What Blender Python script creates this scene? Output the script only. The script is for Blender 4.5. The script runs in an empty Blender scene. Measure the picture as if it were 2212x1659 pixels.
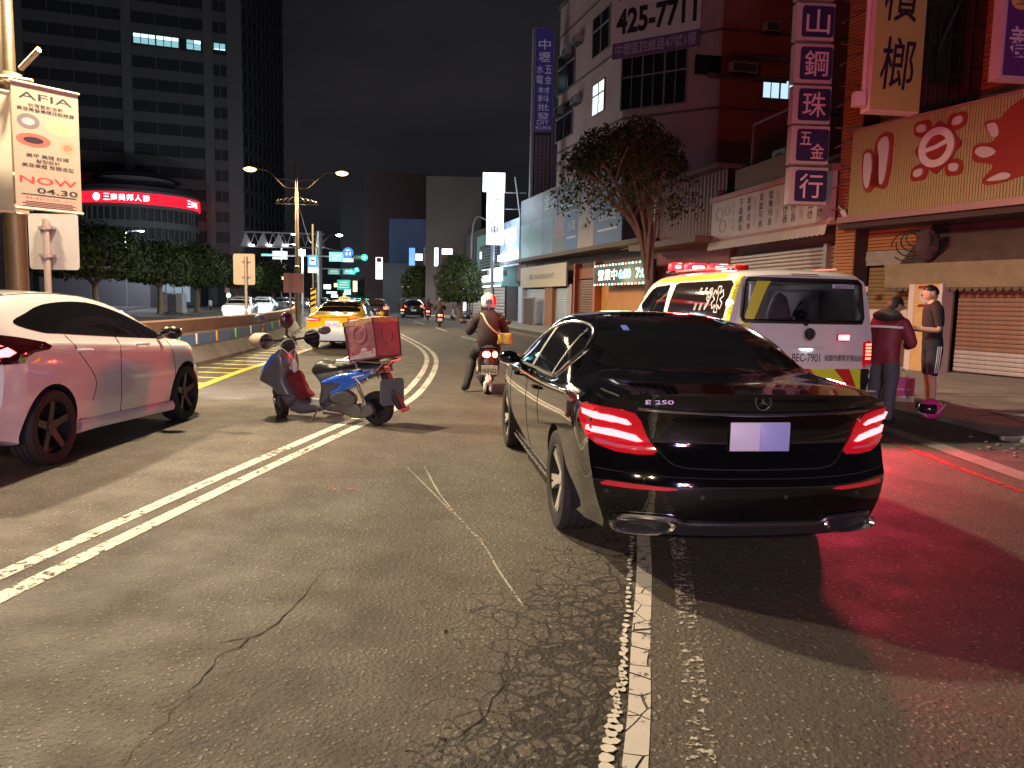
import bpy, bmesh, math, random
from math import sin, cos, pi, radians as R, atan2, hypot
from mathutils import Vector as V, Matrix, noise
from mathutils.bvhtree import BVHTree
from mathutils.geometry import delaunay_2d_cdt
random.seed(11)
sc = bpy.context.scene
C = sc.collection
# ------------------------------------------------------------------ camera
CAM_H, PITCH, ROLL = 1.52, R(6.1), .021
fw = V((0, cos(PITCH), -sin(PITCH))); rt0 = V((1, 0, 0)); up0 = rt0.cross(fw)
crt = cos(ROLL)*rt0 + sin(ROLL)*up0; cup = -sin(ROLL)*rt0 + cos(ROLL)*up0
camd = bpy.data.cameras.new('camera'); camd.sensor_width = 36; camd.lens = 1662/2212*36
camd.clip_start = .05; camd.clip_end = 3000
cam = bpy.data.objects.new('camera', camd); C.objects.link(cam)
m3 = Matrix((crt, cup, -fw)).transposed(); cam.matrix_world = Matrix.Translation((0, 0, CAM_H)) @ m3.to_4x4()
sc.camera = cam
# ------------------------------------------------------------------ night sky
w = bpy.data.worlds.new('World'); sc.world = w; w.use_nodes = True
nt = w.node_tree; nt.nodes.clear()
def wn(t, **k):
    n = nt.nodes.new(t)
    for a, b in k.items(): setattr(n, a, b)
    return n
out = wn('ShaderNodeOutputWorld'); add = wn('ShaderNodeAddShader'); b1 = wn('ShaderNodeBackground'); b2 = wn('ShaderNodeBackground')
sky = wn('ShaderNodeTexSky', sky_type='NISHITA'); sky.sun_disc = False; sky.sun_elevation = R(-8); sky.sun_rotation = R(200)
tc = wn('ShaderNodeTexCoord'); nz = wn('ShaderNodeTexNoise'); nz.inputs['Scale'].default_value = 2.2; nz.inputs['Detail'].default_value = 5
mp = wn('ShaderNodeMapping'); mp.inputs['Scale'].default_value = (1, 1, 2.6)
cr = wn('ShaderNodeValToRGB'); cr.color_ramp.elements[0].position = .36; cr.color_ramp.elements[0].color = (.0070, .0070, .0100, 1)
cr.color_ramp.elements[1].position = .72; cr.color_ramp.elements[1].color = (.0185, .0170, .0190, 1)
L = nt.links.new
L(tc.outputs['Generated'], mp.inputs['Vector']); L(mp.outputs[0], nz.inputs['Vector']); L(nz.outputs['Fac'], cr.inputs['Fac'])
L(sky.outputs[0], b1.inputs['Color']); b1.inputs['Strength'].default_value = .05
L(cr.outputs[0], b2.inputs['Color']); b2.inputs['Strength'].default_value = 1.0
L(b1.outputs[0], add.inputs[0]); L(b2.outputs[0], add.inputs[1]); L(add.outputs[0], out.inputs['Surface'])
vs = sc.view_settings; vs.view_transform = 'Standard'; vs.look = 'None'; vs.exposure = 0; vs.gamma = 1; vs.use_curve_mapping = False
sc.render.engine = 'CYCLES'
cy = sc.cycles; cy.use_denoising = True
try: cy.denoiser = 'OPENIMAGEDENOISE'
except Exception: pass
cy.max_bounces = 6; cy.diffuse_bounces = 3; cy.glossy_bounces = 4; cy.transmission_bounces = 4; cy.transparent_max_bounces = 16
cy.sample_clamp_indirect = 4; cy.sample_clamp_direct = 0; cy.caustics_reflective = False; cy.caustics_refractive = False; cy.blur_glossy = .5
# ------------------------------------------------------------------ where a pixel of the 2212 x 1659 photo copy meets the place
def ray(px, py): return fw + crt*((px-1106)/1662) - cup*((py-829.5)/1662)
def G(px, py, z=0.0):
    d = ray(px, py); t = (z-CAM_H)/d.z; return V((0, 0, CAM_H)) + d*t
def A(px, py, Y):
    d = ray(px, py); return V((0, 0, CAM_H)) + d*(Y/d.y)
class Frame:
    """a vertical plane in the street: origin o, direction u along it, n inward"""
    def __init__(s, o, head):
        s.o = V((o[0], o[1], 0)); s.u = V((sin(head), cos(head), 0)); s.n = V((s.u.y, -s.u.x, 0)); s.head = head
    def hit(s, px, py, t=0.0):
        d = ray(px, py); o = V((0, 0, CAM_H)); k = ((s.o + s.n*t - o).dot(s.n))/d.dot(s.n); p = o + d*k
        return (p-s.o).dot(s.u), p.z
    def at(s, a, z=0.0, t=0.0): return s.o + s.u*a + s.n*t + V((0, 0, z))
    def mat(s, a, z=0.0, t=0.0):
        """local x along -u (reads left to right seen from the road), y up, z towards the road"""
        x = -s.u; y = V((0, 0, 1)); zz = x.cross(y)
        return Matrix.Translation(s.at(a, z, t)) @ Matrix((x, y, zz)).transposed().to_4x4()
# ------------------------------------------------------------------ materials
def nd(nt, t, **k):
    n = nt.nodes.new(t)
    for a, b in k.items():
        if a in ('op',): n.operation = b
        else: setattr(n, a, b)
    return n
def newmat(name):
    m = bpy.data.materials.new(name); m.use_nodes = True; nt = m.node_tree; nt.nodes.clear()
    o = nt.nodes.new('ShaderNodeOutputMaterial'); p = nt.nodes.new('ShaderNodeBsdfPrincipled'); nt.links.new(p.outputs[0], o.inputs[0])
    return m, nt, p, o
MC = {}
def M(name, col, rough=.6, metal=0., coat=0., es=0., ecol=None, var=0., vs=6., bump=0., bs=40., spec=.5, alpha=1.):
    if name in MC: return MC[name]
    m, nt, p, o = newmat(name); L = nt.links.new
    c4 = (*col, 1)
    p.inputs['Base Color'].default_value = c4; p.inputs['Roughness'].default_value = rough; p.inputs['Metallic'].default_value = metal
    p.inputs['Specular IOR Level'].default_value = spec
    if coat: p.inputs['Coat Weight'].default_value = coat; p.inputs['Coat Roughness'].default_value = .03
    if es: p.inputs['Emission Color'].default_value = (*(ecol or col), 1); p.inputs['Emission Strength'].default_value = es
    if var or bump:
        tc = nd(nt, 'ShaderNodeTexCoord')
    if var:
        n = nd(nt, 'ShaderNodeTexNoise'); n.inputs['Scale'].default_value = vs; n.inputs['Detail'].default_value = 6; n.inputs['Roughness'].default_value = .65
        L(tc.outputs['Object'], n.inputs['Vector'])
        r = nd(nt, 'ShaderNodeMapRange'); r.inputs[1].default_value = .25; r.inputs[2].default_value = .75
        r.inputs[3].default_value = 1-var; r.inputs[4].default_value = 1+var*.6; L(n.outputs['Fac'], r.inputs[0])
        mx = nd(nt, 'ShaderNodeMix', data_type='RGBA', blend_type='MULTIPLY'); mx.inputs[0].default_value = 1; mx.inputs[6].default_value = c4
        L(r.outputs[0], mx.inputs[7]); L(mx.outputs[2], p.inputs['Base Color'])
        r2 = nd(nt, 'ShaderNodeMapRange'); r2.inputs[3].default_value = max(.02, rough-var*.25); r2.inputs[4].default_value = min(1, rough+var*.25); L(n.outputs['Fac'], r2.inputs[0]); L(r2.outputs[0], p.inputs['Roughness'])
    if bump:
        n2 = nd(nt, 'ShaderNodeTexNoise'); n2.inputs['Scale'].default_value = bs; n2.inputs['Detail'].default_value = 4; L(tc.outputs['Object'], n2.inputs['Vector'])
        b = nd(nt, 'ShaderNodeBump'); b.inputs['Strength'].default_value = bump; b.inputs['Distance'].default_value = .02; L(n2.outputs['Fac'], b.inputs['Height']); L(b.outputs[0], p.inputs['Normal'])
    MC[name] = m; return m
def EM(name, col, s):
    if name in MC: return MC[name]
    m, nt, p, o = newmat(name); p.inputs['Base Color'].default_value = (*[min(.8, c) for c in col], 1); p.inputs['Roughness'].default_value = .3
    p.inputs['Emission Color'].default_value = (*col, 1); p.inputs['Emission Strength'].default_value = s; MC[name] = m; return m
def glass(name, tint, refl=1.0, rough=.02):
    if name in MC: return MC[name]
    m, nt, p, o = newmat(name); L = nt.links.new
    t = nd(nt, 'ShaderNodeBsdfTransparent'); t.inputs[0].default_value = (*tint, 1); g = nd(nt, 'ShaderNodeBsdfGlossy'); g.inputs['Roughness'].default_value = rough
    lw = nd(nt, 'ShaderNodeLayerWeight'); lw.inputs[0].default_value = .5; pw = nd(nt, 'ShaderNodeMath', operation='POWER'); L(lw.outputs['Facing'], pw.inputs[0]); pw.inputs[1].default_value = 3.2; f = nd(nt, 'ShaderNodeMath', operation='MULTIPLY_ADD'); L(pw.outputs[0], f.inputs[0]); f.inputs[1].default_value = .8; f.inputs[2].default_value = .05; x = nd(nt, 'ShaderNodeMixShader'); L(f.outputs[0], x.inputs[0]); L(t.outputs[0], x.inputs[1]); L(g.outputs[0], x.inputs[2]); L(x.outputs[0], o.inputs[0])
    MC[name] = m; return m
# ------------------------------------------------------------------ mesh builder
def frame_m(loc=(0, 0, 0), rz=0., rx=0., ry=0., s=1.):
    return Matrix.Translation(loc) @ Matrix.Rotation(rz, 4, 'Z') @ Matrix.Rotation(ry, 4, 'Y') @ Matrix.Rotation(rx, 4, 'X') @ Matrix.Scale(s, 4)
class MB:
    def __init__(s, T=None): s.v = []; s.f = []; s.m = []; s.T = T
    def add(s, vs, fs, mi=0, T=None):
        o = len(s.v)
        for p in vs:
            p = V(p)
            if T is not None: p = T @ p
            if s.T is not None: p = s.T @ p
            s.v.append(p)
        for f in fs: s.f.append([i+o for i in f]); s.m.append(mi)
        return s
    def addmesh(s, me, mi=0, T=None): return s.add([v.co for v in me.vertices], [list(p.vertices) for p in me.polygons], mi, T)
    def box(s, c, d, mi=0, T=None, bev=0., seg=2):
        x, y, z = d[0]/2, d[1]/2, d[2]/2; cx, cy_, cz = c
        vs = [(cx+a*x, cy_+b*y, cz+e*z) for a in (-1, 1) for b in (-1, 1) for e in (-1, 1)]
        fs = [(0, 1, 3, 2), (4, 6, 7, 5), (0, 4, 5, 1), (2, 3, 7, 6), (0, 2, 6, 4), (1, 5, 7, 3)]
        if bev:
            bm = bmesh.new(); bv = [bm.verts.new(p) for p in vs]
            for f in fs: bm.faces.new([bv[i] for i in f])
            bmesh.ops.bevel(bm, geom=bm.edges[:], offset=bev, segments=seg, affect='EDGES', profile=.5); bm.verts.index_update()
            vs = [v.co.copy() for v in bm.verts]; fs = [[v.index for v in f.verts] for f in bm.faces]; bm.free()
        return s.add(vs, fs, mi, T)
    def cyl(s, p0, p1, r0, r1=None, n=14, mi=0, T=None, caps=True): return s.tube([p0, p1], [r0, r0 if r1 is None else r1], n, mi, T, caps)
    def tube(s, pts, r, n=8, mi=0, T=None, caps=True):
        pts = [V(p) for p in pts]; k = len(pts); rs = r if isinstance(r, (list, tuple)) else [r]*k
        t0 = (pts[1]-pts[0]).normalized(); a = t0.orthogonal().normalized(); vs = []; fs = []
        for i, p in enumerate(pts):
            t = ((pts[min(i+1, k-1)]-pts[max(i-1, 0)])).normalized(); a = (a - t*a.dot(t))
            a = a.normalized() if a.length > 1e-6 else t.orthogonal().normalized()
            b = t.cross(a)
            for j in range(n): q = 2*pi*j/n; vs.append(p + (a*cos(q)+b*sin(q))*rs[i])
        for i in range(k-1):
            for j in range(n): fs.append((i*n+j, i*n+(j+1) % n, (i+1)*n+(j+1) % n, (i+1)*n+j))
        if caps: fs.append(tuple(range(n-1, -1, -1))); fs.append(tuple((k-1)*n+j for j in range(n)))
        return s.add(vs, fs, mi, T)
    def lathe(s, prof, n=24, mi=0, T=None):
        """profile of (radius, height) about z"""
        k = len(prof); vs = [(r*cos(2*pi*j/n), r*sin(2*pi*j/n), z) for r, z in prof for j in range(n)]
        fs = [(i*n+j, i*n+(j+1) % n, (i+1)*n+(j+1) % n, (i+1)*n+j) for i in range(k-1) for j in range(n)]
        return s.add(vs, fs, mi, T)
    def prism(s, poly, z0, z1, mi=0, T=None):
        """polygon in local xy, extruded along local z"""
        n = len(poly); vs = [(p[0], p[1], z0) for p in poly] + [(p[0], p[1], z1) for p in poly]
        fs = [tuple(range(n-1, -1, -1)), tuple(range(n, 2*n))] + [(i, (i+1) % n, n+(i+1) % n, n+i) for i in range(n)]
        return s.add(vs, fs, mi, T)
    def ball(s, c, r, nu=16, nv=10, mi=0, T=None, fn=None):
        r = (r, r, r) if not isinstance(r, (tuple, list)) else r; vs = []; fs = []
        for i in range(nv+1):
            th = pi*i/nv
            for j in range(nu):
                ph = 2*pi*j/nu; d = V((sin(th)*cos(ph), sin(th)*sin(ph), cos(th)))
                if fn: d = fn(d)
                vs.append((c[0]+d.x*r[0], c[1]+d.y*r[1], c[2]+d.z*r[2]))
        for i in range(nv):
            for j in range(nu): fs.append((i*nu+j, (i+1)*nu+j, (i+1)*nu+(j+1) % nu, i*nu+(j+1) % nu))
        return s.add(vs, fs, mi, T)
    def grid(s, fn, nu, nv, mi=0, T=None):
        vs = [fn(i/nu, j/nv) for i in range(nu+1) for j in range(nv+1)]
        return s.add(vs, [(i*(nv+1)+j, (i+1)*(nv+1)+j, (i+1)*(nv+1)+j+1, i*(nv+1)+j+1) for i in range(nu) for j in range(nv)], mi, T)
    def pillow(s, poly, W, rd, mi=0, T=None, sp=None, edge=.3):
        """side outline (x, z) blown up to half width W(x, z) with edges rounded over rd; thickness along y"""
        sp = sp or rd*.6; pts, tris, nb = tess(poly, sp); Wf = W if callable(W) else (lambda x, z: W)
        def dist(p):
            d = 9e9
            for i in range(len(poly)):
                a = V(poly[i]); b = V(poly[(i+1) % len(poly)]); ab = b-a; t = max(0, min(1, (p-a).dot(ab)/max(ab.length_squared, 1e-12))); d = min(d, (p-a-ab*t).length)
            return d
        vs = []; n = len(pts)
        for sg in (1, -1):
            for i, p in enumerate(pts):
                q = min(1, dist(V(p))/rd); h = Wf(p[0], p[1])*(edge + (1-edge)*math.sqrt(max(0, 1-(1-q)**2)))
                vs.append((p[0], sg*h, p[1]))
        fs = [tuple(t) for t in tris] + [tuple(i+n for i in reversed(t)) for t in tris]
        fs += [(nb[i], nb[(i+1) % len(nb)], nb[(i+1) % len(nb)]+n, nb[i]+n) for i in range(len(nb))]
        return s.add(vs, fs, mi, T)
    def mesh(s, name, mats, smooth=35):
        me = bpy.data.meshes.new(name); me.from_pydata([tuple(p) for p in s.v], [], s.f)
        for m in (mats if isinstance(mats, (list, tuple)) else [mats]): me.materials.append(m)
        me.polygons.foreach_set('material_index', s.m)
        bm = bmesh.new(); bm.from_mesh(me); bmesh.ops.recalc_face_normals(bm, faces=bm.faces[:]); bm.to_mesh(me); bm.free()
        if smooth:
            me.polygons.foreach_set('use_smooth', [True]*len(me.polygons)); me.set_sharp_from_angle(angle=R(smooth))
        me.update(); return me
    def islands(s):
        p = list(range(len(s.v)))
        def f(i):
            while p[i] != i: p[i] = p[p[i]]; i = p[i]
            return i
        for q in s.f:
            a = f(q[0])
            for k in q[1:]: p[f(k)] = a
        g = {}
        for i, q in enumerate(s.f): g.setdefault(f(q[0]), []).append(i)
        return list(g.values())
    def build(s, name, mats, parent=None, smooth=35):
        if name in ('window_pillar', 'shut_line', 'handle', 'inlay', 'side_stripe', 'roof_channel', 'livery_band', 'bracket_arm'):
            T0 = s.T; s.T = None; r = None
            for isl in s.islands():
                b = MB(); mp = {}
                for i in isl:
                    for k in s.f[i]:
                        if k not in mp: mp[k] = len(b.v); b.v.append(s.v[k])
                    b.f.append([mp[k] for k in s.f[i]]); b.m.append(s.m[i])
                r = link(name, b.mesh(name, mats, smooth), parent)
            return r
        return link(name, s.mesh(name, mats, smooth), parent)
def link(name, me, parent=None):
    o = bpy.data.objects.new(name, me); C.objects.link(o)
    if parent is not None: o.parent = parent
    return o
def resample(poly, sp):
    o = []
    for i in range(len(poly)):
        a = V(poly[i][:2]); b = V(poly[(i+1) % len(poly)][:2]); k = max(1, round((b-a).length/sp))
        for j in range(k): o.append(a.lerp(b, j/k))
    return o
def inside(p, poly):
    c = False; n = len(poly)
    for i in range(n):
        a = poly[i]; b = poly[i-1]
        if (a[1] > p[1]) != (b[1] > p[1]) and p[0] < (b[0]-a[0])*(p[1]-a[1])/(b[1]-a[1])+a[0]: c = not c
    return c
def tess(poly, sp):
    bd = resample(poly, sp); n = len(bd); xs = [p[0] for p in bd]; ys = [p[1] for p in bd]; pts = list(bd)
    y = min(ys)+sp*.5
    k = 0
    while y < max(ys):
        x = min(xs)+sp*(.5 if k % 2 else .0)
        while x < max(xs):
            p = V((x, y))
            if inside(p, bd) and min((p-q).length_squared for q in bd) > (sp*.45)**2: pts.append(p)
            x += sp
        y += sp*.866; k += 1
    r = delaunay_2d_cdt(pts, [(i, (i+1) % n) for i in range(n)], [list(range(n))], 1, 1e-6)
    mp = {}
    for i, o in enumerate(r[3]):
        for q in o: mp[q] = i
    return [V(p) for p in r[0]], [list(f) for f in r[2]], [mp[i] for i in range(n)]
def spline(pts, k, closed=False):
    """Catmull-Rom through points"""
    pts = [V(p) for p in pts]; n = len(pts); o = []
    for i in range(n if closed else n-1):
        p0 = pts[(i-1) % n] if closed or i else pts[0]*2-pts[1]; p1 = pts[i]; p2 = pts[(i+1) % n]
        p3 = pts[(i+2) % n] if closed or i+2 < n else pts[-1]*2-pts[-2]
        for j in range(k):
            t = j/k; o.append(.5*((2*p1)+(p2-p0)*t+(2*p0-5*p1+4*p2-p3)*t*t+(3*p1-p0-3*p2+p3)*t**3))
    if not closed: o.append(pts[-1].copy())
    return o
def pchip(xs, ys):
    n = len(xs); h = [xs[i+1]-xs[i] for i in range(n-1)]; d = [(ys[i+1]-ys[i])/h[i] for i in range(n-1)]; m = [0.]*n
    m[0] = d[0]; m[-1] = d[-1]
    for i in range(1, n-1): m[i] = 0 if d[i-1]*d[i] <= 0 else 3*(h[i-1]+h[i])/((2*h[i]+h[i-1])/d[i-1]+(h[i]+2*h[i-1])/d[i])
    def f(x):
        if x <= xs[0]: return ys[0]
        if x >= xs[-1]: return ys[-1]
        i = max(j for j in range(n-1) if xs[j] <= x); t = (x-xs[i])/h[i]
        return (1+2*t)*(1-t)**2*ys[i]+t*(1-t)**2*h[i]*m[i]+t*t*(3-2*t)*ys[i+1]+t*t*(t-1)*h[i]*m[i+1]
    return f
# ------------------------------------------------------------------ things, parts, copies
def tag(o, label=None, cat=None, group=None, kind=None):
    if label: o['label'] = label
    if cat: o['category'] = cat
    if group: o['group'] = group
    if kind: o['kind'] = kind
    return o
def thing(name, label, cat, loc=(0, 0, 0), rz=0., group=None, rx=0., ry=0.):
    o = bpy.data.objects.new(name, None); C.objects.link(o); o.location = loc; o.rotation_euler = (rx, ry, rz); o.empty_display_size = .2
    return tag(o, label, cat, group)
def kids(o): return [c for c in KIDX.get(o.name, [])]
def copy_tree(o, parent=None):
    c = o.copy(); C.objects.link(c)
    if parent is not None: c.parent = parent
    for ch in [x for x in bpy.data.objects if x.parent == o]: copy_tree(ch, c)
    return c
def setpos(o, loc, rz=None, s=None):
    o.location = loc
    if rz is not None: o.rotation_euler.z = rz
    if s: o.scale = (s, s, s) if not isinstance(s, tuple) else s
    return o
# ------------------------------------------------------------------ lettering
TXT = {}
def textmesh(s, bold=0.):
    k = (s, bold)
    if k in TXT: return TXT[k]
    cu = bpy.data.curves.new('lettering', 'FONT'); cu.body = s; cu.offset = bold; cu.resolution_u = 3
    o = bpy.data.objects.new('lettering', cu); C.objects.link(o); dg = bpy.context.evaluated_depsgraph_get(); me = o.evaluated_get(dg).to_mesh()
    vs = [v.co.copy() for v in me.vertices]; fs = [list(p.vertices) for p in me.polygons]
    o.evaluated_get(dg).to_mesh_clear(); C.objects.unlink(o); bpy.data.objects.remove(o); bpy.data.curves.remove(cu)
    TXT[k] = (vs, fs); return TXT[k]
def put(mb, s, c, W, H, mi=0, T=None, bold=0.004, z=.004, slant=0., depth=0.):
    """fit text s into a W x H box centred at c in local xy, raised z"""
    if any(ord(ch) > 0x2e00 for ch in s): bold = min(bold, .006)
    vs, fs = textmesh(s, bold)
    if not vs: return
    x0 = min(v.x for v in vs); x1 = max(v.x for v in vs); y0 = min(v.y for v in vs); y1 = max(v.y for v in vs)
    q = [((v.x-(x0+x1)/2)/(x1-x0)*W + c[0] + slant*((v.y-(y0+y1)/2)/(y1-y0)*H), (v.y-(y0+y1)/2)/(y1-y0)*H + c[1], z) for v in vs]
    mb.add(q, fs, mi, T)
    if depth:
        # skirts of raised letters
        ed = {}
        for f in fs:
            for i in range(len(f)): a, b = f[i], f[(i+1) % len(f)]; ed[(min(a, b), max(a, b))] = ed.get((min(a, b), max(a, b)), 0)+1
        for (a, b), n in ed.items():
            if n == 1: mb.add([q[a], q[b], (q[b][0], q[b][1], z-depth), (q[a][0], q[a][1], z-depth)], [(0, 1, 2, 3)], mi, T)
def project(mb, bvh, poly, axis, sp=.04, off=.004, mi=0, depth=.01, far=6.):
    """lay a 2D outline onto a body: axis 'L'/'R' side (x,z), 'B' from behind (y,z), 'F' from the front (y,z), 'T' from above (x,y)"""
    pts, tris, nb = tess(poly, sp); vs = []; ok = []
    for p in pts:
        a, b = p[0], p[1]
        if axis == 'L': o, d = V((a, far, b)), V((0, -1, 0))
        elif axis == 'R': o, d = V((a, -far, b)), V((0, 1, 0))
        elif axis == 'B': o, d = V((-far-3, a, b)), V((1, 0, 0))
        elif axis == 'F': o, d = V((far+3, a, b)), V((-1, 0, 0))
        else: o, d = V((a, b, far)), V((0, 0, -1))
        h = bvh.ray_cast(o, d)
        if h[0] is None: vs.append(None)
        else:
            nn = h[1] if h[1].dot(d) < 0 else -h[1]; vs.append((h[0], nn))
    idx = {}; V2 = []
    for i, q in enumerate(vs):
        if q: idx[i] = len(V2); V2.append(q[0]+q[1]*off)
    n0 = len(V2); fs = [[idx[i] for i in t] for t in tris if all(vs[i] for i in t)]
    for j in range(len(nb)):
        a, b = nb[j], nb[(j+1) % len(nb)]
        if vs[a] and vs[b]:
            k = len(V2); V2.append(vs[a][0]-vs[a][1]*depth); V2.append(vs[b][0]-vs[b][1]*depth); fs.append([idx[a], idx[b], k+1, k])
    mb.add(V2, fs, mi); return mb
def surf(bvh, a, b, axis):
    if axis == 'B': h = bvh.ray_cast(V((-9, a, b)), V((1, 0, 0)))
    elif axis == 'L': h = bvh.ray_cast(V((a, 6, b)), V((0, -1, 0)))
    elif axis == 'R': h = bvh.ray_cast(V((a, -6, b)), V((0, 1, 0)))
    else: h = bvh.ray_cast(V((a, b, 6)), V((0, 0, -1)))
    return h
def surf_tube(mb, bvh, pts, axis, r, off=.0, n=6, mi=0):
    """a moulding that follows the body along a 2D line"""
    P = []
    for p in pts:
        h = surf(bvh, p[0], p[1], axis)
        if h[0] is not None: nn = h[1] if h[1].dot(V((-1, 0, 0)) if axis == 'B' else V((0, 1 if axis == 'L' else -1, 0)) if axis in 'LR' else V((0, 0, 1))) > 0 else -h[1]; P.append(h[0]+nn*off)
    if len(P) > 1: mb.tube(P, r, n, mi)
    return mb
def ribbon(pts, wd):
    """outline of a strip along 2D points"""
    pts = [V(p) for p in pts]; l = []; r = []
    for i, p in enumerate(pts):
        t = (pts[min(i+1, len(pts)-1)]-pts[max(i-1, 0)]).normalized(); n = V((-t.y, t.x)); l.append(p+n*wd/2); r.append(p-n*wd/2)
    return l + r[::-1]
def roundrect(x0, y0, x1, y1, r, k=4):
    o = []
    for cx, cy_, a in ((x1-r, y1-r, 0), (x0+r, y1-r, 90), (x0+r, y0+r, 180), (x1-r, y0+r, 270)):
        for i in range(k+1): q = R(a+90*i/k); o.append((cx+r*cos(q), cy_+r*sin(q)))
    return o
def boolean_cut(ob, cutters):
    for c in cutters:
        md = ob.modifiers.new('cut', 'BOOLEAN'); md.operation = 'DIFFERENCE'; md.object = c; md.solver = 'EXACT'; md.material_mode = 'TRANSFER'
    dg = bpy.context.evaluated_depsgraph_get(); me = bpy.data.meshes.new_from_object(ob.evaluated_get(dg)); ob.modifiers.clear(); old = ob.data; ob.data = me
    me.polygons.foreach_set('use_smooth', [True]*len(me.polygons)); me.set_sharp_from_angle(angle=R(32))
    for c in cutters: bpy.data.objects.remove(c)
    return ob
def lamp(name, loc, power, col, size=.25, kind='AREA', rot=None, spread=None, parent=None):
    l = bpy.data.lights.new(name, kind); l.energy = power; l.color = col
    if kind == 'AREA':
        l.shape = 'DISK'; l.size = size
        if spread: l.spread = spread
    else: l.shadow_soft_size = size
    o = bpy.data.objects.new(name, l); C.objects.link(o); o.location = loc
    if rot: o.rotation_euler = rot
    if parent is not None: o.parent = parent
    return o
# ------------------------------------------------------------------ the street lamps' own look (used by each post)
def road_material():
    m, nt, p, o = newmat('asphalt'); L = nt.links.new
    geo = nd(nt, 'ShaderNodeNewGeometry'); pos = geo.outputs['Position']
    def noise_(sc_, det=4, rough=.6, vec=None):
        n = nd(nt, 'ShaderNodeTexNoise'); n.inputs['Scale'].default_value = sc_; n.inputs['Detail'].default_value = det; n.inputs['Roughness'].default_value = rough; L(vec or pos, n.inputs['Vector']); return n.outputs['Fac']
    def mr(x, a, b, c, d, smooth=False):
        n = nd(nt, 'ShaderNodeMapRange'); n.interpolation_type = 'SMOOTHSTEP' if smooth else 'LINEAR'
        for i, v in enumerate((a, b, c, d)): n.inputs[i+1].default_value = v
        L(x, n.inputs[0]); return n.outputs[0]
    def mt(op, a, b=None, c=None):
        n = nd(nt, 'ShaderNodeMath', operation=op)
        for i, v in enumerate((a, b, c)):
            if v is None: continue
            if isinstance(v, (int, float)): n.inputs[i].default_value = v
            else: L(v, n.inputs[i])
        return n.outputs[0]
    def mixc(f, a, b, bt='MIX'):
        n = nd(nt, 'ShaderNodeMix', data_type='RGBA', blend_type=bt)
        if isinstance(f, (int, float)): n.inputs[0].default_value = f
        else: L(f, n.inputs[0])
        for i, v in ((6, a), (7, b)):
            if isinstance(v, tuple): n.inputs[i].default_value = (*v, 1)
            else: L(v, n.inputs[i])
        return n.outputs[2]
    # stones of the mix
    v1 = nd(nt, 'ShaderNodeTexVoronoi'); v1.inputs['Scale'].default_value = 48; L(pos, v1.inputs['Vector'])
    sp = nd(nt, 'ShaderNodeSeparateColor'); L(v1.outputs['Color'], sp.inputs[0])
    v2 = nd(nt, 'ShaderNodeTexVoronoi'); v2.inputs['Scale'].default_value = 150; L(pos, v2.inputs['Vector'])
    sp2 = nd(nt, 'ShaderNodeSeparateColor'); L(v2.outputs['Color'], sp2.inputs[0])
    big = noise_(.35, 5); mid = noise_(2.3, 5); fine = noise_(210, 3)
    base = mixc(mr(big, .35, .65, 0, 1), (.060, .051, .041), (.094, .081, .065))
    base = mixc(mr(mid, .3, .7, 0, .35), base, (.045, .041, .037))
    st = mt('MULTIPLY', mr(sp.outputs[0], .70, .95, 0, 1), mr(v1.outputs['Distance'], .42, .30, 0, 1))
    base = mixc(mt('MULTIPLY', st, .85), base, (.30, .27, .23))
    st2 = mt('MULTIPLY', mr(sp2.outputs[1], .62, .9, 0, 1), mr(v2.outputs['Distance'], .5, .3, 0, 1))
    base = mixc(mt('MULTIPLY', st2, .7), base, (.20, .18, .155))
    dk = mt('MULTIPLY', mr(sp.outputs[1], .80, .95, 0, 1), mr(v1.outputs['Distance'], .55, .3, 0, 1))
    base = mixc(mt('MULTIPLY', dk, .8), base, (.016, .015, .014))
    mpg = nd(nt, 'ShaderNodeMapping'); mpg.inputs['Scale'].default_value = (1.1, .10, 1); mpg.inputs['Rotation'].default_value = (0, 0, .06); L(pos, mpg.inputs['Vector']); trk = noise_(1.0, 3, .5, mpg.outputs[0])
    base = mixc(mr(trk, .42, .66, 0, .42), base, (.030, .028, .026))
    # crazed strip along the worn lane line: distance left of that line
    xyz = nd(nt, 'ShaderNodeSeparateXYZ'); L(pos, xyz.inputs[0]); X, Y = xyz.outputs[0], xyz.outputs[1]
    dl = mt('SUBTRACT', mt('ADD', .035, mt('MULTIPLY', Y, .166)), X)      # metres to the left of the line
    m1 = mt('MULTIPLY', mr(dl, -.03, .02, 0, 1), mr(mt('ADD', dl, mt('MULTIPLY', mt('SUBTRACT', mid, .5), 1.1)), .25, .95, 1, 0, True))
    m1 = mt('MULTIPLY', m1, mr(mt('ADD', Y, mt('MULTIPLY', mt('SUBTRACT', big, .5), 2.)), 3.4, 5.4, 1, .12, True))
    warpn = nd(nt, 'ShaderNodeTexNoise'); warpn.inputs['Scale'].default_value = 9; warpn.inputs['Detail'].default_value = 4; L(pos, warpn.inputs['Vector'])
    vm = nd(nt, 'ShaderNodeVectorMath', operation='MULTIPLY_ADD'); L(warpn.outputs['Color'], vm.inputs[0]); vm.inputs[1].default_value = (.12, .12, 0); L(pos, vm.inputs[2])
    flat = nd(nt, 'ShaderNodeVectorMath', operation='MULTIPLY'); L(vm.outputs[0], flat.inputs[0]); flat.inputs[1].default_value = (1, 1, 0)
    def cracks(scale, wd):
        v = nd(nt, 'ShaderNodeTexVoronoi', feature='DISTANCE_TO_EDGE'); v.inputs['Scale'].default_value = scale; L(flat.outputs[0], v.inputs['Vector']); return v.outputs['Distance']
    c1 = cracks(6.5, 0); c2 = cracks(15, 0)
    wd = mr(m1, .1, 1, .004, .075)
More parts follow.
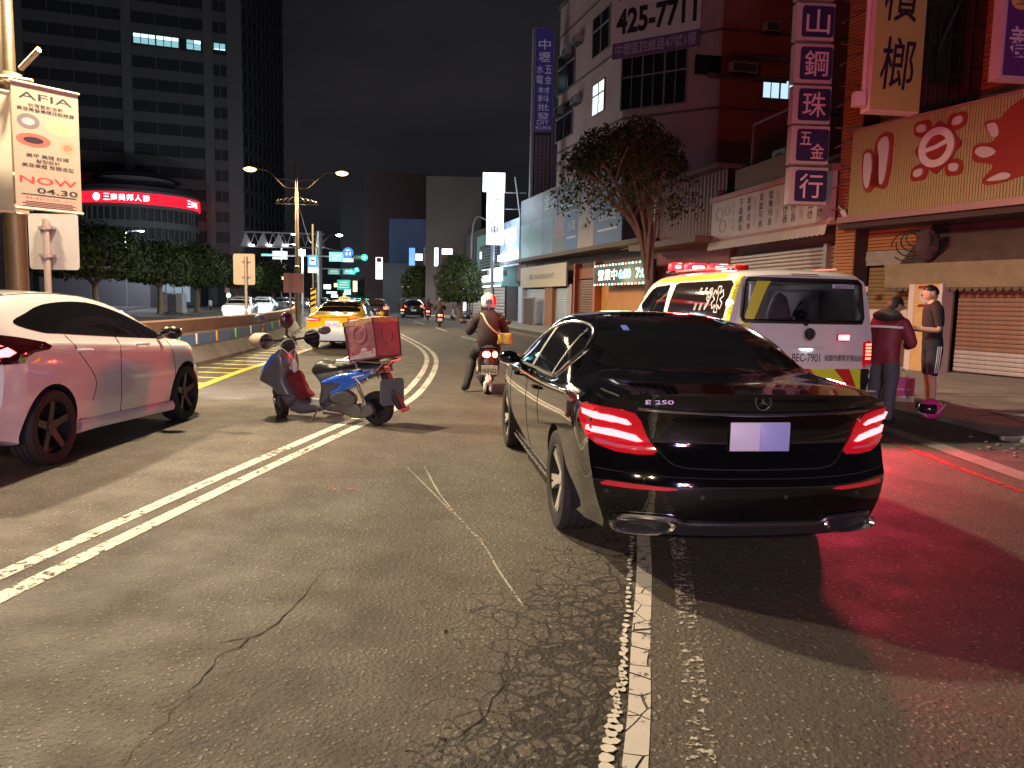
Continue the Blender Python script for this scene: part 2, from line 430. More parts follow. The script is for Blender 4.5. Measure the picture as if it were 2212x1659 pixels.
    k1 = mt('MULTIPLY', mt('LESS_THAN', c1, wd), mr(m1, .08, .2, 0, 1)); k2 = mt('MULTIPLY', mt('LESS_THAN', c2, mt('MULTIPLY', wd, 1.1)), mr(m1, .45, .7, 0, 1))
    crk = mt('MINIMUM', mt('ADD', k1, k2), 1)
    base = mixc(mt('MULTIPLY', crk, .93), base, (.006, .0055, .005))
    L(base, p.inputs['Base Color']); L(mr(mid, .3, .7, .62, .86), p.inputs['Roughness']); p.inputs['Specular IOR Level'].default_value = .42
    h = mt('ADD', mt('ADD', mt('MULTIPLY', v1.outputs['Distance'], -.55), mt('MULTIPLY', v2.outputs['Distance'], -.25)), mt('ADD', mt('MULTIPLY', fine, .22), mt('ADD', mt('MULTIPLY', crk, -1.6), mt('MULTIPLY', st, .5))))
    b = nd(nt, 'ShaderNodeBump'); b.inputs['Strength'].default_value = .85; b.inputs['Distance'].default_value = .009; L(h, b.inputs['Height']); L(b.outputs[0], p.inputs['Normal'])
    return m
def paint_material(name, col, wear, scale=14., crackle=0.):
    """thick road paint with bits worn off"""
    m, nt, p, o = newmat(name); L = nt.links.new
    geo = nd(nt, 'ShaderNodeNewGeometry')
    n = nd(nt, 'ShaderNodeTexNoise'); n.inputs['Scale'].default_value = scale; n.inputs['Detail'].default_value = 7; n.inputs['Roughness'].default_value = .72; L(geo.outputs['Position'], n.inputs['Vector'])
    n1 = nd(nt, 'ShaderNodeTexNoise'); n1.inputs['Scale'].default_value = 1.1; L(geo.outputs['Position'], n1.inputs['Vector'])
    a = nd(nt, 'ShaderNodeMath', operation='MULTIPLY_ADD'); L(n1.outputs['Fac'], a.inputs[0]); a.inputs[1].default_value = .30; L(n.outputs['Fac'], a.inputs[2])
    r = nd(nt, 'ShaderNodeMapRange'); r.inputs[1].default_value = wear+.14; r.inputs[2].default_value = wear+.18; L(a.outputs[0], r.inputs[0]); fac = r.outputs[0]
    if crackle:
        v = nd(nt, 'ShaderNodeTexVoronoi', feature='DISTANCE_TO_EDGE'); v.inputs['Scale'].default_value = 6
        vm = nd(nt, 'ShaderNodeVectorMath', operation='MULTIPLY_ADD'); L(n1.outputs['Color'], vm.inputs[0]); vm.inputs[1].default_value = (.2, .2, 0); L(geo.outputs['Position'], vm.inputs[2]); L(vm.outputs[0], v.inputs['Vector'])
        g = nd(nt, 'ShaderNodeMath', operation='GREATER_THAN'); L(v.outputs['Distance'], g.inputs[0]); g.inputs[1].default_value = crackle
        q = nd(nt, 'ShaderNodeMath', operation='MULTIPLY'); L(g.outputs[0], q.inputs[0]); L(fac, q.inputs[1]); fac = q.outputs[0]
    c = nd(nt, 'ShaderNodeMix', data_type='RGBA'); c.inputs[6].default_value = (*[x*.72 for x in col], 1); c.inputs[7].default_value = (*col, 1); L(n.outputs['Fac'], c.inputs[0]); L(c.outputs[2], p.inputs['Base Color'])
    p.inputs['Roughness'].default_value = .55
    b = nd(nt, 'ShaderNodeBump'); b.inputs['Strength'].default_value = .5; b.inputs['Distance'].default_value = .004; L(n.outputs['Fac'], b.inputs['Height']); L(b.outputs[0], p.inputs['Normal'])
    t = nd(nt, 'ShaderNodeBsdfTransparent'); x = nd(nt, 'ShaderNodeMixShader'); L(fac, x.inputs[0]); L(t.outputs[0], x.inputs[1]); L(p.outputs[0], x.inputs[2]); L(x.outputs[0], o.inputs[0])
    return m
ASPH = road_material()
b = MB(); b.add([(-400, -60, 0), (300, -60, 0), (300, 900, 0), (-400, 900, 0)], [(0, 1, 2, 3)]); tag(b.build('road', ASPH, None, 0), 'worn grey asphalt road curving away between the buildings', kind='structure')
WHITEP = paint_material('lane_paint', (.60, .58, .52), .425); WORNP = paint_material('worn_lane_paint', (.55, .52, .47), .535, 26); CRKP = paint_material('cracked_lane_paint', (.60, .58, .53), .36, 14, .016)
YELP = paint_material('yellow_paint', (.62, .52, .05), .38); REDP = paint_material('red_kerb_paint', (.34, .05, .045), .43)
def strip(name, pts, wd, mat, z=.004, label=None, k=6):
    pts = spline([V(p[:2]) for p in pts], k) if k > 1 else [V(p[:2]) for p in pts]; b = MB(); l = ribbon(pts, wd); n = len(pts)
    b.add([(p.x, p.y, z) for p in l], [(i, i+1, 2*n-2-i, 2*n-1-i) for i in range(n-1)]); o = b.build(name, mat, None, 0); return tag(o, label, kind='structure')
dbl = [G(*p) for p in [(-420, 1500), (0, 1292), (300, 1146), (560, 1020), (760, 927), (847, 887), (904, 850), (937, 803), (941, 773), (924, 753), (894, 736)]] + [V((-5.2, 35, 0)), V((-8.6, 50, 0)), V((-14, 70, 0)), V((-28, 110, 0))]
def offs(pts, d):
    o = []
    for i, p in enumerate(pts):
        t = (pts[min(i+1, len(pts)-1)]-pts[max(i-1, 0)]).normalized(); o.append(V((p.x-t.y*d, p.y+t.x*d, 0)))
    return o
strip('lane_line', dbl, .115, WHITEP, label='outer white line of the curving double line'); strip('lane_line', offs(dbl, .235), .115, WHITEP, label='inner white line of the curving double line')
la = [V((-.05, .2, 0)), V((.43, 2.38, 0)), V((.60, 3.3, 0)), V((.88, 4.9, 0)), V((1.15, 7.2, 0)), V((1.1, 10, 0)), V((.6, 15, 0)), V((-.8, 22, 0))]
strip('lane_line', la, .085, CRKP, label='cracked white lane line running under the black saloon')
strip('lane_line', offs(la, -.215), .10, WORNP, label='almost worn away white lane line right of the cracked one')
b = MB()
for i, p in enumerate(spline(la[:4], 26)):
    if p.y > 5: break
    a = -.062 - random.random()*.02 - .02*(p.y < 2.9); w0 = .02+random.random()*.022 + .03*(p.y < 2.75); l = .018+random.random()*.035; rz = random.uniform(-.4, .4)
    poly = [V((w0*.5*cos(t+random.uniform(-.3, .3))*random.uniform(.7, 1.1), l*.7*sin(t))) for t in (0, .9, 1.8, 2.7, 3.6, 4.5, 5.4)]
    c_ = V((p.x+a, p.y)); b.add([(c_.x+q.x*cos(rz)-q.y*sin(rz), c_.y+q.x*sin(rz)+q.y*cos(rz), .006) for q in poly], [tuple(range(7))])
tag(b.build('paint_flake', M('flake_paint', (.58, .56, .50), .6, var=.2), None, 0), kind='stuff')
for seg in ([(941, 708), (965, 715.5)], [(895, 694), (918, 701)], [(870, 685), (885, 690)]): strip('lane_dash', [G(*p) for p in seg], .12, WHITEP, label='short white dash in the right lane', k=1)
for d in (0, 3): strip('lane_dash', [G(996, 726+d*.9), G(1052, 738+d), G(1075, 744+d)], .09, WHITEP, label='thin white lane line behind the motorcyclist', k=2)
# cracks, scratches and spray marks
def crack(pts, wd, mat, name, lab, jag=.02, z=.003):
    P = []
    for i in range(len(pts)-1):
        a, c = pts[i], pts[i+1]; k = max(2, int((c-a).length/.05))
        for j in range(k): q = a.lerp(c, j/k); P.append(V((q.x+random.gauss(0, jag), q.y+random.gauss(0, jag))))
    P.append(V(pts[-1][:2])); b = MB()
    l = []; r = []
    for i, p in enumerate(P):
        t = (P[min(i+1, len(P)-1)]-P[max(i-1, 0)]).normalized(); n = V((-t.y, t.x)); wv = wd*random.uniform(.25, 1.3)*(sin(pi*min(1, (i+1)/len(P)))*.7+.3); l.append(p+n*wv/2); r.append(p-n*wv/2)
    n = len(P); b.add([(p.x, p.y, z) for p in l+r[::-1]], [(i, i+1, 2*n-2-i, 2*n-1-i) for i in range(n-1)]); return tag(b.build(name, mat, None, 0), lab, kind='structure')
CRK = M('crack_dark', (.006, .0055, .005), .95)
crack([G(695, 1238), G(668, 1272), G(600, 1345), G(560, 1372), G(470, 1420), G(410, 1505), G(330, 1575), G(285, 1625), G(265, 1659)], .0075, CRK, 'road_crack', 'long jagged crack across the near lane', .010)
crack([G(560, 1372), G(500, 1385), G(468, 1392)], .007, CRK, 'road_crack', 'short side branch of the long crack', .008)
crack([G(1095, 1395), G(1085, 1480), G(1060, 1530), G(1020, 1575), G(960, 1600), G(900, 1640)], .008, CRK, 'road_crack', 'crack curving away from the crazed patch', .010)
SCR = paint_material('scratch', (.42, .39, .34), .46, 40)
strip('scratch', [G(880, 1010), G(930, 1060), G(1000, 1130), G(1045, 1170)], .010, SCR, .003, 'pale scratch line on the near lane', 4)
strip('scratch', [G(917, 1008), G(950, 1068), G(1010, 1140), G(1050, 1185), G(1075, 1230), G(1130, 1310)], .014, SCR, .0035, 'longer pale scratch line on the near lane', 4)
PINK = paint_material('spray_pink', (.75, .16, .13), .47, 40)
sp_ = MB(); c_ = G(742, 1057); T = Matrix.Translation((c_.x, c_.y, .004))
for dx, ch in ((-.075, 'ΠO'), (.06, 'JBG')): put(sp_, ch, (dx, 0), .095, .055, 0, T, .0, 0)
tag(sp_.build('road_mark', PINK, None, 0), 'small pink sprayed survey mark on the asphalt', kind='structure')
# ---- right kerb, red line, rough apron and pavement
kerb = [V(p) for p in [(4.75, -40), (4.72, 0), (4.72, 6.6), (4.75, 9.5), (4.45, 14), (3.6, 20), (2.6, 26), (1.2, 33), (-.6, 41), (-2.6, 49), (-6.6, 63), (-14, 86), (-36, 150)]]
kerb = spline(kerb, 6)
def off2(pts, d):
    o = []
    for i, p in enumerate(pts):
        t = (pts[min(i+1, len(pts)-1)]-pts[max(i-1, 0)]).normalized(); o.append(V((p.x+t.y*d, p.y-t.x*d)))
    return o
strip('red_kerb_line', off2(kerb, -.36), .085, REDP, .005, 'red no-stopping line painted along the right kerb', 1)
ROUGHC = M('rough_asphalt', (.060, .058, .058), .95, var=.45, vs=5, bump=1.0, bs=22); PAVE = M('pavement_concrete', (.30, .285, .285), .85, var=.35, vs=1.6, bump=.35, bs=30); KERBM = M('kerb_concrete', (.16, .155, .15), .85, var=.3, vs=4, bump=.4, bs=40)
def band(name, pa, za, pb, zb, mat, lab, nsub=1):
    b = MB(); n = len(pa); vs = []
    for i in range(n):
        for j in range(nsub+1):
            t = j/nsub; q = pa[i].lerp(pb[i], t); jit = (noise.noise(V((q.x*1.7, q.y*1.7, 3.)))*.02 if 0 < j < nsub else 0); vs.append((q.x, q.y, za+(zb-za)*t+jit))
    k = nsub+1; b.add(vs, [(i*k+j, i*k+j+1, (i+1)*k+j+1, (i+1)*k+j) for i in range(n-1) for j in range(nsub)]); return tag(b.build(name, mat, None, 50), lab, kind='structure')
band('gutter', off2(kerb, -.08), .006, off2(kerb, .10), .03, KERBM, 'pale concrete gutter edge along the red line')
band('apron', off2(kerb, .10), .03, off2(kerb, .95), .075, ROUGHC, 'rough dark asphalt strip between gutter and pavement', 5)
band('kerb', off2(kerb, .95), .075, off2(kerb, 1.0), .13, KERBM, 'low pavement edge')
band('pavement', off2(kerb, 1.0), .13, off2(kerb, 16), .13, PAVE, 'grey concrete pavement in front of the closed shops')
b = MB()
for k in range(3): q = off2(kerb, 3.0); 
for (p0, p1) in ((V((6.2, 10.2)), V((9.3, 11.5))), (V((6.9, 12.9)), V((9.6, 13.2))), (V((5.9, 7.0)), V((6.9, 11.6)))):
    t = (p1-p0).normalized(); n = V((-t.y, t.x))*.012; b.add([(*(p0+n), .134), (*(p1+n), .134), (*(p1-n), .134), (*(p0-n), .134)], [(0, 1, 2, 3)])
tag(b.build('pavement_joint', M('joint_dark', (.05, .048, .045), .9), None, 0), kind='structure')
b = MB(); b.box((7.3, 10.9, .140), (.95, .035, .012), 0, Matrix.Translation((7.3, 10.9, 0)) @ Matrix.Rotation(.12, 4, 'Z') @ Matrix.Translation((-7.3, -10.9, 0))); tag(b.build('wood_strip', M('pale_strip', (.5, .48, .45), .7), None), 'thin pale batten lying on the pavement', 'batten')
b = MB(); rr = random.Random(5)
for k in range(34):
    q = V((5.45+rr.gauss(0, .22), 8.0+rr.gauss(0, .35))); r = rr.uniform(.012, .04); b.ball((q.x, q.y, .06+r*.3), (r, r*.8, r*.5), 7, 5, 0, None, lambda d: d*rr.uniform(.75, 1.1))
b.box((5.75, 8.6, .10), (.42, .10, .05), 0, None, .01)
tag(b.build('rubble', M('rubble_grey', (.15, .14, .14), .9, var=.3), None), 'broken concrete bits at the pavement edge', kind='stuff')
# ---- median: barrier, hatching
med = [V(p) for p in [(-6.85, -40), (-6.85, 0), (-6.8, 9.), (-6.98, 14), (-7.15, 17), (-7.65, 22), (-8.5, 27.5), (-9.9, 34), (-12.4, 44), (-16, 57), (-22, 76), (-34, 110)]]
med = spline(med, 6)
bar = thing('median_barrier', 'long concrete median barrier with a blue band and brown top', 'barrier', (-6.9, 10, 0))
def sweep(name, prof, mat, parent, closed=True, path=med, o0=(-6.9, 10, 0)):
    b = MB(Matrix.Translation((-o0[0], -o0[1], -o0[2]))); n = len(path); k = len(prof); vs = []
    for i, p in enumerate(path):
        t = (path[min(i+1, n-1)]-path[max(i-1, 0)]).normalized(); r = V((t.y, -t.x))
        for (a, z) in prof: vs.append((p.x+r.x*a, p.y+r.y*a, z))
    b.add(vs, [(i*k+j, i*k+(j+1) % k, (i+1)*k+(j+1) % k, (i+1)*k+j) for i in range(n-1) for j in range(k if closed else k-1)]); return b.build(name, mat, parent, 30)
sweep('base', [(-.33, 0), (.33, 0), (.33, .08), (.16, .36), (.145, .42), (-.145, .42), (-.16, .36), (-.33, .08)], M('barrier_concrete', (.22, .21, .18), .85, var=.45, vs=1.8, bump=.4, bs=14), bar)
sweep('blue_band', [(-.150, .42), (.150, .42), (.140, .66), (-.140, .66)], M('barrier_blue', (.10, .21, .42), .55, var=.3, vs=3), bar)
sweep('pale_band', [(-.135, .66), (.135, .66), (.125, .77), (-.125, .77)], M('barrier_pale', (.30, .27, .22), .75, var=.3, vs=3), bar)
sweep('cap', [(-.145, .77), (.145, .77), (.145, .985), (.125, 1.0), (-.125, 1.0), (-.145, .985)], M('barrier_brown', (.19, .105, .065), .7, var=.3, vs=3), bar)
RFL = [M('reflector_amber', (.7, .30, .06), .3, es=.05, ecol=(1, .5, .1)), M('reflector_green', (.1, .5, .1), .3, es=.06, ecol=(.3, 1, .2)), M('reflector_pale', (.6, .55, .45), .5)]
cnt = 0
for i, p in enumerate(med):
    if 14 < p.y < 40 and i % 2 == 0:
        t = (med[i+1]-med[i-1]).normalized(); r = V((t.y, -t.x)); rf = MB()
        rf.box((p.x+r.x*.155+6.9, p.y+r.y*.155-10, .56), (.04, .05, .24), 0, None, .008); rf.build('reflector', RFL[(0, 1, 2)[cnt % 3]], bar); cnt += 1
hl = [G(*p) for p in [(405, 846), (440, 832), (520, 802), (580, 783), (640, 764), (690, 747)]]
strip('hatch_edge', hl, .16, YELP, .005, 'yellow edge line of the hatched strip beside the barrier')
hp = spline([V(p[:2]) for p in hl], 10)
def medx(y):
    for i in range(len(med)-1):
        if med[i].y <= y <= med[i+1].y: return med[i].x+(med[i+1].x-med[i].x)*(y-med[i].y)/(med[i+1].y-med[i].y)
    return -7
y = hp[0].y+.2; k = 0
while y < hp[-1].y:
    q = min(hp, key=lambda p: abs(p.y-y)); x1 = medx(y-.1)+.42
    if q.x-x1 > .15: strip('hatch_stripe', [V((q.x, y)), V((x1, y-.15+.25*(q.x-x1)))], .15, YELP, .0045, 'yellow hatch stripe beside the barrier', 1)['group'] = 'yellow hatch stripes'
    y += .95
# ---- opposing carriageway edge and the verge beyond
far_k = [V(p) for p in [(-22, -40), (-22.5, 10), (-24, 30), (-28, 50), (-33, 64), (-38.5, 80), (-50, 110)]]
far_k = spline(far_k, 4)
band('pavement', off2(far_k, -.0), .13, off2(far_k, -60), .13, M('far_pavement', (.09, .085, .08), .9, var=.3, vs=.5), 'dark pavement beyond the opposing lanes'); band('kerb', off2(far_k, .05), .0, off2(far_k, 0), .13, KERBM, 'far kerb of the opposing lanes')
for k in range(9): strip('lane_dash', [V((-13.5-.012*(10+k*9)**1.35+.0, 10+k*9)), V((-13.5-.012*(13+k*9)**1.35, 13.5+k*9))], .13, WHITEP, label='white dash between the opposing lanes', k=1)['group'] = 'white dashes of the opposing lanes'
for c_ in (G(440, 680), G(395, 670), G(590, 672)): strip('road_glare_line', [V((c_.x-2.5, c_.y)), V((c_.x+2.5, c_.y+.4))], .3, WHITEP, label='white strip painted as headlight glare on the opposing lanes', k=1)['group'] = 'painted glare strips on the opposing lanes'  # white strips stand in for headlight glare on the asphalt
# ---- street lamps on the median
POLE = M('lamp_pole_bronze', (.20, .155, .10), .42, .7, var=.2, vs=5); POLED = M('lamp_pole_base', (.16, .13, .11), .45, .6, var=.2)
LGLASS = EM('sodium_glass', (1, .74, .24), 4.5); LWHITE = EM('white_lamp_glass', (.9, .95, 1), 45)
WARM = (1, .78, .50)
def street_lamp(loc, rz, label, glassm, power, col, orn=True, H=7.75):
    root = thing('street_lamp', label, 'street lamp', loc, rz, 'double-armed street lamps on the median')
    b = MB(); b.lathe([(.20, 0), (.20, .05), (.135, .08), (.132, 2.95), (.138, 2.96), (.138, 3.02), (.102, 3.06), (.085, 5.6), (.075, 5.62), (.06, H), (.055, H+.18), (.001, H+.2)], 20); b.build('pole', POLE, root)
    for s in (1, -1):
        b = MB(); b.tube(spline([(0, 0, H-1.0), (s*.5, 0, H-.95), (s*.95, 0, H-.55), (s*1.35, 0, H-.22), (s*1.9, 0, H-.14)], 6), .032, 8)
        b.tube(spline([(0, 0, H-.72), (s*.35, 0, H-.58), (s*.72, 0, H-.58), (s*.85, 0, H-.62)], 5), .022, 6); b.build('arm', POLE, root)
        h = MB(); h.pillow([(-.36, -.02), (.36, -.02), (.30, .07), (.0, .11), (-.30, .06)], .13, .07, 0, Matrix.Translation((s*2.12, 0, H-.14)), .03); ho = h.build('lamp_head', POLE, root)
        g = MB(); g.ball((s*2.15, 0, H-.18), (.30, .17, .13), 16, 10); g.build('lamp_glass', glassm, ho)
        if power:
            lo_ = lamp('lamp_light', (s*2.15, 0, H-.42), power, col, .16, 'SPOT', parent=root); lo_.data.spot_size = R(174); lo_.data.spot_blend = .35
    if orn:
        b = MB(); b.box((0, 0, 6.16-.15), (2.0, .05, .05))
        for s in (1, -1):
            for x0, r in ((.14, .16), (.42, .13), (.66, .10), (.85, .07)):
                b.tube([(s*(x0+r*(1-t/12)*cos(t*.62)), 0, 6.06+r*.9+r*(1-t/14)*sin(t*.62)) for t in range(11)], .016, 6)
        b.build('scroll_bracket', POLE, root)
    return root
lamp_near = street_lamp((-6.60, 10.3, 0), 0, 'tall bronze lamp post at the left edge carrying hanging banners', LGLASS, 6000, WARM, False)
street_lamp((-6.6, -18, 0), 0, 'double-armed lamp post behind the viewer on the median', LGLASS, 6500, WARM, False)
street_lamp((-10.62, 38, 0), R(9), 'double-armed lamp post with two warm lamps behind the blue scooter', LGLASS, 5200, WARM)
q = A(684, 600, 75); street_lamp((q.x, 75, 0), R(12), 'smaller far lamp post with white lamps above the junction', LWHITE, 1600, (.85, .95, 1), False)
# ------------------------------------------------------------------ vehicles: a lofted shell, panels laid on it
def shell(sp, n=54, sub=3, K=12):
    f = {p: pchip(sp['x'], sp[p]) for p in ('zb', 'wl', 'wm', 'zs', 'wr', 'zr', 'zt')}
    x0, x1 = sp['x'][0], sp['x'][-1]; rx = pchip(sp['rz'], sp['rx']); fx = pchip(sp['fz'], sp['fx']); lr, lf, kr, kf = sp.get('lr', .5), sp.get('lf', .7), sp.get('kr', .22), sp.get('kf', .45)
    wmax = max(sp['wm']); mid = sp.get('mid', .62)
    def warp(p):
        x, y, z = p; a = max(0, 1-(x-x0)/lr); b = max(0, 1-(x1-x)/lf); q = min(1, abs(y)/wmax)**3
        return V((x + a*a*(3-2*a)*(rx(z)+kr*q) + b*b*(3-2*b)*(fx(z)-kf*q), y, z))
    def prof(x):
        g = {k: f[k](x) for k in f}; zb, wl, wm, zs, wr, zr, zt = (g[k] for k in ('zb', 'wl', 'wm', 'zs', 'wr', 'zr', 'zt')); sw = sp.get('shw', .05)
        h = zs-zb
        pts = [(0, zb), (wl*.6, zb), (wl-.03, zb+.012), (wl, zb+.07), (wl+(wm-wl)*mid, zb+h*.38), (wm, zb+h*.70), (wm-.012, zs-.05), (wm-sw*.8, zs-.004)]
        a = V((wm-sw-.012, zs+.02)); b = V((wr, zr)); bow = sp.get('bow', .018)
        for t in (.3, .6, .9): p = a.lerp(b, t); pts.append((p.x+bow*4*t*(1-t), p.y))
        pts += [(wr-.05, zr+(zt-zr)*.42), (wr*.62, zr+(zt-zr)*.82), (wr*.3, zt-(zt-zr)*.03), (0, zt)]
        return spline(pts, sub)
    xs = [x0+(x1-x0)*(.5-.5*cos(pi*i/(n-1)))*.55 + (x1-x0)*i/(n-1)*.45 for i in range(n)]
    rings = [[warp((x, p.x, p.y)) for p in prof(x)] for x in xs]; N = len(rings[0]); vs = []; fs = []
    W = 2*N-2
    for r in rings:
        vs += r + [V((p.x, -p.y, p.z)) for p in r[-2:0:-1]]
    for i in range(n-1):
        for j in range(W): a, b = i*W+j, i*W+(j+1) % W; fs.append((a, b, b+W, a+W))
    for e, xe in ((0, x0), (n-1, x1)):
        pr = prof(xe); base = e*W; rows = []
        for i in range(N):
            l = base+i; r_ = base+(W-i) % W
            if i in (0, N-1): rows.append([l]*(K+1)); continue
            row = [l]
            for j in range(1, K): y = pr[i].x*(1-2*j/K); row.append(len(vs)); vs.append(warp((xe, y, pr[i].y)))
            row.append(r_); rows.append(row)
        for i in range(N-1):
            for j in range(K):
                q = [rows[i][j], rows[i][j+1], rows[i+1][j+1], rows[i+1][j]]; u = []
                for k in q:
                    if k not in u: u.append(k)
                if len(u) > 2: fs.append(tuple(u))
    return vs, fs
def bvh_of(vs, fs): return BVHTree.FromPolygons([V(v) for v in vs], fs)
def wheel(root, loc, r, wdt, side, mats, spokes=5, twin=False, rimr=.70, steer=0., lowfi=False):
    """tyre with grooves, rim and spokes; axis along y, outer face towards side*y"""
    t = MB(); h = wdt/2; n = 20 if lowfi else 40
    prof = [(r*rimr*.98, -h*.86), (r*.86, -h), (r*.965, -h*.92), (r, -h*.72)]
    if not lowfi:
        for g in (-.45, 0, .45): prof += [(r, h*(g-.07)), (r-.009, h*(g-.055)), (r-.009, h*(g+.055)), (r, h*(g+.07))]
    prof += [(r, h*.72), (r*.965, h*.92), (r*.86, h), (r*rimr*.98, h*.86)]
    T = Matrix.Rotation(-pi/2*side, 4, 'X')
    t.lathe(prof, n, 0, T); wo = t.build('wheel', mats[0], root, 40); wo.location = loc; wo.rotation_euler.z = steer
    q = MB(); R1 = r*rimr
    q.lathe([(R1, -h*.8), (R1, h*.86), (R1*.97, h*.9), (R1*.93, h*.84), (R1*.9, h*.3), (R1*.35, -h*.1), (.001, -h*.1)], n, 1, T)
    for k in range(spokes):
        for dl in ((-.16, .16) if twin else (0,)):
            a = 2*pi*k/spokes + .3; w0, w1 = (R1*.10, R1*.09) if twin else (R1*.15, R1*.12)
            P = []
            for rr, hw, z in ((R1*.12, w0, h*.55), (R1*.55, w0*.85, h*.70), (R1*.96, w1, h*.82)):
                for sgn in (-1, 1):
                    th = a + dl*(rr/R1)
                    P.append((rr*cos(th)-sgn*hw*sin(th), rr*sin(th)+sgn*hw*cos(th), z)); P.append((rr*cos(th)-sgn*hw*.8*sin(th), rr*sin(th)+sgn*hw*.8*cos(th), z-h*.45))
            F = []
            for i in (0, 1): b = i*4; F += [(b, b+2, b+6, b+4), (b, b+4, b+5, b+1), (b+2, b+3, b+7, b+6)]
            q.add(P, F, 0, T)
    q.lathe([(R1*.2, h*.4), (R1*.19, h*.64), (R1*.1, h*.68), (.001, h*.68)], 16, 0, T)
    q.build('rim', [mats[1], mats[2]], wo, 40); return wo
def shut_line(mb, bv, pts, axis, wd=.008, mi=0): project(mb, bv, ribbon(spline(pts, 6), wd), axis, .05, .0025, mi, .004)
def make_body(root, vs, fs, paint, under, wells, name='body', cuts=()):
    b = MB(); b.add(vs, fs); o = b.build(name, [paint, under], root, 30)
    cs = []
    for (x, z, r, hw) in wells:
        for s in (1, -1):
            c = MB(); c.tube([(x, s*.55, z), (x, s*1.3, z)], [r, r], 40, 0); co = c.build('cutter', under, None, 40); cs.append(co); co.data.materials.clear(); co.data.materials.append(under)
            co.matrix_world = root.matrix_world if False else Matrix.Identity(4)
    for c in cuts: cs.append(c)
    pm = o.parent; o.parent = None
    boolean_cut(o, cs); o.parent = pm; return o
TYRE = M('tyre_rubber', (.017, .017, .018), .82, var=.3, vs=9, bump=.2, bs=60)
RIMS = M('alloy_silver', (.62, .61, .60), .35, .45); RIMB = M('alloy_black', (.010, .010, .011), .38, 0, .15); WELL = M('wheel_well', (.008, .008, .008), .9); RIMD = M('rim_shade', (.03, .03, .032), .5, .6)
CHROME = M('chrome', (.80, .80, .82), .20, 1.0); PBLACK = M('black_trim', (.012, .012, .013), .35); GAP = M('shut_gap', (.004, .004, .004), .9)
DGLASS = M('tinted_window', (.006, .006, .008), .03, 0, .0, spec=.62)
TAILR = M('tail_lens', (.30, .004, .010), .10, 0, 1.0, es=.32, ecol=(1, .01, .03)); TAILD = M('tail_lens_dark', (.12, .003, .006), .10, 0, 1.0)
BRAKE = EM('brake_glow', (1, .065, .07), 13); REFLECT = M('reflector_red', (.5, .02, .03), .2, 0, 1.0, es=.10, ecol=(1, .05, .06)); WLENS = M('clear_lens', (.75, .76, .8), .08, .5, 1.0)
PLATEW = M('plate_white', (.72, .72, .74), .35); PLATETXT = M('plate_ink', (.015, .015, .02), .5)
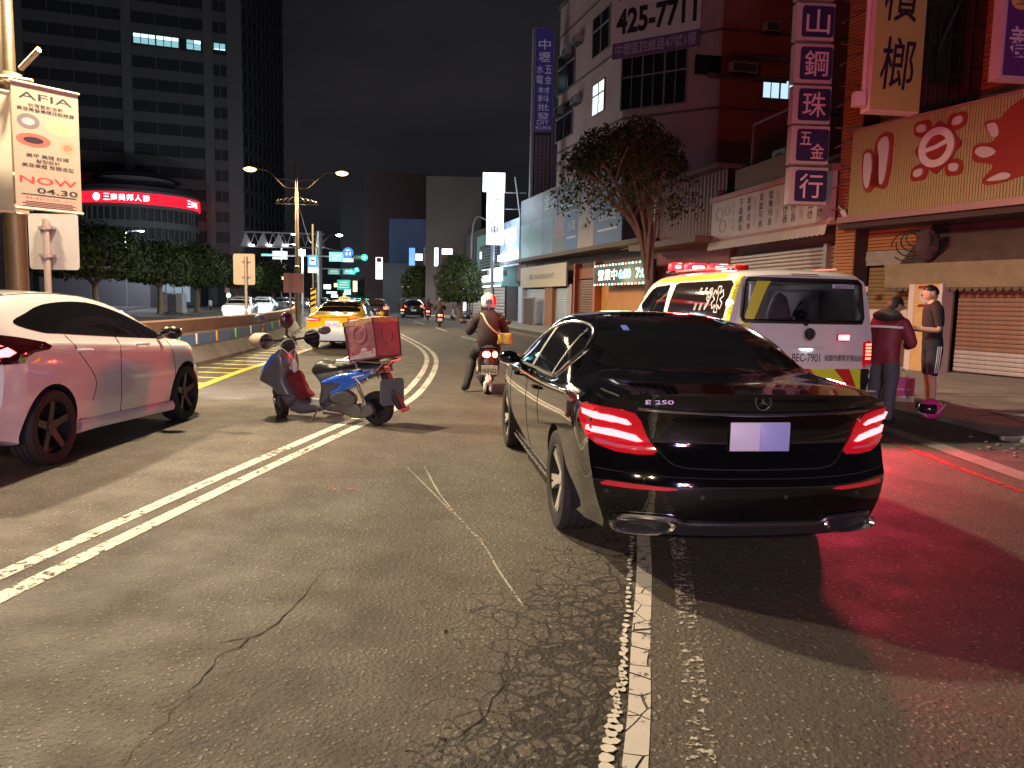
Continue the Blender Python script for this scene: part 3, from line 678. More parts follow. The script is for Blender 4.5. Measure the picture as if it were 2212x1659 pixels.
# ---- the black executive saloon
def saloon():
    root = thing('saloon_car', 'glossy black saloon with both brake lights glowing, stopped on the worn lane line in front', 'car', (1.211, 5.229, 0), pi/2 + .123)
    paint = M('black_paint', (.0022, .0022, .0026), .07, 0, 1.0, spec=.5)
    sp = dict(x=[-1.14, -.9, -.6, -.25, .0, .45, .9, 1.3, 1.7, 2.1, 2.42, 2.94, 3.4, 3.78],
        zt=[1.055, 1.075, 1.092, 1.125, 1.245, 1.40, 1.462, 1.468, 1.425, 1.28, 1.06, .955, .87, .70],
        zr=[1.02, 1.045, 1.062, 1.085, 1.18, 1.325, 1.385, 1.39, 1.35, 1.215, 1.02, .92, .83, .66],
        zs=[.955, .985, .995, .995, .985, .965, .955, .95, .945, .94, .925, .885, .80, .62],
        wm=[.885, .912, .922, .926, .926, .926, .926, .926, .926, .926, .925, .92, .90, .82], wl=[.80, .83, .85, .86, .86, .86, .86, .86, .86, .86, .86, .85, .82, .70],
        wr=[.74, .755, .76, .745, .70, .64, .615, .612, .625, .665, .73, .74, .69, .55], zb=[.245, .235, .225, .21, .18, .175, .175, .175, .175, .175, .175, .18, .19, .22],
        rz=[.2, .27, .36, .48, .575, .60, .66, .76, .86, .925, .955, 1.0, 1.05, 1.08], rx=[.12, .075, .03, .0, .0, .018, .035, .07, .065, .03, .02, .012, .0, .0],
        fz=[.2, .4, .6, .8], fx=[-.1, 0, -.03, -.25], lr=.62, kr=.27, kf=.5, lf=.8, shw=.045, mid=.75)
    vs, fs = shell(sp, 66, 4, 16); bv = bvh_of(vs, fs)
    body = make_body(root, vs, fs, paint, WELL, [(0, .335, .375, 0), (2.94, .335, .375, 0)])
    g = MB(); shut_line(g, bv, [(.72, .60), (.78, .75), (.70, .97)], 'L'); shut_line(g, bv, [(.72, .60), (.78, .75), (.70, .97)], 'R')
    for s in 'LR':
        shut_line(g, bv, [(1.42, .26), (1.40, .6), (1.42, .96)], s); shut_line(g, bv, [(2.5, .26), (2.52, .6), (2.46, .93)], s); shut_line(g, bv, [(.42, .27), (.6, .255), (1.42, .25), (2.5, .25)], s)
    shut_line(g, bv, [(.80, 1.035), (.70, .99), (.60, .82), (.50, .69), (.41, .645), (.2, .637), (0, .635), (-.2, .637), (-.41, .645), (-.50, .69), (-.60, .82), (-.70, .99), (-.80, 1.035)], 'B')
    shut_line(g, bv, [(.90, .615), (.6, .598), (.2, .59), (0, .59), (-.2, .59), (-.6, .598), (-.90, .615)], 'B', .006)
    g.build('shut_line', GAP, body)
    # glazing with a bright surround
    dlo = [(2.30, .985), (1.95, 1.17), (1.6, 1.285), (1.2, 1.355), (.8, 1.378), (.45, 1.355), (.22, 1.285), (.12, 1.20), (.20, 1.10), (.40, 1.005), (1.2, .985)]
    for s in 'LR':
        wm = MB(); project(wm, bv, resample(spline(dlo, 5, True), .05), s, .06, .004); wo = wm.build('side_window', DGLASS, root)
        tr = MB(); lp = spline(dlo, 6, True); surf_tube(tr, bv, lp+[lp[0], lp[1]], s, .013, .004, 6); tr.build('window_trim', CHROME, wo)
        pm = MB(); project(pm, bv, [(1.46, .99), (1.36, .99), (1.34, 1.36), (1.43, 1.36)], s, .06, .0055); project(pm, bv, [(.50, 1.0), (.46, 1.0), (.40, 1.33), (.44, 1.34)], s, .06, .0055); pm.build('window_pillar', PBLACK, wo)
    rw = [(.64, 1.115), (.70, 1.15), (.68, 1.24), (.60, 1.36), (.50, 1.405), (.25, 1.425), (0, 1.43), (-.25, 1.425), (-.50, 1.405), (-.60, 1.36), (-.68, 1.24), (-.70, 1.15), (-.64, 1.115), (-.3, 1.105), (0, 1.10), (.3, 1.105)]
    w_ = MB(); project(w_, bv, resample(rw, .06), 'B', .07, .004); rwo = w_.build('rear_window', DGLASS, root)
    st = MB(); project(st, bv, [(.40, 1.335), (.36, 1.335), (.36, 1.365), (.40, 1.365)], 'B', .03, .006); st.build('sticker', M('blue_sticker', (.1, .18, .6), .4), rwo)
    # tail lamps
    lampp = [(.895, .952), (.84, .960), (.74, .95), (.665, .93), (.63, .89), (.59, .80), (.54, .725), (.56, .705), (.64, .70), (.75, .707), (.84, .735), (.885, .78), (.905, .87)]
    for s in (1, -1):
        mir = lambda P: [(p[0]*s, p[1]) for p in P]
        l = MB(); project(l, bv, mir(lampp), 'B', .045, .012, 0, .02); lo = l.build('tail_lamp', TAILR, root)
        for bar in ([(.895, .925), (.79, .918), (.70, .898), (.672, .868), (.69, .862), (.80, .885), (.892, .897)], [(.882, .842), (.76, .832), (.65, .808), (.612, .775), (.64, .770), (.75, .792), (.86, .806), (.885, .815)]):
            b = MB(); project(b, bv, mir(bar), 'B', .03, .016, 0, .006); b.build('brake_light', BRAKE, lo)
        b = MB(); project(b, bv, mir([(.85, .775), (.74, .752), (.60, .738), (.60, .728), (.74, .727), (.85, .752)]), 'B', .04, .015, 0, .004); b.build('indicator_strip', M('lens_pale', (.55, .12, .16), .15, .2, 1.0, es=.12, ecol=(1, .1, .15)), lo)
        r_ = MB(); project(r_, bv, mir([(.83, .535), (.80, .553), (.62, .545), (.47, .538), (.44, .528), (.50, .520), (.70, .522), (.82, .525)]), 'B', .04, .006); r_.build('reflector', REFLECT, root)
        # tail pipe finisher
        e = MB(); ex = [(.74, .337), (.775, .302), (.72, .268), (.53, .262), (.44, .30), (.46, .338), (.6, .345)]; P = spline([(p[0]*s, p[1]) for p in ex], 4, True)
        k = len(P)
        cx = sum(p.x for p in P)/k; cz = sum(p.y for p in P)/k
        rings = []
        ex0 = surf(bv, s*.60, .31, 'B')[0].x
        for sc_, xo in ((1.0, ex0+.06), (1.04, ex0-.028), (.97, ex0-.036), (.85, ex0-.024), (.80, ex0+.06)):
            rings.append([(xo + .22*(abs(p.x)-.60), cx+(p.x-cx)*sc_, cz+(p.y-cz)*sc_) for p in P])
        e.add([q for r in rings for q in r], [(i*k+j, i*k+(j+1) % k, (i+1)*k+(j+1) % k, (i+1)*k+j) for i in range(4) for j in range(k)])
        e.add(rings[-1], [tuple(range(k))], 1); e.build('tail_pipe', [CHROME, WELL], root)
    c = MB(); surf_tube(c, bv, spline([(.655, .962), (.4, .952), (0, .944), (-.4, .952), (-.655, .962)], 6), 'B', .011, .010, 8); c.build('boot_strip', CHROME, root)
    v = MB(); project(v, bv, [(.76, .362), (.70, .358), (.42, .36), (.38, .345), (0, .345), (-.38, .345), (-.42, .36), (-.70, .358), (-.76, .362), (-.74, .29), (-.6, .262), (0, .255), (.6, .262), (.74, .29)], 'B', .05, .006, 0, .01); vo = v.build('rear_valance', M('satin_black', (.02, .02, .022), .30), root)
    v = MB(); surf_tube(v, bv, spline([(.735, .352), (.68, .366), (.46, .364), (.38, .336), (.2, .332), (-.2, .332), (-.38, .336), (-.46, .364), (-.68, .366), (-.735, .352)], 6), 'B', .014, .010, 8); v.build('valance_strip', CHROME, vo)
    p = MB(); p.box((-1.088, -.015, .815), (.012, .34, .16), 0, None, .005); po = p.build('number_plate', [M('plate_lilac', (.62, .60, .80), .4)], root)
    q = MB(); q.box((-1.0955, -.098, .815), (.004, .17, .152), 0, None, .001); q.build('plate_tint', M('plate_blue', (.33, .37, .74), .4), po)
    b = MB(); T = Matrix.Translation((surf(bv, 0, 1.012, 'B')[0].x-.004, .0, 1.012)) @ Matrix.Rotation(-pi/2, 4, 'Z') @ Matrix.Rotation(pi/2-.12, 4, 'X')
    b.lathe([(.046, -.004), (.046, .006), (.0405, .006), (.0405, -.004)], 40, 0, T)
    for k_ in range(3):
        a = pi/2 + 2*pi*k_/3; d_ = V((cos(a), sin(a), 0)); n_ = V((-sin(a), cos(a), 0))
        b.add([d_*.043, n_*.0085+V((0, 0, .001)), V((0, 0, .008)), -n_*.0085+V((0, 0, .001))], [(0, 1, 2), (0, 2, 3)], 0, T)
    b.build('badge', CHROME, root)
    T2 = Matrix.Translation((surf(bv, .56, 1.0, 'B')[0].x-.002, .555, 1.0)) @ Matrix.Rotation(-pi/2-.0, 4, 'Z') @ Matrix.Rotation(pi/2-.1, 4, 'X')
    b = MB(); put(b, 'E 250', (0, 0), .15, .023, 0, T2 @ Matrix.Rotation(-.10, 4, 'Y'), .01, .022, 0, .03); b.build('lettering', M('badge_grey', (.30, .29, .32), .45, .8), root)
    for y in (.80, .31, -.16, -.62): s_ = MB(); project(s_, bv, [(y+.012*cos(a*pi/5), .49+.012*sin(a*pi/5)) for a in range(10)], 'B', .02, .003); s_.build('parking_sensor', M('sensor_ring', (.03, .03, .032), .3), body)
    b = MB()
    for s in (1, -1): b = MB(); b.tube([(.42, s*.868, .225), (1.4, s*.872, .215), (2.5, s*.868, .215)], .012, 6); b.build('sill_strip', CHROME, root)
    for s in (1, -1):
        b = MB(); b.ball((2.2, s*.985, 1.0), (.08, .10, .062), 16, 10); b.tube([(2.2, s*.86, .97), (2.2, s*.95, .98)], [.03, .025], 8); b.build('door_mirror', paint, root)
        for x in (.88, 2.0):
            b = MB(); b.tube(spline([(x-.11, s*.918, .865), (x-.09, s*.95, .868), (x+.09, s*.952, .862), (x+.11, s*.922, .858)], 4), [.012]*13, 8); b.build('door_handle', paint, root)
    for x in (0, 2.94):
        for s in (1, -1): wheel(root, (x, s*.80, .335), .335, .245, s, [TYRE, RIMS, RIMD], 5, True, .70, 0)
    return root
saloon_car = saloon()
# ---- white hot hatchback
HATCH = dict(x=[-.83, -.62, -.35, .0, .5, 1.0, 1.45, 1.85, 2.15, 2.4, 2.648, 3.1, 3.53],
    zt=[1.06, 1.28, 1.44, 1.515, 1.535, 1.52, 1.455, 1.335, 1.21, 1.10, 1.035, .95, .74], zr=[1.02, 1.23, 1.385, 1.455, 1.475, 1.46, 1.40, 1.285, 1.165, 1.06, .995, .91, .70],
    zs=[1.0, 1.06, 1.09, 1.10, 1.075, 1.045, 1.015, .985, .965, .95, .935, .87, .64], wm=[.86, .90, .912, .915, .912, .91, .91, .91, .91, .912, .915, .905, .82],
    wl=[.78, .82, .85, .86, .86, .86, .86, .86, .86, .86, .86, .85, .72], wr=[.66, .63, .605, .59, .585, .585, .60, .625, .66, .70, .72, .70, .55], zb=[.30, .25, .22, .20, .19, .19, .19, .19, .19, .19, .19, .19, .22],
    rz=[.2, .35, .5, .7, .9, 1.1], rx=[.12, .05, .0, .02, .04, .02], fz=[.2, .4, .6, .8], fx=[-.08, 0, -.02, -.2], lr=.6, kr=.28, kf=.5, lf=.8, shw=.05, mid=.8)
def hatchback():
    root = thing('hatchback_car', 'white hatchback with a black side window and black wheels passing on the left', 'car', (-4.93, 6.72, 0), pi/2-.018)
    paint = M('white_paint', (.74, .74, .75), .16, 0, 1.0)
    vs, fs = shell(HATCH, 60, 4, 14); bv = bvh_of(vs, fs)
    body = make_body(root, vs, fs, paint, WELL, [(0, .335, .385, 0), (2.648, .335, .385, 0)])
    dlo = [(-.26, 1.255), (-.02, 1.335), (.3, 1.405), (.73, 1.43), (1.1, 1.415), (1.42, 1.355), (1.81, 1.245), (2.2, 1.10), (2.24, 1.035), (2.1, 1.02), (1.4, 1.065), (.7, 1.115), (.24, 1.15), (.0, 1.17)]
    for s in 'LR':
        wm = MB(); project(wm, bv, resample(spline(dlo, 4, True), .06), s, .07, .004); wo = wm.build('side_window', DGLASS, root)
        pm = MB()
        for a, b_ in (((1.18, 1.08), (1.02, 1.42)), ((.22, 1.16), (.16, 1.37))): project(pm, bv, ribbon([a, b_], .05), s, .06, .0055)
        pm.build('window_pillar', M('pillar_gloss', (.006, .006, .007), .12), wo)
        g = MB()
        for pts in ([(.62, .50), (.66, .7), (.40, .98), (.30, 1.13)], [(1.16, .30), (1.13, .7), (1.16, 1.07)], [(2.30, .28), (2.34, .6), (2.26, 1.0)], [(.44, .345), (.6, .30), (1.16, .285), (2.30, .275)]): shut_line(g, bv, pts, s, .008)
        shut_line(g, bv, [(.42, .335), (1.2, .29), (2.34, .26)], s, .014)
        g.build('shut_line', GAP, body)
        l = MB(); project(l, bv, [(-.75, 1.14), (-.5, 1.165), (-.33, 1.135), (-.07, 1.085), (.0, 1.05), (-.05, 1.025), (-.25, 1.01), (-.34, .98), (-.38, .93), (-.75, .93)], s, .05, .012, 0, .02); lo = l.build('tail_lamp', M('tail_lens_smoked', (.03, .004, .006), .08, 0, 1.0), root)
        for bar in ([(-.8, 1.12), (-.56, 1.10), (-.50, 1.07), (-.8, 1.065)], [(-.8, 1.03), (-.55, 1.035), (-.48, 1.06), (-.44, 1.02), (-.50, .99), (-.8, .975)]):
            b = MB(); project(b, bv, bar, s, .03, .016, 0, .006); b.build('brake_light', BRAKE, lo)
        b = MB(); project(b, bv, [(-.29, .925), (-.22, .95), (-.17, .965), (-.20, .935)], s, .03, .005); b.build('side_marker', M('amber_lens', (.8, .25, .02), .2, 0, 1.0, es=.5, ecol=(1, .35, .03)), body)
        h = MB(); project(h, bv, [(2.95, .86), (3.15, .88), (3.35, .78), (3.3, .72), (3.1, .74), (2.98, .80)], s, .05, .006); h.build('headlight', WLENS, root)
    for s in (1, -1):
        hl_ = lamp('headlight_beam', (3.62, s*.60, .70), 420, (.86, .93, 1), .08, 'SPOT', parent=root); hl_.rotation_euler = (0, R(-86), 0); hl_.data.spot_size = R(75); hl_.data.spot_blend = .6
        b = MB(); b.ball((2.03, s*1.02, 1.095), (.085, .125, .078), 16, 10); b.tube([(2.08, s*.84, 1.04), (2.05, s*.97, 1.06)], [.035, .028], 8); b.build('door_mirror', [M('mirror_black', (.012, .012, .013), .25, 0, .5)], root)
        for x in (.50, 1.60):
            b = MB(); b.tube(spline([(x-.12, s*.893, .985), (x-.09, s*.93, .99), (x+.08, s*.93, .983), (x+.12, s*.895, .975)], 4), [.015]*13, 8); b.build('door_handle', paint, root)
        b = MB(); b.grid(lambda u, v: (.43+u*1.92, s*(.878+.018*sin(pi*v)), .335-.06*u-.0-.11*v), 8, 4); b.build('side_skirt', paint, root)
    sp = MB(); sp.grid(lambda u, v: (-.20-.42*v, (u-.5)*1.16*(1-.06*v), 1.525+.02*sin(pi*u)-.05*v-.03*(2*u-1)**2), 14, 6); sp.grid(lambda u, v: (-.20-.42*v, (u-.5)*1.16*(1-.06*v), 1.495+.02*sin(pi*u)-.06*v-.03*(2*u-1)**2), 14, 6)
    for s in (1, -1): sp.grid(lambda u, v: (-.12-.50*u, s*(.585-.02*u), 1.50-.055*u-.26*v*u), 6, 4)
    sp.build('roof_spoiler', paint, root)
    b = MB(); project(b, bv, [(.56, 1.09), (.60, 1.2), (.52, 1.38), (-.52, 1.38), (-.60, 1.2), (-.56, 1.09)], 'B', .08, .004); b.build('rear_window', DGLASS, root)
    b = MB(); surf_tube(b, bv, [(-.1+.13*i, .52) for i in range(11)], 'T', .007, -.001); surf_tube(b, bv, [(-.1+.13*i, -.52) for i in range(11)], 'T', .007, -.001); b.build('roof_channel', GAP, root)
    for x, r in ((0, .335), (2.648, .335)):
        for s in (1, -1): wheel(root, (x, s*.80, r), r, .235, s, [TYRE, RIMB, RIMD], 5, False, .74)
    return root
hatchback_car = hatchback()
# ---- ambulance
def ambulance():
    root = thing('ambulance', 'white and yellow ambulance van with a lit red light bar parked at the right kerb', 'ambulance', (3.267, 9.892, 0), pi/2+.148)
    paint = M('ambulance_white', (.72, .71, .72), .2, 0, .8)
    sp = dict(x=[-.99, -.8, -.5, 0, 1.0, 1.9, 2.2, 2.5, 2.75, 3.0, 3.2, 3.5, 3.88],
        zt=[1.90, 1.95, 1.975, 1.985, 1.985, 1.97, 1.93, 1.83, 1.66, 1.46, 1.27, 1.10, .85], zr=[1.83, 1.88, 1.90, 1.91, 1.91, 1.895, 1.855, 1.76, 1.60, 1.40, 1.215, 1.05, .80],
        zs=[1.26, 1.26, 1.26, 1.26, 1.25, 1.24, 1.23, 1.21, 1.18, 1.14, 1.08, .98, .74], wm=[.93, .945, .952, .952, .952, .952, .952, .95, .948, .945, .94, .92, .82],
        wl=[.86, .88, .90, .90, .90, .90, .90, .90, .90, .90, .89, .86, .72], wr=[.79, .795, .80, .80, .80, .795, .785, .78, .78, .79, .80, .78, .6], zb=[.36, .30, .26, .24, .24, .24, .24, .24, .24, .24, .24, .24, .26],
        rz=[.3, .45, .55, .60, .9, 1.25, 1.35, 1.9], rx=[.05, 0, 0, .03, .035, .045, .06, .13], fz=[.2, .4, .6, .9], fx=[-.05, 0, -.02, -.1], lr=.45, kr=.16, kf=.4, lf=.7, shw=.03, mid=.8, bow=.03)
    vs, fs = shell(sp, 56, 3, 14); bv = bvh_of(vs, fs)
    # hollow cabin seen through the tail window
    inner = M('cabin_lining', (.35, .34, .35), .8)
    c1 = MB(); c1.box((.55, 0, 1.28), (2.6, 1.5, 1.16), 0, None, .12); k1 = c1.build('cutter', inner)
    win = [(.71, 1.36), (.735, 1.42), (.70, 1.80), (.66, 1.835), (-.66, 1.835), (-.70, 1.80), (-.735, 1.42), (-.71, 1.36)]
    c2 = MB(); c2.prism([(p[0], p[1]) for p in win], -.3, .9, 0, Matrix.Translation((-.60, 0, 0)) @ Matrix(((0, 0, -1, 0), (1, 0, 0, 0), (0, 1, 0, 0), (0, 0, 0, 1)))); k2 = c2.build('cutter', PBLACK, None, 0)
    body = make_body(root, vs, fs, paint, WELL, [(0, .335, .39, 0), (3.0, .335, .39, 0)], cuts=(k1, k2))
    w_ = MB(); project(w_, bv, [(.745, 1.345), (.765, 1.42), (.73, 1.815), (.67, 1.86), (-.67, 1.86), (-.73, 1.815), (-.765, 1.42), (-.745, 1.345)], 'B', .12, .003, 0, .004); rwo = w_.build('rear_window', glass('van_glass', (.42, .40, .42)), root)
    t = MB(); surf_tube(t, bv, resample([(a*1.03, c+.004*(1 if c > 1.6 else -1)) for a, c in win], .08)+[V((win[0][0]*1.03, win[0][1]-.004))], 'B', .026, .0, 6); t.build('window_seal', M('seal_black', (.006, .005, .006), .4), rwo)
    s_ = MB(); project(s_, bv, [(-.33, 1.755), (-.33, 1.80), (-.635, 1.80), (-.635, 1.755)], 'B', .05, .007); so = s_.build('sticker', M('sticker_white', (.7, .7, .8), .4), rwo)
    bk = lambda x, y, z: Matrix.Translation((x, y, z)) @ Matrix.Rotation(-pi/2, 4, 'Z') @ Matrix.Rotation(pi/2, 4, 'X')
    q = MB(); put(q, 'LifeWATCH', (0, 0), .27, .033, 0, bk(-.903, -.483, 1.777), .015, .0); q.build('lettering', M('ink_blue', (.05, .05, .25), .5), rwo)
    wp = MB(); wp.tube([(-.965, .02, 1.34), (-.955, -.06, 1.375), (-.945, -.45, 1.395)], [.012, .011, .006], 6); wp.ball((-.965, .02, 1.34), .03, 10, 6); wp.build('wiper', PBLACK, root)
    # interior seat, rail and monitor
    i = MB(); i.pillow([(.16, .72), (.46, .72), (.47, 1.45), (.40, 1.66), (.30, 1.72), (.22, 1.66), (.15, 1.45)], .09, .07, 0, Matrix.Translation((.35, 0, 0)) @ Matrix.Rotation(-pi/2, 4, 'Z')); i.build('attendant_seat', M('seat_grey', (.35, .32, .33), .7), root)
    i = MB(); i.pillow([(-.12, .7), (.1, .7), (.1, 1.35), (.05, 1.45), (-.07, 1.45), (-.12, 1.35)], .08, .05, 0, Matrix.Translation((.9, .0, 0)) @ Matrix.Rotation(-pi/2, 4, 'Z')); i.build('jump_seat', M('seat_rose', (.30, .2, .22), .7), root)
    i = MB(); i.box((1.0, -.25, 1.3), (.06, .10, 1.1)); i.tube(spline([(.55, -.10, 1.30), (.55, -.13, 1.34), (.55, -.13, 1.60), (.55, -.10, 1.64)], 5), .018, 8, 1); i.build('grab_rail', [M('rail_grey', (.4, .4, .42), .5), M('rail_yellow', (.75, .5, .05), .5)], root)
    i = MB(); i.box((.6, -.62, 1.5), (1.2, .14, .5), 0, None, .03); i.tube(spline([(.2, -.4, 1.34), (.15, -.45, 1.50), (.25, -.6, 1.62), (.3, -.55, 1.42)], 6), .012, 6, 1); i.ball((.1, -.48, 1.43), (.09, .07, .07), 12, 8, 1); i.build('equipment_cabinet', [M('cabinet_grey', (.22, .21, .22), .6), PBLACK], root)
    lamp('cabin_fill', (.9, .1, 1.74), 10, (1, .9, .92), .15, 'POINT', parent=root)  # added fill so the interior shows through the tail window
    # the tailgate strobe throws its red over the road behind
    st_ = lamp('strobe_glow', (-1.05, -.455, 1.185), 620, (1, .05, .10), .12, 'SPOT', parent=root); st_.rotation_euler = (0, R(80), 0); st_.data.spot_size = R(120); st_.data.spot_blend = .5
    # side glass and livery
    for s, sg in (('L', 1), ('R', -1)):
        g = MB(); project(g, bv, [(1.28, 1.33), (1.12, 1.80), (1.0, 1.825), (-.66, 1.825), (-.72, 1.78), (-.66, 1.33)], s, .12, .004); go = g.build('side_window', M('van_side_glass', (.02, .012, .014), .04, spec=.6), root)
        g2 = MB(); project(g2, bv, [(1.98, 1.33), (2.30, 1.33), (2.55, 1.52), (2.15, 1.74), (1.95, 1.79), (1.35, 1.81), (1.42, 1.33)], s, .12, .004); g2.build('cab_window', DGLASS, root)
        yl = M('livery_yellow', (.62, .58, .02), .35, 0, .4, es=.03, ecol=(.9, .85, .05))
        y = MB(); project(y, bv, [(-.83, 1.84), (-.855, 1.82), (-.885, 1.30), (-.855, 1.30)], s, .02, .010)
        if sg == 1: project(y, bv, [(-.745, 1.86), (-.785, 1.87), (-.80, 1.30), (-.745, 1.30)], s, .022, .010); project(y, bv, [(-.70, 1.30), (-.70, 1.05), (2.4, 1.05), (2.4, 1.19), (-.6, 1.19), (-.6, 1.30)], s, .12, .003); project(y, bv, ribbon([(-.8, 1.885), (1.2, 1.88), (1.9, 1.87)], .05), s, .12, .003); y.build('livery_band', yl, body)
        rd = MB(); project(rd, bv, [(-.86, .78), (2.9, .78), (2.9, .92), (-.86, .92)], s, .12, .003); rd.build('livery_stripe', M('livery_red', (.45, .02, .03), .35, 0, .4), body)
        if sg == 1:
            def onL(mb, x, z, W, H, txt=None, poly=None):
                T = Matrix.Translation((x, .0, z)) @ Matrix.Rotation(pi, 4, 'Z') @ Matrix.Rotation(pi/2, 4, 'X')
                return T
            o2 = MB()
            for k, (x, ch) in enumerate(((.19, '1'), (.02, '1'), (-.15, '9'))):
                tv, tf = textmesh(ch, .0)
                x0 = min(v.x for v in tv); x1 = max(v.x for v in tv); y0 = min(v.y for v in tv); y1 = max(v.y for v in tv); ed = {}
                for f in tf:
                    for i_ in range(len(f)): a, b = f[i_], f[(i_+1) % len(f)]; ed[(min(a, b), max(a, b))] = ed.get((min(a, b), max(a, b)), 0)+1
                for (a, b), n_ in ed.items():
                    if n_ == 1:
                        P = []
                        for q_ in (a, b): v = tv[q_]; xx = x - ((v.x-(x0+x1)/2)/max(x1-x0, .3))*.12 + .10*(.5-(v.y-y0)/(y1-y0)); P.append((xx, 1.47+(v.y-y0)/(y1-y0)*.27))
                        if (V(P[0])-V(P[1])).length > .004: project(o2, bv, ribbon(P, .014), 'L', .3, .007, 0, .002)
            star = []
            for k in range(6):
                a = pi/2 + k*pi/3; d = V((cos(a), sin(a))); n_ = V((-d.y, d.x)); star += [V((-.43, 1.60)) + d*.06 - n_*.055, V((-.43, 1.60)) + d*.165 - n_*.045, V((-.43, 1.60)) + d*.165 + n_*.045, V((-.43, 1.60)) + d*.06 + n_*.055][1:3] + []
            st2 = []
            for k in range(6):
                a = pi/2 + k*pi/3; d = V((cos(a), sin(a))); n_ = V((-d.y, d.x)); c_ = V((-.43, 1.60))
                st2 += [c_ + d*.155 + n_*-.042, c_ + d*.155 + n_*.042, c_ + V((cos(a+pi/6), sin(a+pi/6)))*.078]
            for k in range(len(st2)): project(o2, bv, ribbon([st2[k], st2[(k+1) % len(st2)]], .014), 'L', .3, .007, 0, .002)
            project(o2, bv, ribbon([(-.43, 1.50), (-.43, 1.70)], .012), 'L', .3, .007, 0, .002)
            o2.build('lettering', M('vinyl_white', (.75, .7, .7), .4), go)
    # lit side marker
    m_ = MB(); project(m_, bv, [(-.74+.05*cos(a*pi/6), 1.56+.05*sin(a*pi/6)) for a in range(12)], 'L', .03, .012, 0, .014); m_.build('side_light', EM('warm_marker', (1, .82, .45), 9), root)
    # tailgate furniture
    T = bk(-.975, -.02, 1.215); e = MB(); e.lathe([(.075, 0), (.075, .010), (.062, .012), (.062, .004)], 32, 0, T); e.lathe([(.062, .003), (.001, .003)], 32, 1, T)
    for pts in (([(-.053, .028), (-.022, -.052), (0, -.004), (.022, -.052), (.053, .028)]), ([(-.024, .054), (0, .010), (.024, .054)])): e.tube([(p[0], p[1], .009) for p in pts], .006, 6, 0, T)
    e.build('badge', [CHROME, M('badge_dark', (.02, .02, .03), .3)], root)
    p = MB(); p.box((-.965, .0, .955), (.012, .40, .17), 0, None, .004); po = p.build('number_plate', PLATEW, root)
    q = MB(); put(q, 'BEC-7901', (0, 0), .35, .095, 0, bk(-.9735, .0, .945), .008, .0); q.build('lettering', PLATETXT, po)
    q = MB(); put(q, '桃園市護車字第826號', (0, 0), .50, .075, 0, bk(-.968, -.485, .945), .0, .0); q.build('fleet_lettering', PLATETXT, body)
    q = MB(); q.box((-.955, -.01, 1.062), (.05, .42, .028), 0, None, .008); q.build('plate_light_strip', M('ambulance_white', (1, 1, 1)), root)
    lp_ = MB(); lp_.box((-.968, .0, 1.044), (.02, .14, .006)); lp_.build('plate_light', EM('plate_lamp', (.85, .92, 1), 22), root)
    ht = MB(); ht.box((-.962, -.455, 1.185), (.03, .16, .085), 0, None, .012); ho = ht.build('strobe_housing', REFLECT, root); hl = MB(); hl.box((-.980, -.455, 1.185), (.008, .135, .062), 0, None, .003); hl.build('strobe_light', EM('strobe_red', (1, .07, .09), 16), ho)
    b = MB(); project(b, bv, [(.17, 1.885), (.17, 1.908), (-.17, 1.908), (-.17, 1.885)], 'B', .06, .006); b.build('high_brake_light', TAILD, root)
    ch = MB(); rg = [(.92, .815), (-.75, .815), (-.76, .56), (-.70, .47), (.92, .47)]
    project(ch, bv, [(.8, .815), (-.755, .815), (-.76, .56), (-.70, .475), (.8, .475)], 'B', .1, .003, 0)
    for k in (-1, 0, 1, 2):
        y0_ = -.37 + .52*k; pl = [(y0_, .815), (y0_-.21, .815), (y0_-.21-.34, .475), (y0_-.34, .475)]
        pl = [(max(-.757, min(.8, a)), b_) for a, b_ in pl]
        if max(a for a, b_ in pl)-min(a for a, b_ in pl) > .02: project(ch, bv, pl, 'B', .08, .006, 1)
    ch.build('chevron_panel', [M('chevron_lime', (.55, .62, .02), .35, 0, .3, es=.05, ecol=(.7, .85, .05)), M('chevron_red', (.45, .015, .02), .35, 0, .3, es=.03, ecol=(1, .05, .05))], body)
    for s in (1, -1):
        l = MB(); project(l, bv, [(s*.775, 1.13), (s*.87, 1.15), (s*.935, 1.10), (s*.94, .84), (s*.80, .825), (s*.775, .86)], 'B', .04, .014, 0, .02); lo = l.build('tail_lamp', TAILR, root)
        for z in (1.10, 1.06, 1.02, .98, .935): b = MB(); project(b, bv, [(s*.81, z+.012), (s*.90, z+.012), (s*.90, z-.012), (s*.81, z-.012)], 'B', .04, .018, 0, .005); b.build('light_bar', EM('tail_dim', (1, .10, .06), 7), lo)
        b = MB(); project(b, bv, [(s*.81, .865), (s*.92, .865), (s*.92, .835), (s*.81, .835)], 'B', .04, .018, 0, .005); b.build('reversing_lens', WLENS, lo)
        b = MB(); project(b, bv, [(s*.76, .81), (s*.935, .81), (s*.93, .38), (s*.76, .38)], 'B', .06, .012, 0, .012); bo = b.build('bumper_corner', PBLACK, root)
        b = MB(); b.box((-.925, s*.845, .475), (.10, .17, .035), 0, None, .01); b.build('reflector', M('amber_red', (.75, .10, .04), .2, 0, 1, es=.5, ecol=(1, .15, .06)), root)
        b = MB(); b.box((-.925, s*.85, .555), (.08, .12, .02)); b.build('bumper_step', M('step_grey', (.4, .4, .42), .5), bo)
    # light bar across the cab roof
    b = MB(); b.box((2.05, 0, 2.015), (.26, 1.24, .05), 0, None, .012); lb = b.build('light_bar_base', PBLACK, root)
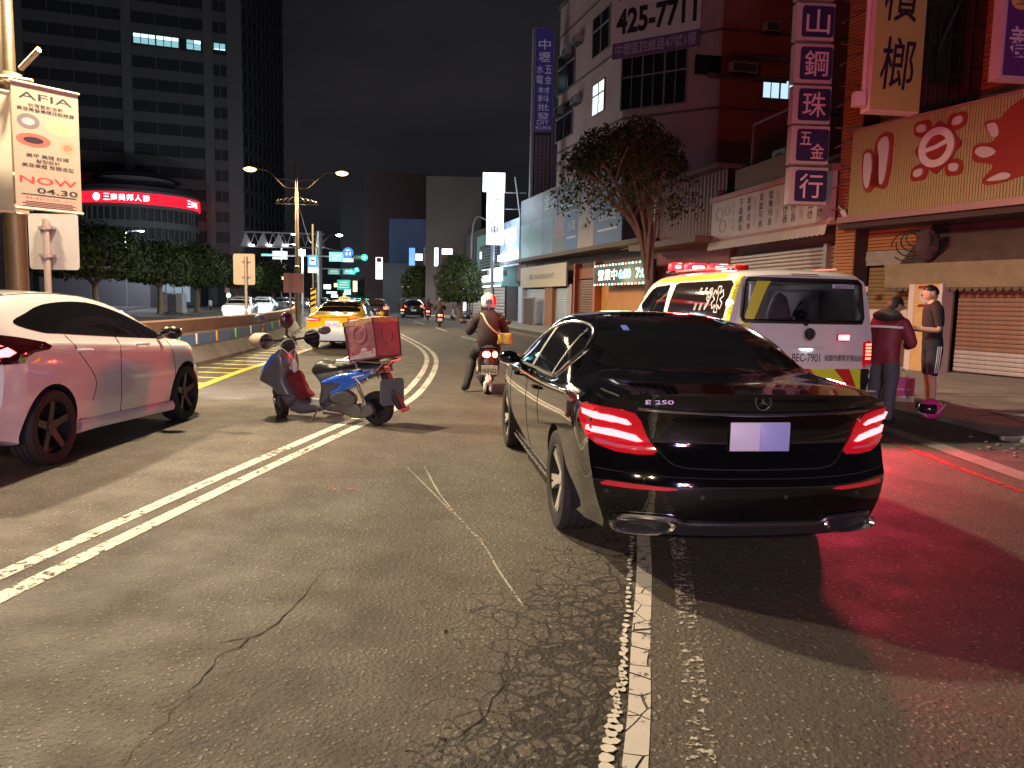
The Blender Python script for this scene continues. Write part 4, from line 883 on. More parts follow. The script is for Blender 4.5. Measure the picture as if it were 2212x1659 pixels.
    for y, w0 in ((.52, .16), (.20, .30), (-.16, .30), (-.50, .24)):
        b = MB(); b.box((2.05, y, 2.095), (.24, w0, .12), 0, None, .03); bo_ = b.build('beacon', EM('beacon_red', (1, .008, .016), 5) if y > -.4 else M('beacon_off', (.20, .01, .015), .15, 0, 1), lb)
        if y > -.4: b = MB(); b.box((2.05, y, 2.095), (.256, w0*.72, .075), 0, None, .03); b.build('beacon_core', EM('beacon_core', (1, .13, .09), 26), bo_)
    for y in (.35, -.3): lamp('beacon_glow', (2.05, y, 2.30), 470, (1, .02, .03), .12, 'POINT', parent=root)
    for s in (1, -1):
        b = MB(); b.tube([(-.4, s*.66, 2.0), (1.6, s*.67, 2.01)], .012, 8); b.build('roof_rail', M('rail_alu', (.5, .5, .5), .4, .8), root)
        for x in (0, 3.0): wheel(root, (x, s*.82, .335), .335, .225, s, [TYRE, RIMS, RIMD], 5, False, .62)
        b = MB(); b.ball((2.45, s*1.08, 1.28), (.07, .10, .13), 12, 8); b.build('door_mirror', PBLACK, root)
    return root
ambulance_van = ambulance()
# ---- taxi
SALOON2 = dict(x=[-1.0, -.75, -.45, -.15, .1, .5, .9, 1.4, 1.8, 2.15, 2.45, 2.7, 3.2, 3.6],
    zt=[1.03, 1.06, 1.085, 1.15, 1.28, 1.42, 1.475, 1.475, 1.43, 1.29, 1.13, 1.05, .93, .72], zr=[.99, 1.02, 1.05, 1.11, 1.22, 1.35, 1.40, 1.405, 1.36, 1.23, 1.085, 1.01, .89, .68],
    zs=[.93, .96, .985, .99, .985, .97, .96, .955, .95, .945, .935, .92, .83, .62], wm=[.85, .872, .885, .888, .888, .888, .888, .888, .888, .888, .888, .885, .86, .78], wl=[.78, .80, .82, .83, .83, .83, .83, .83, .83, .83, .83, .82, .78, .66],
    wr=[.70, .71, .70, .68, .645, .60, .58, .58, .595, .635, .68, .70, .66, .52], zb=[.27, .23, .2, .19, .18, .18, .18, .18, .18, .18, .18, .18, .19, .22],
    rz=[.2, .35, .5, .62, .75, .95, 1.05], rx=[.1, .03, .0, .03, .06, .03, .0], fz=[.2, .4, .6, .8], fx=[-.1, 0, -.03, -.2], lr=.55, kr=.24, kf=.5, lf=.8, shw=.045, mid=.8)
def taxi():
    root = thing('taxi', 'yellow taxi with a roof sign and lit tail lights in the lane by the median', 'taxi', (-5.3, 23.6, 0), pi/2+.035)
    paint = M('taxi_yellow', (.74, .46, .012), .22, 0, .8)
    vs, fs = shell(SALOON2, 46, 3, 12); bv = bvh_of(vs, fs)
    body = make_body(root, vs, fs, paint, WELL, [(0, .32, .36, 0), (2.7, .32, .36, 0)])
    b = MB(); project(b, bv, [(.86, .60), (.62, .63), (-.62, .63), (-.86, .60), (-.84, .27), (.84, .27)], 'B', .1, .005); b.build('bumper_panel', M('bumper_bluegrey', (.45, .55, .68), .35, 0, .5), root)
    b = MB(); project(b, bv, [(.64, 1.12), (.60, 1.28), (.53, 1.41), (-.53, 1.41), (-.60, 1.28), (-.64, 1.12)], 'B', .08, .004); b.build('rear_window', DGLASS, root)
    b = MB(); project(b, bv, ribbon([(.45, .955), (-.45, .955)], .022), 'B', .08, .008); b.build('boot_strip', CHROME, root)
    for s in (1, -1):
        l = MB(); project(l, bv, [(s*.86, .955), (s*.62, .945), (s*.38, .915), (s*.40, .845), (s*.62, .835), (s*.86, .86)], 'B', .05, .010, 0, .015); lo = l.build('tail_lamp', TAILR, root)
        b = MB(); project(b, bv, [(s*.83, .915), (s*.6, .905), (s*.44, .885), (s*.44, .865), (s*.6, .868), (s*.83, .875)], 'B', .04, .016, 0, .006); b.build('brake_light', BRAKE, lo)
        w_ = MB(); project(w_, bv, spline([(2.2, 1.0), (1.8, 1.24), (1.3, 1.36), (.8, 1.365), (.4, 1.29), (.12, 1.13), (.15, 1.03), (1.2, 1.0)], 4, True), 'LR'[s < 0], .08, .004); w_.build('side_window', DGLASS, root)
        g = MB()
        for pts in ([(.55, .5), (.62, .7), (.4, 1.0)], [(1.3, .28), (1.28, .98)], [(2.3, .28), (2.28, .95)]): shut_line(g, bv, pts, 'LR'[s < 0], .01)
        g.build('shut_line', GAP, body)
        b = MB(); b.ball((2.0, s*.98, 1.03), (.08, .1, .07), 10, 8); b.build('door_mirror', paint, root)
        for x in (0, 2.7): wheel(root, (x, s*.77, .315), .315, .2, s, [TYRE, RIMS, RIMD], 6, False, .66, lowfi=True)
    bk = lambda x, y, z: Matrix.Translation((x, y, z)) @ Matrix.Rotation(-pi/2, 4, 'Z') @ Matrix.Rotation(pi/2, 4, 'X')
    p = MB(); p.box((-.965, .05, .755), (.012, .40, .19), 0, None, .004); po = p.build('number_plate', M('plate_lit', (.62, .60, .75), .4, es=.25, ecol=(.75, .72, 1)), root)
    q = MB(); put(q, 'TDL-9955', (0, 0), .36, .10, 0, bk(-.973, .05, .74), .012, 0); q.build('lettering', M('plate_red_ink', (.45, .03, .12), .5), po)
    q = MB(); put(q, '計程車', (0, 0), .14, .035, 0, bk(-.985, .02, 1.0), .0, 0); q.build('boot_badge', CHROME, root)
    s_ = MB(); s_.pillow([(-.2, 1.45), (.2, 1.45), (.17, 1.52), (.06, 1.55), (.035, 1.66), (-.035, 1.66), (-.06, 1.55), (-.17, 1.52)], .06, .04, 0, Matrix.Translation((.75, 0, .03)) @ Matrix.Rotation(pi/2, 4, 'Z'), .03); so = s_.build('roof_sign', M('taxi_lamp', (.7, .55, .25), .4, es=.35, ecol=(1, .8, .45)), root)
    q = MB(); put(q, 'TAXI', (0, 0), .22, .05, 0, bk(.685, 0, 1.525), .02, 0); q.build('lettering', PLATETXT, so)
    return root
taxi_car = taxi()
# ------------------------------------------------------------------ scooters
SGREY = M('scooter_grey', (.085, .095, .115), .35, 0, .4, var=.15, vs=8); SBLUE = M('scooter_blue', (.018, .11, .62), .22, 0, .8); SDARK = M('scooter_dark', (.02, .02, .022), .55); SEATM = M('seat_vinyl', (.03, .03, .03), .42, bump=.1)
ENG = M('engine_grey', (.13, .135, .14), .5, .5, var=.3); STEEL = M('steel_tube', (.45, .45, .45), .3, 1.0)
BXY = lambda P, W, rd, b, mi=0, y=0., sp=None, edge=.35, T=None: b.pillow([tuple(q) for q in spline(P, 3, True)] if len(P) > 6 else P, W, rd, mi, (Matrix.Translation((0, y, 0)) if T is None else T @ Matrix.Translation((0, y, 0))), sp, edge)
def scooter_parked():
    root = thing('scooter', 'blue and grey scooter standing across the double white line', 'scooter', (-1.663, 9.301, 0), pi/2+R(70), rx=R(-5))
    TR = (TYRE, RIMB, RIMD)
    wheel(root, (-.045, 0, .205), .205, .105, 1, TR, 5, False, .62); st = R(-38)
    piv = V((1.36, 0, .195)); wo = wheel(root, piv, .205, .10, 1, TR, 5, False, .62, st)
    Ts = Matrix.Translation((1.20, 0, 0)) @ Matrix.Rotation(st, 4, 'Z') @ Matrix.Translation((-1.20, 0, 0))
    b = MB(); BXY([(1.55, .24), (1.53, .34), (1.42, .42), (1.28, .40), (1.20, .30), (1.24, .27), (1.32, .36), (1.42, .37), (1.50, .30)], .065, .04, b, 0, 0, .025, .5, Matrix.Translation((1.36, 0, 0)) @ Matrix.Rotation(st, 4, 'Z') @ Matrix.Translation((-1.36, 0, 0))); b.build('front_mudguard', SDARK, root)
    b = MB(Matrix.Translation((1.36, 0, 0)) @ Matrix.Rotation(st, 4, 'Z') @ Matrix.Translation((-1.36, 0, 0)))
    for s in (1, -1): b.tube([(1.36, s*.075, .195), (1.26, s*.075, .55)], .022, 8)
    b.box((1.32, .09, .23), (.09, .03, .07), 1, None, .008); b.build('fork', [SDARK, STEEL], root)
    b = MB(); BXY([(1.575, .47), (1.545, .58), (1.42, .73), (1.29, .88), (1.20, .90), (1.15, .80), (1.135, .66), (1.15, .52), (1.04, .30), (1.10, .18), (1.17, .13), (1.26, .22), (1.36, .36), (1.47, .42)], lambda x, z: .19 if z > .3 else .15, .09, b, 0, 0, .035); b.build('front_cowl', SGREY, root)
    b = MB(); BXY([(1.505, .60), (1.43, .70), (1.31, .835), (1.245, .85), (1.30, .75), (1.43, .63)], .194, .05, b, 0, 0, .02, .93); b.build('front_stripe', SBLUE, root)
    b = MB(); BXY([(1.50, .60), (1.46, .655), (1.44, .63), (1.48, .585)], .20, .02, b, 0, 0, .012, .9); b.build('front_indicator', WLENS, root)
    b = MB(); BXY([(1.17, .13), (1.05, .28), (.94, .255), (.74, .25), (.66, .22), (.60, .16), (.90, .085), (1.06, .075)], .155, .06, b, 0, 0, .03); b.build('floorboard', SGREY, root)
    b = MB(); BXY([(.74, .24), (.70, .40), (.71, .50), (.79, .60), (.60, .665), (.2, .72), (-.14, .755), (-.17, .70), (-.12, .62), (.10, .52), (.26, .43), (.51, .33), (.62, .21)], .145, .09, b, 0, 0, .035); b.build('rear_cowl', SGREY, root)
    b = MB(); BXY([(.665, .50), (.42, .605), (.15, .665), (-.06, .71), (-.08, .655), (.10, .545), (.24, .45), (.51, .345), (.505, .41), (.385, .495)], .172, .05, b, 0, 0, .022, .85); so = b.build('side_panel', SBLUE, root)
    b = MB()
    for pl in ([(.20, .60), (.02, .645), (.02, .63), (.18, .585)], [(.15, .585), (.06, .50), (.045, .51), (.13, .59)], [(-.01, .60), (-.03, .57), (-.045, .58), (-.03, .605)]): b.prism(pl, -.1755, -.1725, 0, Matrix.Rotation(pi/2, 4, 'X'))
    b.build('decal', M('decal_white', (.7, .7, .72), .4), so)
    b = MB(); BXY([(.81, .60), (.80, .70), (.72, .765), (.65, .765), (.53, .735), (.40, .75), (.23, .80), (.0, .81), (-.08, .775), (.05, .74), (.36, .67), (.53, .61), (.75, .575)], .135, .06, b, 0, 0, .03); b.build('seat', SEATM, root)
    b = MB(); BXY([(1.20, .55), (1.10, .60), (1.03, .47), (.97, .36), (.90, .285), (.99, .265), (1.07, .30), (1.16, .50)], .13, .03, b, 0, 0, .03, .7); b.build('leg_shield_cloth', M('red_cloth', (.10, .010, .016), .8), root)
    e = MB(); BXY([(.52, .35), (.42, .42), (.28, .43), (.17, .36), (.19, .26), (.33, .235), (.50, .27)], .05, .035, e, 0, .125, .022); BXY([(.60, .22), (.42, .27), (.16, .27), (.02, .30), (-.06, .25), (-.07, .16), (.05, .10), (.24, .09), (.42, .14), (.58, .16)], .05, .04, e, 0, .11, .025); e.cyl((.17, .155, .19), (.17, .175, .19), .085, None, 20); e.tube([(.30, .05, .18), (.62, .05, .20)], .07, 10); e.build('engine', ENG, root)
    s_ = MB(); s_.tube([(.17, .14, .58), (.01, .14, .22)], .016, 8); s_.tube([(.15-.10*t/60, .14+.034*cos(t*.9), .53-.22*t/60+.034*sin(t*.9)*.4) for t in range(61)], .007, 5, 1); s_.build('shock_absorber', [STEEL, SDARK], root)
    b = MB(); BXY([(-.10, .715), (-.21, .745), (-.235, .66), (-.13, .635)], .12, .03, b, 0, 0, .02, .7); b.build('tail_lamp', M('tail_off', (.22, .012, .015), .12, 0, 1), root)
    b = MB(); BXY([(.06, .695), (-.09, .715), (-.11, .65), (.04, .635)], .165, .02, b, 0, 0, .018, .9); b.build('rear_indicator', WLENS, root)
    b = MB(); BXY([(-.10, .66), (-.22, .64), (-.40, .26), (-.43, .20), (-.33, .22), (-.20, .45)], .075, .03, b, 0, 0, .03, .6); b.build('rear_mudguard', SDARK, root)
    b = MB(Matrix.Translation((-.285, .06, .43)) @ Matrix.Rotation(R(-40), 4, 'Z') @ Matrix.Rotation(R(-6), 4, 'Y')); b.prism(roundrect(-.15, -.165, .15, .165, .05), -.006, .006, 0, Matrix(((0, 0, 1, 0), (1, 0, 0, 0), (0, 1, 0, 0), (0, 0, 0, 1)))); b.build('number_plate', M('plate_grey', (.115, .125, .14), .6), root)
    b = MB(); b.box((-.42, .0, .215), (.05, .16, .05), 0, None, .012); b.build('rear_reflector', REFLECT, root)
    b = MB()
    for s in (1, -1): b.tube(spline([(.50, s*.10, .74), (.40, s*.15, .79), (.20, s*.17, .80), (-.26, s*.17, .795), (-.30, s*.10, .80), (-.30, 0, .80)], 4), .011, 7); b.tube([(-.24, s*.16, .79), (-.10, s*.13, .66), (-.15, s*.12, .60)], .010, 6); b.tube([(.16, s*.15, .79), (.12, s*.14, .70)], .010, 6)
    for x in (.1, -.08, -.22): b.tube([(x, -.17, .797), (x, .17, .797)], .008, 6)
    b.build('rack', STEEL, root)
    b = MB(); b.tube([(.72, .12, .17), (.79, .20, .015)], .012, 7); b.tube([(.79, .20, .015), (.74, .24, .012)], .014, 6); b.tube([(.70, .05, .10), (.40, .08, .10), (.36, .12, .13)], .014, 6); b.build('side_stand', STEEL, root)
    hb = MB(Ts); BXY([(1.28, .88), (1.27, .99), (1.20, 1.06), (1.10, 1.06), (1.05, .98), (1.10, .90), (1.16, .84)], .085, .05, hb, 0, 0, .03); hb.tube([(1.14, -.34, 1.02), (1.17, -.12, 1.0), (1.17, .12, 1.0), (1.14, .34, 1.02)], .016, 8); ho = hb.build('handlebar', SDARK, root)
    for s, mt_ in ((1, M('muff_tan', (.30, .25, .19), .75, var=.25)), (-1, M('muff_dark', (.03, .026, .03), .7))):
        g = MB(Ts @ Matrix.Translation((1.17, s*.30, 1.005)) @ Matrix.Rotation(s*R(18), 4, 'Z') @ Matrix.Rotation(-pi/2, 4, 'Y') )
        g.lathe([(.001, -.27), (.05, -.25), (.085, -.17), (.10, -.05), (.098, .05), (.092, .06), (.088, .05), (.08, -.10), (.001, -.14)], 20, 0); g.f = g.f; g.build('hand_muff', mt_, ho, 50)
    for (p, q, r, mt_, nm) in (((1.20, .22, 1.06), (1.26, .30, 1.28), (.035, .075, .052), SGREY, 'mirror'), ((1.12, -.22, 1.05), (1.02, -.42, 1.10), (.03, .085, .055), SGREY, 'mirror')):
        g = MB(Ts); g.tube(spline([p, (V(p)+V(q))/2+V((.02, .02, 0)), q], 4), .008, 6); g.ball((0, 0, 0), r, 14, 8, 0, Matrix.Translation(q)); g.build(nm, mt_, ho)
    g = MB(Ts); g.tube([(1.13, .03, 1.05), (1.10, .03, 1.16)], .018, 8); g.ball((1.08, .03, 1.25), (.04, .085, .105), 16, 10); g.build('phone_mount', M('mount_dark', (.045, .008, .014), .3, 0, .4), ho)
    for p in ((1.15, .09, .78),): g = MB(); g.cyl((1.13, .06, .66), (1.11, .08, .66), .032, None, 16); g.build('key_lock', STEEL, root)
    return root
scooter_main = scooter_parked()
def mat_of(o): return Matrix.Translation(o.location) @ o.rotation_euler.to_matrix().to_4x4()
SM = mat_of(scooter_main)
def delivery_box():
    base = SM @ V((-.05, .0, .805)); t = thing('delivery_box', 'worn dark pink delivery box strapped on the rack of the blue scooter', 'delivery box', base, pi/2+R(70)-R(10), ry=R(10))
    FAB = M('box_fabric', (.27, .10, .125), .72, var=.35, vs=7, bump=.5, bs=14); TAN = M('box_lid', (.42, .27, .14), .75, var=.3, vs=6, bump=.4, bs=14)
    b = MB(); L_, W_, H_ = .42, .44, .47
    def face(fn, nu=12, nv=12): b.grid(fn, nu, nv)
    bul = lambda u, v, k: k*sin(pi*u)*sin(pi*v) + .010*noise.noise(V((u*5, v*5, k*90)))*min(1, 6*u*(1-u))*min(1, 6*v*(1-v))
    tp = lambda v: 1+.07*v
    face(lambda u, v: ((u-.5)*L_*tp(v), W_/2*tp(v)+bul(u, v, .016), v*H_)); face(lambda u, v: ((u-.5)*L_*tp(v), -W_/2*tp(v)-bul(u, v, .016), v*H_))
    face(lambda u, v: (-L_/2*tp(v)-bul(u, v, .018), (u-.5)*W_*tp(v), v*H_)); face(lambda u, v: (L_/2*tp(v)+bul(u, v, .015), (u-.5)*W_*tp(v), v*H_)); b.add([(-L_/2, -W_/2, 0), (L_/2, -W_/2, 0), (L_/2, W_/2, 0), (-L_/2, W_/2, 0)], [(0, 1, 2, 3)])
    b.build('box_body', FAB, t, 40)
    b = MB(); b.grid(lambda u, v: ((u-.5)*L_*1.09, (v-.5)*W_*1.09, H_+.004+.035*sin(pi*u)*sin(pi*v)+.012*noise.noise(V((u*4, v*4, 1)))), 14, 14)
    for (x0, y0, x1, y1) in ((-1, 1, 1, 1), (-1, -1, 1, -1), (-1, -1, -1, 1), (1, -1, 1, 1)): b.grid(lambda u, v: ((x0+(x1-x0)*u)*L_*.545, (y0+(y1-y0)*u)*W_*.545, H_+.004-.06*v*(1-.15*sin(9*u))), 10, 2)
    b.build('lid', [TAN], t, 40)
    b = MB()
    for (x, y) in ((-1, 1), (1, 1), (-1, -1), (1, -1)): b.tube([(x*L_/2, y*W_/2, 0), (x*L_/2*1.07, y*W_/2*1.07, H_)], .012, 6)
    b.tube([(-L_/2, W_/2, .012), (L_/2, W_/2, .012)], .010, 6); b.tube([(-L_/2, W_/2, .012), (-L_/2, -W_/2, .012)], .010, 6); b.build('piping', M('box_piping', (.10, .02, .04), .7), t)
    Tl = Matrix.Translation((0, W_/2+.004, 0)) @ Matrix.Rotation(pi, 4, 'Z') @ Matrix.Rotation(pi/2-.033, 4, 'X')
    b = MB(); b.grid(lambda u, v: ((u-.5)*.40, .022+v*.135, .004+.012*sin(pi*u)*sin(pi*v*.5)), 10, 4, 0, Tl); lo = b.build('label_panel', M('panel_pale', (.46, .40, .44), .6, var=.2), t)
    q = MB(); put(q, 'foodpanda', (.0, .095), .21, .040, 0, Tl, .01, .022); q.box((-.165, .085, .020), (.026, .06, .003), 0, Tl); q.box((.165, .085, .020), (.026, .06, .003), 0, Tl); put(q, '0800-000-000', (0, .050), .2, .014, 0, Tl, 0, .021) if False else None; q.build('lettering', M('ink_pink', (.40, .04, .14), .6), lo)
    # pressed round emblem on the near and the rear face
    for T_ in (Matrix.Translation((0, W_/2+.022, .30)) @ Matrix.Rotation(-pi/2, 4, 'X'), Matrix.Translation((-L_/2-.026, 0, .26)) @ Matrix.Rotation(-pi/2, 4, 'Y')):
        e = MB(); e.lathe([(.105, -.01), (.105, .004), (.088, .004), (.088, -.01)], 28, 0, T_); e.build('emblem_ring', M('emblem_faded', (.30, .10, .13), .7), t)
    return t
delivery_box()
def bottle():
    p = SM @ V((1.03, .13, .60)); t = thing('hanging_bag', 'small white bottle bag hanging by a cord from the blue scooter handlebar', 'bag', p)
    b = MB(); b.ball((0, 0, .09), (.035, .03, .085), 12, 8, 0, None, lambda d: V((d.x*(1+.15*sin(7*d.z)), d.y, d.z))); b.build('pouch', M('pouch_white', (.6, .62, .68), .5, var=.2), t)
    b = MB(); b.tube(spline([(0, 0, .17), (-.10, -.03, .27), (-.16, -.05, .33), (-.11, -.06, .40), (-.02, -.04, .42), (.02, -.02, .33), (0, 0, .17)], 6), .005, 6); b.tube(spline([(0, 0, .16), (-.06, 0, .25), (.05, .0, .33), (-.02, -.02, .42)], 6), .005, 6); b.build('cord', M('cord_white', (.6, .58, .6), .6), t); return t
bottle()
# ------------------------------------------------------------------ people
def skin_body(J, E):
    nm = list(J); me = bpy.data.meshes.new('body'); me.from_pydata([J[k][0] for k in nm], [(nm.index(a), nm.index(b)) for a, b in E], [])
    o = bpy.data.objects.new('body', me); C.objects.link(o); o.modifiers.new('s', 'SKIN'); sv = me.skin_vertices[0].data
    for i, k in enumerate(nm): r = J[k][1]; sv[i].radius = r if isinstance(r, tuple) else (r, r); sv[i].use_root = (k == 'pelvis')
    ss = o.modifiers.new('d', 'SUBSURF'); ss.levels = 2; ss.render_levels = 2
    dg = bpy.context.evaluated_depsgraph_get(); m2 = bpy.data.meshes.new_from_object(o.evaluated_get(dg)); bpy.data.objects.remove(o); return m2
def head_mesh(b, T, hm=0, em=1):
    def fn(d):
        x, y, z = d
        k = 1 + .05*max(0, z)*(x < 0) - .13*max(0, -z)*abs(y)*1.4 - .10*max(0, -z-.1)*(x < 0)
        nose = .20*math.exp(-((y/.13)**2+((z+.10)/.17)**2))*(x > .3); eye = -.07*(math.exp(-(((y-.38)/.17)**2+((z-.08)/.12)**2))+math.exp(-(((y+.38)/.17)**2+((z-.08)/.12)**2)))*(x > .3)
        mouth = .05*math.exp(-((y/.22)**2+((z+.42)/.06)**2))*(x > .3) - .03*math.exp(-((y/.25)**2+((z+.48)/.03)**2))*(x > .3); chin = .07*math.exp(-((y/.25)**2+((z+.75)/.15)**2))*(x > 0)
        return V((x*k*(1+nose+eye+mouth+chin), y*k, z))
    b.ball((0, 0, 0), (.098, .078, .118), 32, 24, hm, T, fn)
    for s in (1, -1): b.ball((-.005, s*.078, -.01), (.020, .010, .032), 10, 8, hm, T); b.ball((.084, s*.030, .010), (.006, .011, .005), 8, 6, em, T)
def person(root, J, E, headT, regions, mats, hair=None, thick=.012):
    """one continuous body; each garment is a shell lifted from it. regions: {(a,b): [(t0, t1, garment), ...]}"""
    me = skin_body(J, E); segs = []
    for a, b_ in E:
        ra = J[a][1]; ra = ra if isinstance(ra, (int, float)) else sum(ra)/2; rb = J[b_][1]; rb = rb if isinstance(rb, (int, float)) else sum(rb)/2
        segs.append((V(J[a][0]), V(J[b_][0]), ra, rb, (a, b_)))
    gar = {}
    for p in me.polygons:
        c = p.center; best = None
        for A_, B_, ra, rb, k in segs:
            ab = B_-A_; t = max(0, min(1, (c-A_).dot(ab)/ab.length_squared)); d = (c-A_-ab*t).length/(ra+(rb-ra)*t)
            if best is None or d < best[0]: best = (d, k, t)
        for t0, t1, g in regions.get(best[1], []):
            if t0 <= best[2] <= t1: gar.setdefault(g, []).append(p.index); break
    b = MB(); b.addmesh(me); head_mesh(b, headT, 0, 1); bo = b.build('body', [mats['skin'], M('eye_dark', (.01, .008, .008), .3)], root, 60)
    for g, fl in gar.items():
        used = {}; vs = []; fs = []
        for i in fl:
            f = []
            for v in me.polygons[i].vertices:
                if v not in used: used[v] = len(vs); n_ = me.vertices[v].normal; co = me.vertices[v].co; w_ = noise.noise(co*9)*.010; vs.append(co + n_*(thick*(1.0 if g != 'trousers' else .8)+w_))
                f.append(used[v])
            fs.append(f)
        ed = {}
        for f in fs:
            for i in range(len(f)): a, c = f[i], f[(i+1) % len(f)]; ed.setdefault((min(a, c), max(a, c)), []).append((a, c))
        inv = {v: k for k, v in used.items()}; ex = {}
        for k, l in ed.items():
            if len(l) == 1:
                a, c = l[0]
                for q in (a, c):
                    if q not in ex: ex[q] = len(vs); vs.append(me.vertices[inv[q]].co - me.vertices[inv[q]].normal*.004)
                fs.append([c, a, ex[a], ex[c]])
        gb = MB(); gb.add(vs, fs); gb.build(g, mats[g], root, 60)
    if hair:
        hb = MB(); hb.ball((-.003, 0, .002), (.104, .084, .122), 28, 18, 0, headT, lambda d: hair(d)*(1+.05*noise.noise(d*6))); hb.build('hair', mats['hair'], root, 60)
    bpy.data.meshes.remove(me); return bo
def hand(J, E, wr, name, d, nrm, curl=.5, side=1):
    """palm, four unequal fingers and a thumb from the side of the palm; d points along the hand, nrm out of the palm"""
    W_ = V(wr); d = V(d).normalized(); n = V(nrm).normalized(); s = d.cross(n).normalized()*side; P = W_+d*.05
    J[name+'_palm'] = (tuple(P), (.026, .018)); E.append((name+'_wrist', name+'_palm'))
    for k, (of, ln) in enumerate(((-.030, .075), (-.010, .083), (.010, .077), (.029, .060))):
        K = P+s*of+d*.035; a1 = K+(d*(1-curl*.3)+n*curl*.6).normalized()*ln*.5; a2 = a1+(d*(1-curl)+n*curl*1.2).normalized()*ln*.5
        for i, (q, r) in enumerate(((K, .0105), (a1, .009), (a2, .0075))): J['%s_f%d%d' % (name, k, i)] = (tuple(q), r)
        E += [(name+'_palm', '%s_f%d0' % (name, k)), ('%s_f%d0' % (name, k), '%s_f%d1' % (name, k)), ('%s_f%d1' % (name, k), '%s_f%d2' % (name, k))]
    T0 = P-s*.030-d*.015; T1 = T0+(-s*.6+d*.6+n*.4).normalized()*.035; T2 = T1+(d*.8+n*.6).normalized()*.03
    J[name+'_t0'] = (tuple(T0), .012); J[name+'_t1'] = (tuple(T1), .010); J[name+'_t2'] = (tuple(T2), .008); E += [(name+'_palm', name+'_t0'), (name+'_t0', name+'_t1'), (name+'_t1', name+'_t2')]
def base_skel(H=1.72, lean=0.):
    k = H/1.72; l = lean
    J = {'pelvis': ((0, 0, .93*k), (.125, .105)), 'waist': ((.01+l*.2, 0, 1.07*k), (.13, .105)), 'chest': ((.0+l*.6, 0, 1.27*k), (.155, .12)), 'collar': ((l*.95, 0, 1.42*k), (.085, .075)), 'neck': ((.015+l*1.15, 0, 1.49*k), .055), 'skull': ((.02+l*1.3, 0, 1.57*k), .05)}
    E = [('pelvis', 'waist'), ('waist', 'chest'), ('chest', 'collar'), ('collar', 'neck'), ('neck', 'skull')]
    for s, n in ((1, 'l'), (-1, 'r')):
        J[n+'_sh'] = ((l*.85, s*.165*k, 1.385*k), .068); E.append(('collar', n+'_sh'))
        J[n+'_hip'] = ((0, s*.085*k, .86*k), .10); E.append(('pelvis', n+'_hip'))
    return J, E
def leg(J, E, n, hipthigh, knee, ankle, toe, r=(.085, .060, .040)):
    J[n+'_th'] = (hipthigh, r[0]); J[n+'_kn'] = (knee, r[1]); kn, an = V(knee), V(ankle); J[n+'_cf'] = (tuple(kn.lerp(an, .35)+V((-.012, 0, 0))), r[1]*.93); J[n+'_an'] = (ankle, r[2]); J[n+'_to'] = (toe, (.045, .030))
    E += [(n+'_hip', n+'_th'), (n+'_th', n+'_kn'), (n+'_kn', n+'_cf'), (n+'_cf', n+'_an'), (n+'_an', n+'_to')]
def arm(J, E, n, elbow, wrist, r=(.045, .032)):
    sh = V(J[n+'_sh'][0]); J[n+'_ua'] = (tuple(sh.lerp(V(elbow), .5)), r[0]*1.12); J[n+'_el'] = (elbow, r[0]*.92); J[n+'_fa'] = (tuple(V(elbow).lerp(V(wrist), .4)), r[0]*.9); J[n+'_wrist'] = (wrist, r[1]); E += [(n+'_sh', n+'_ua'), (n+'_ua', n+'_el'), (n+'_el', n+'_fa'), (n+'_fa', n+'_wrist')]
TORSO = [('pelvis', 'waist'), ('waist', 'chest'), ('chest', 'collar')]
def regs(d):
    r = {}
    for g, l in d.items():
        for it in l:
            k, t0, t1 = it if len(it) == 3 else (it, 0, 1); r.setdefault(tuple(k), []).append((t0, t1, g))
    return r
SKIN = M('skin', (.55, .33, .24), .5, var=.08)
# the man in shorts
def man():
    loc = G(2020, 872, .13); root = thing('person', 'man in black T-shirt and striped shorts looking down at the phone he holds', 'person', (5.86, 10.75, .13), pi-.12)
    J, E = base_skel(1.74, .03)
    leg(J, E, 'l', (.01, .095, .68), (.02, .10, .49), (-.01, .10, .085), (.15, .12, .035), (.085, .058, .038)); leg(J, E, 'r', (.0, -.095, .68), (.0, -.10, .49), (-.04, -.10, .085), (.12, -.12, .035), (.085, .058, .038))
    arm(J, E, 'l', (.02, .235, 1.12), (.27, .14, 1.14)); arm(J, E, 'r', (.02, -.235, 1.12), (.26, -.13, 1.13))
    hand(J, E, J['l_wrist'][0], 'l', (1, -.25, .12), (0, -.3, 1), .45, 1); hand(J, E, J['r_wrist'][0], 'r', (1, .25, .10), (0, .3, 1), .45, -1)
    R_ = {'t_shirt': TORSO + [('collar', 'l_sh'), ('collar', 'r_sh'), ('l_sh', 'l_ua'), ('r_sh', 'r_ua'), (('l_ua', 'l_el'), 0, .62), (('r_ua', 'r_el'), 0, .62), (('collar', 'neck'), 0, .15)], 'shorts': [('pelvis', 'l_hip'), ('pelvis', 'r_hip'), ('l_hip', 'l_th'), ('r_hip', 'r_th'), (('l_th', 'l_kn'), 0, .95), (('r_th', 'r_kn'), 0, .95)], 'shoes': [('l_an', 'l_to'), ('r_an', 'r_to')]}
    HT = Matrix.Translation((.075, 0, 1.625)) @ Matrix.Rotation(R(24), 4, 'Y')
    hair = lambda d: d if (d.z > .18 + .55*max(0, d.x) or d.x < -.35 and d.z > -.35) else d*.80
    person(root, J, E, HT, regs(R_), dict(skin=SKIN, t_shirt=M('black_cotton', (.014, .014, .016), .85), shorts=M('navy_shorts', (.012, .015, .035), .7), shoes=M('shoe_dark', (.03, .03, .03), .6), hair=M('black_hair', (.008, .007, .007), .5)), hair, .016)
    for s in (1,):
        b = MB()
        for dx in (-.022, 0, .022): b.tube([(dx-.01, s*.212, .90), (dx-.005, s*.207, .72), (dx, s*.188, .535)], .006, 5)
        b.build('side_stripe', M('stripe_white', (.7, .7, .75), .6), root)
    return root
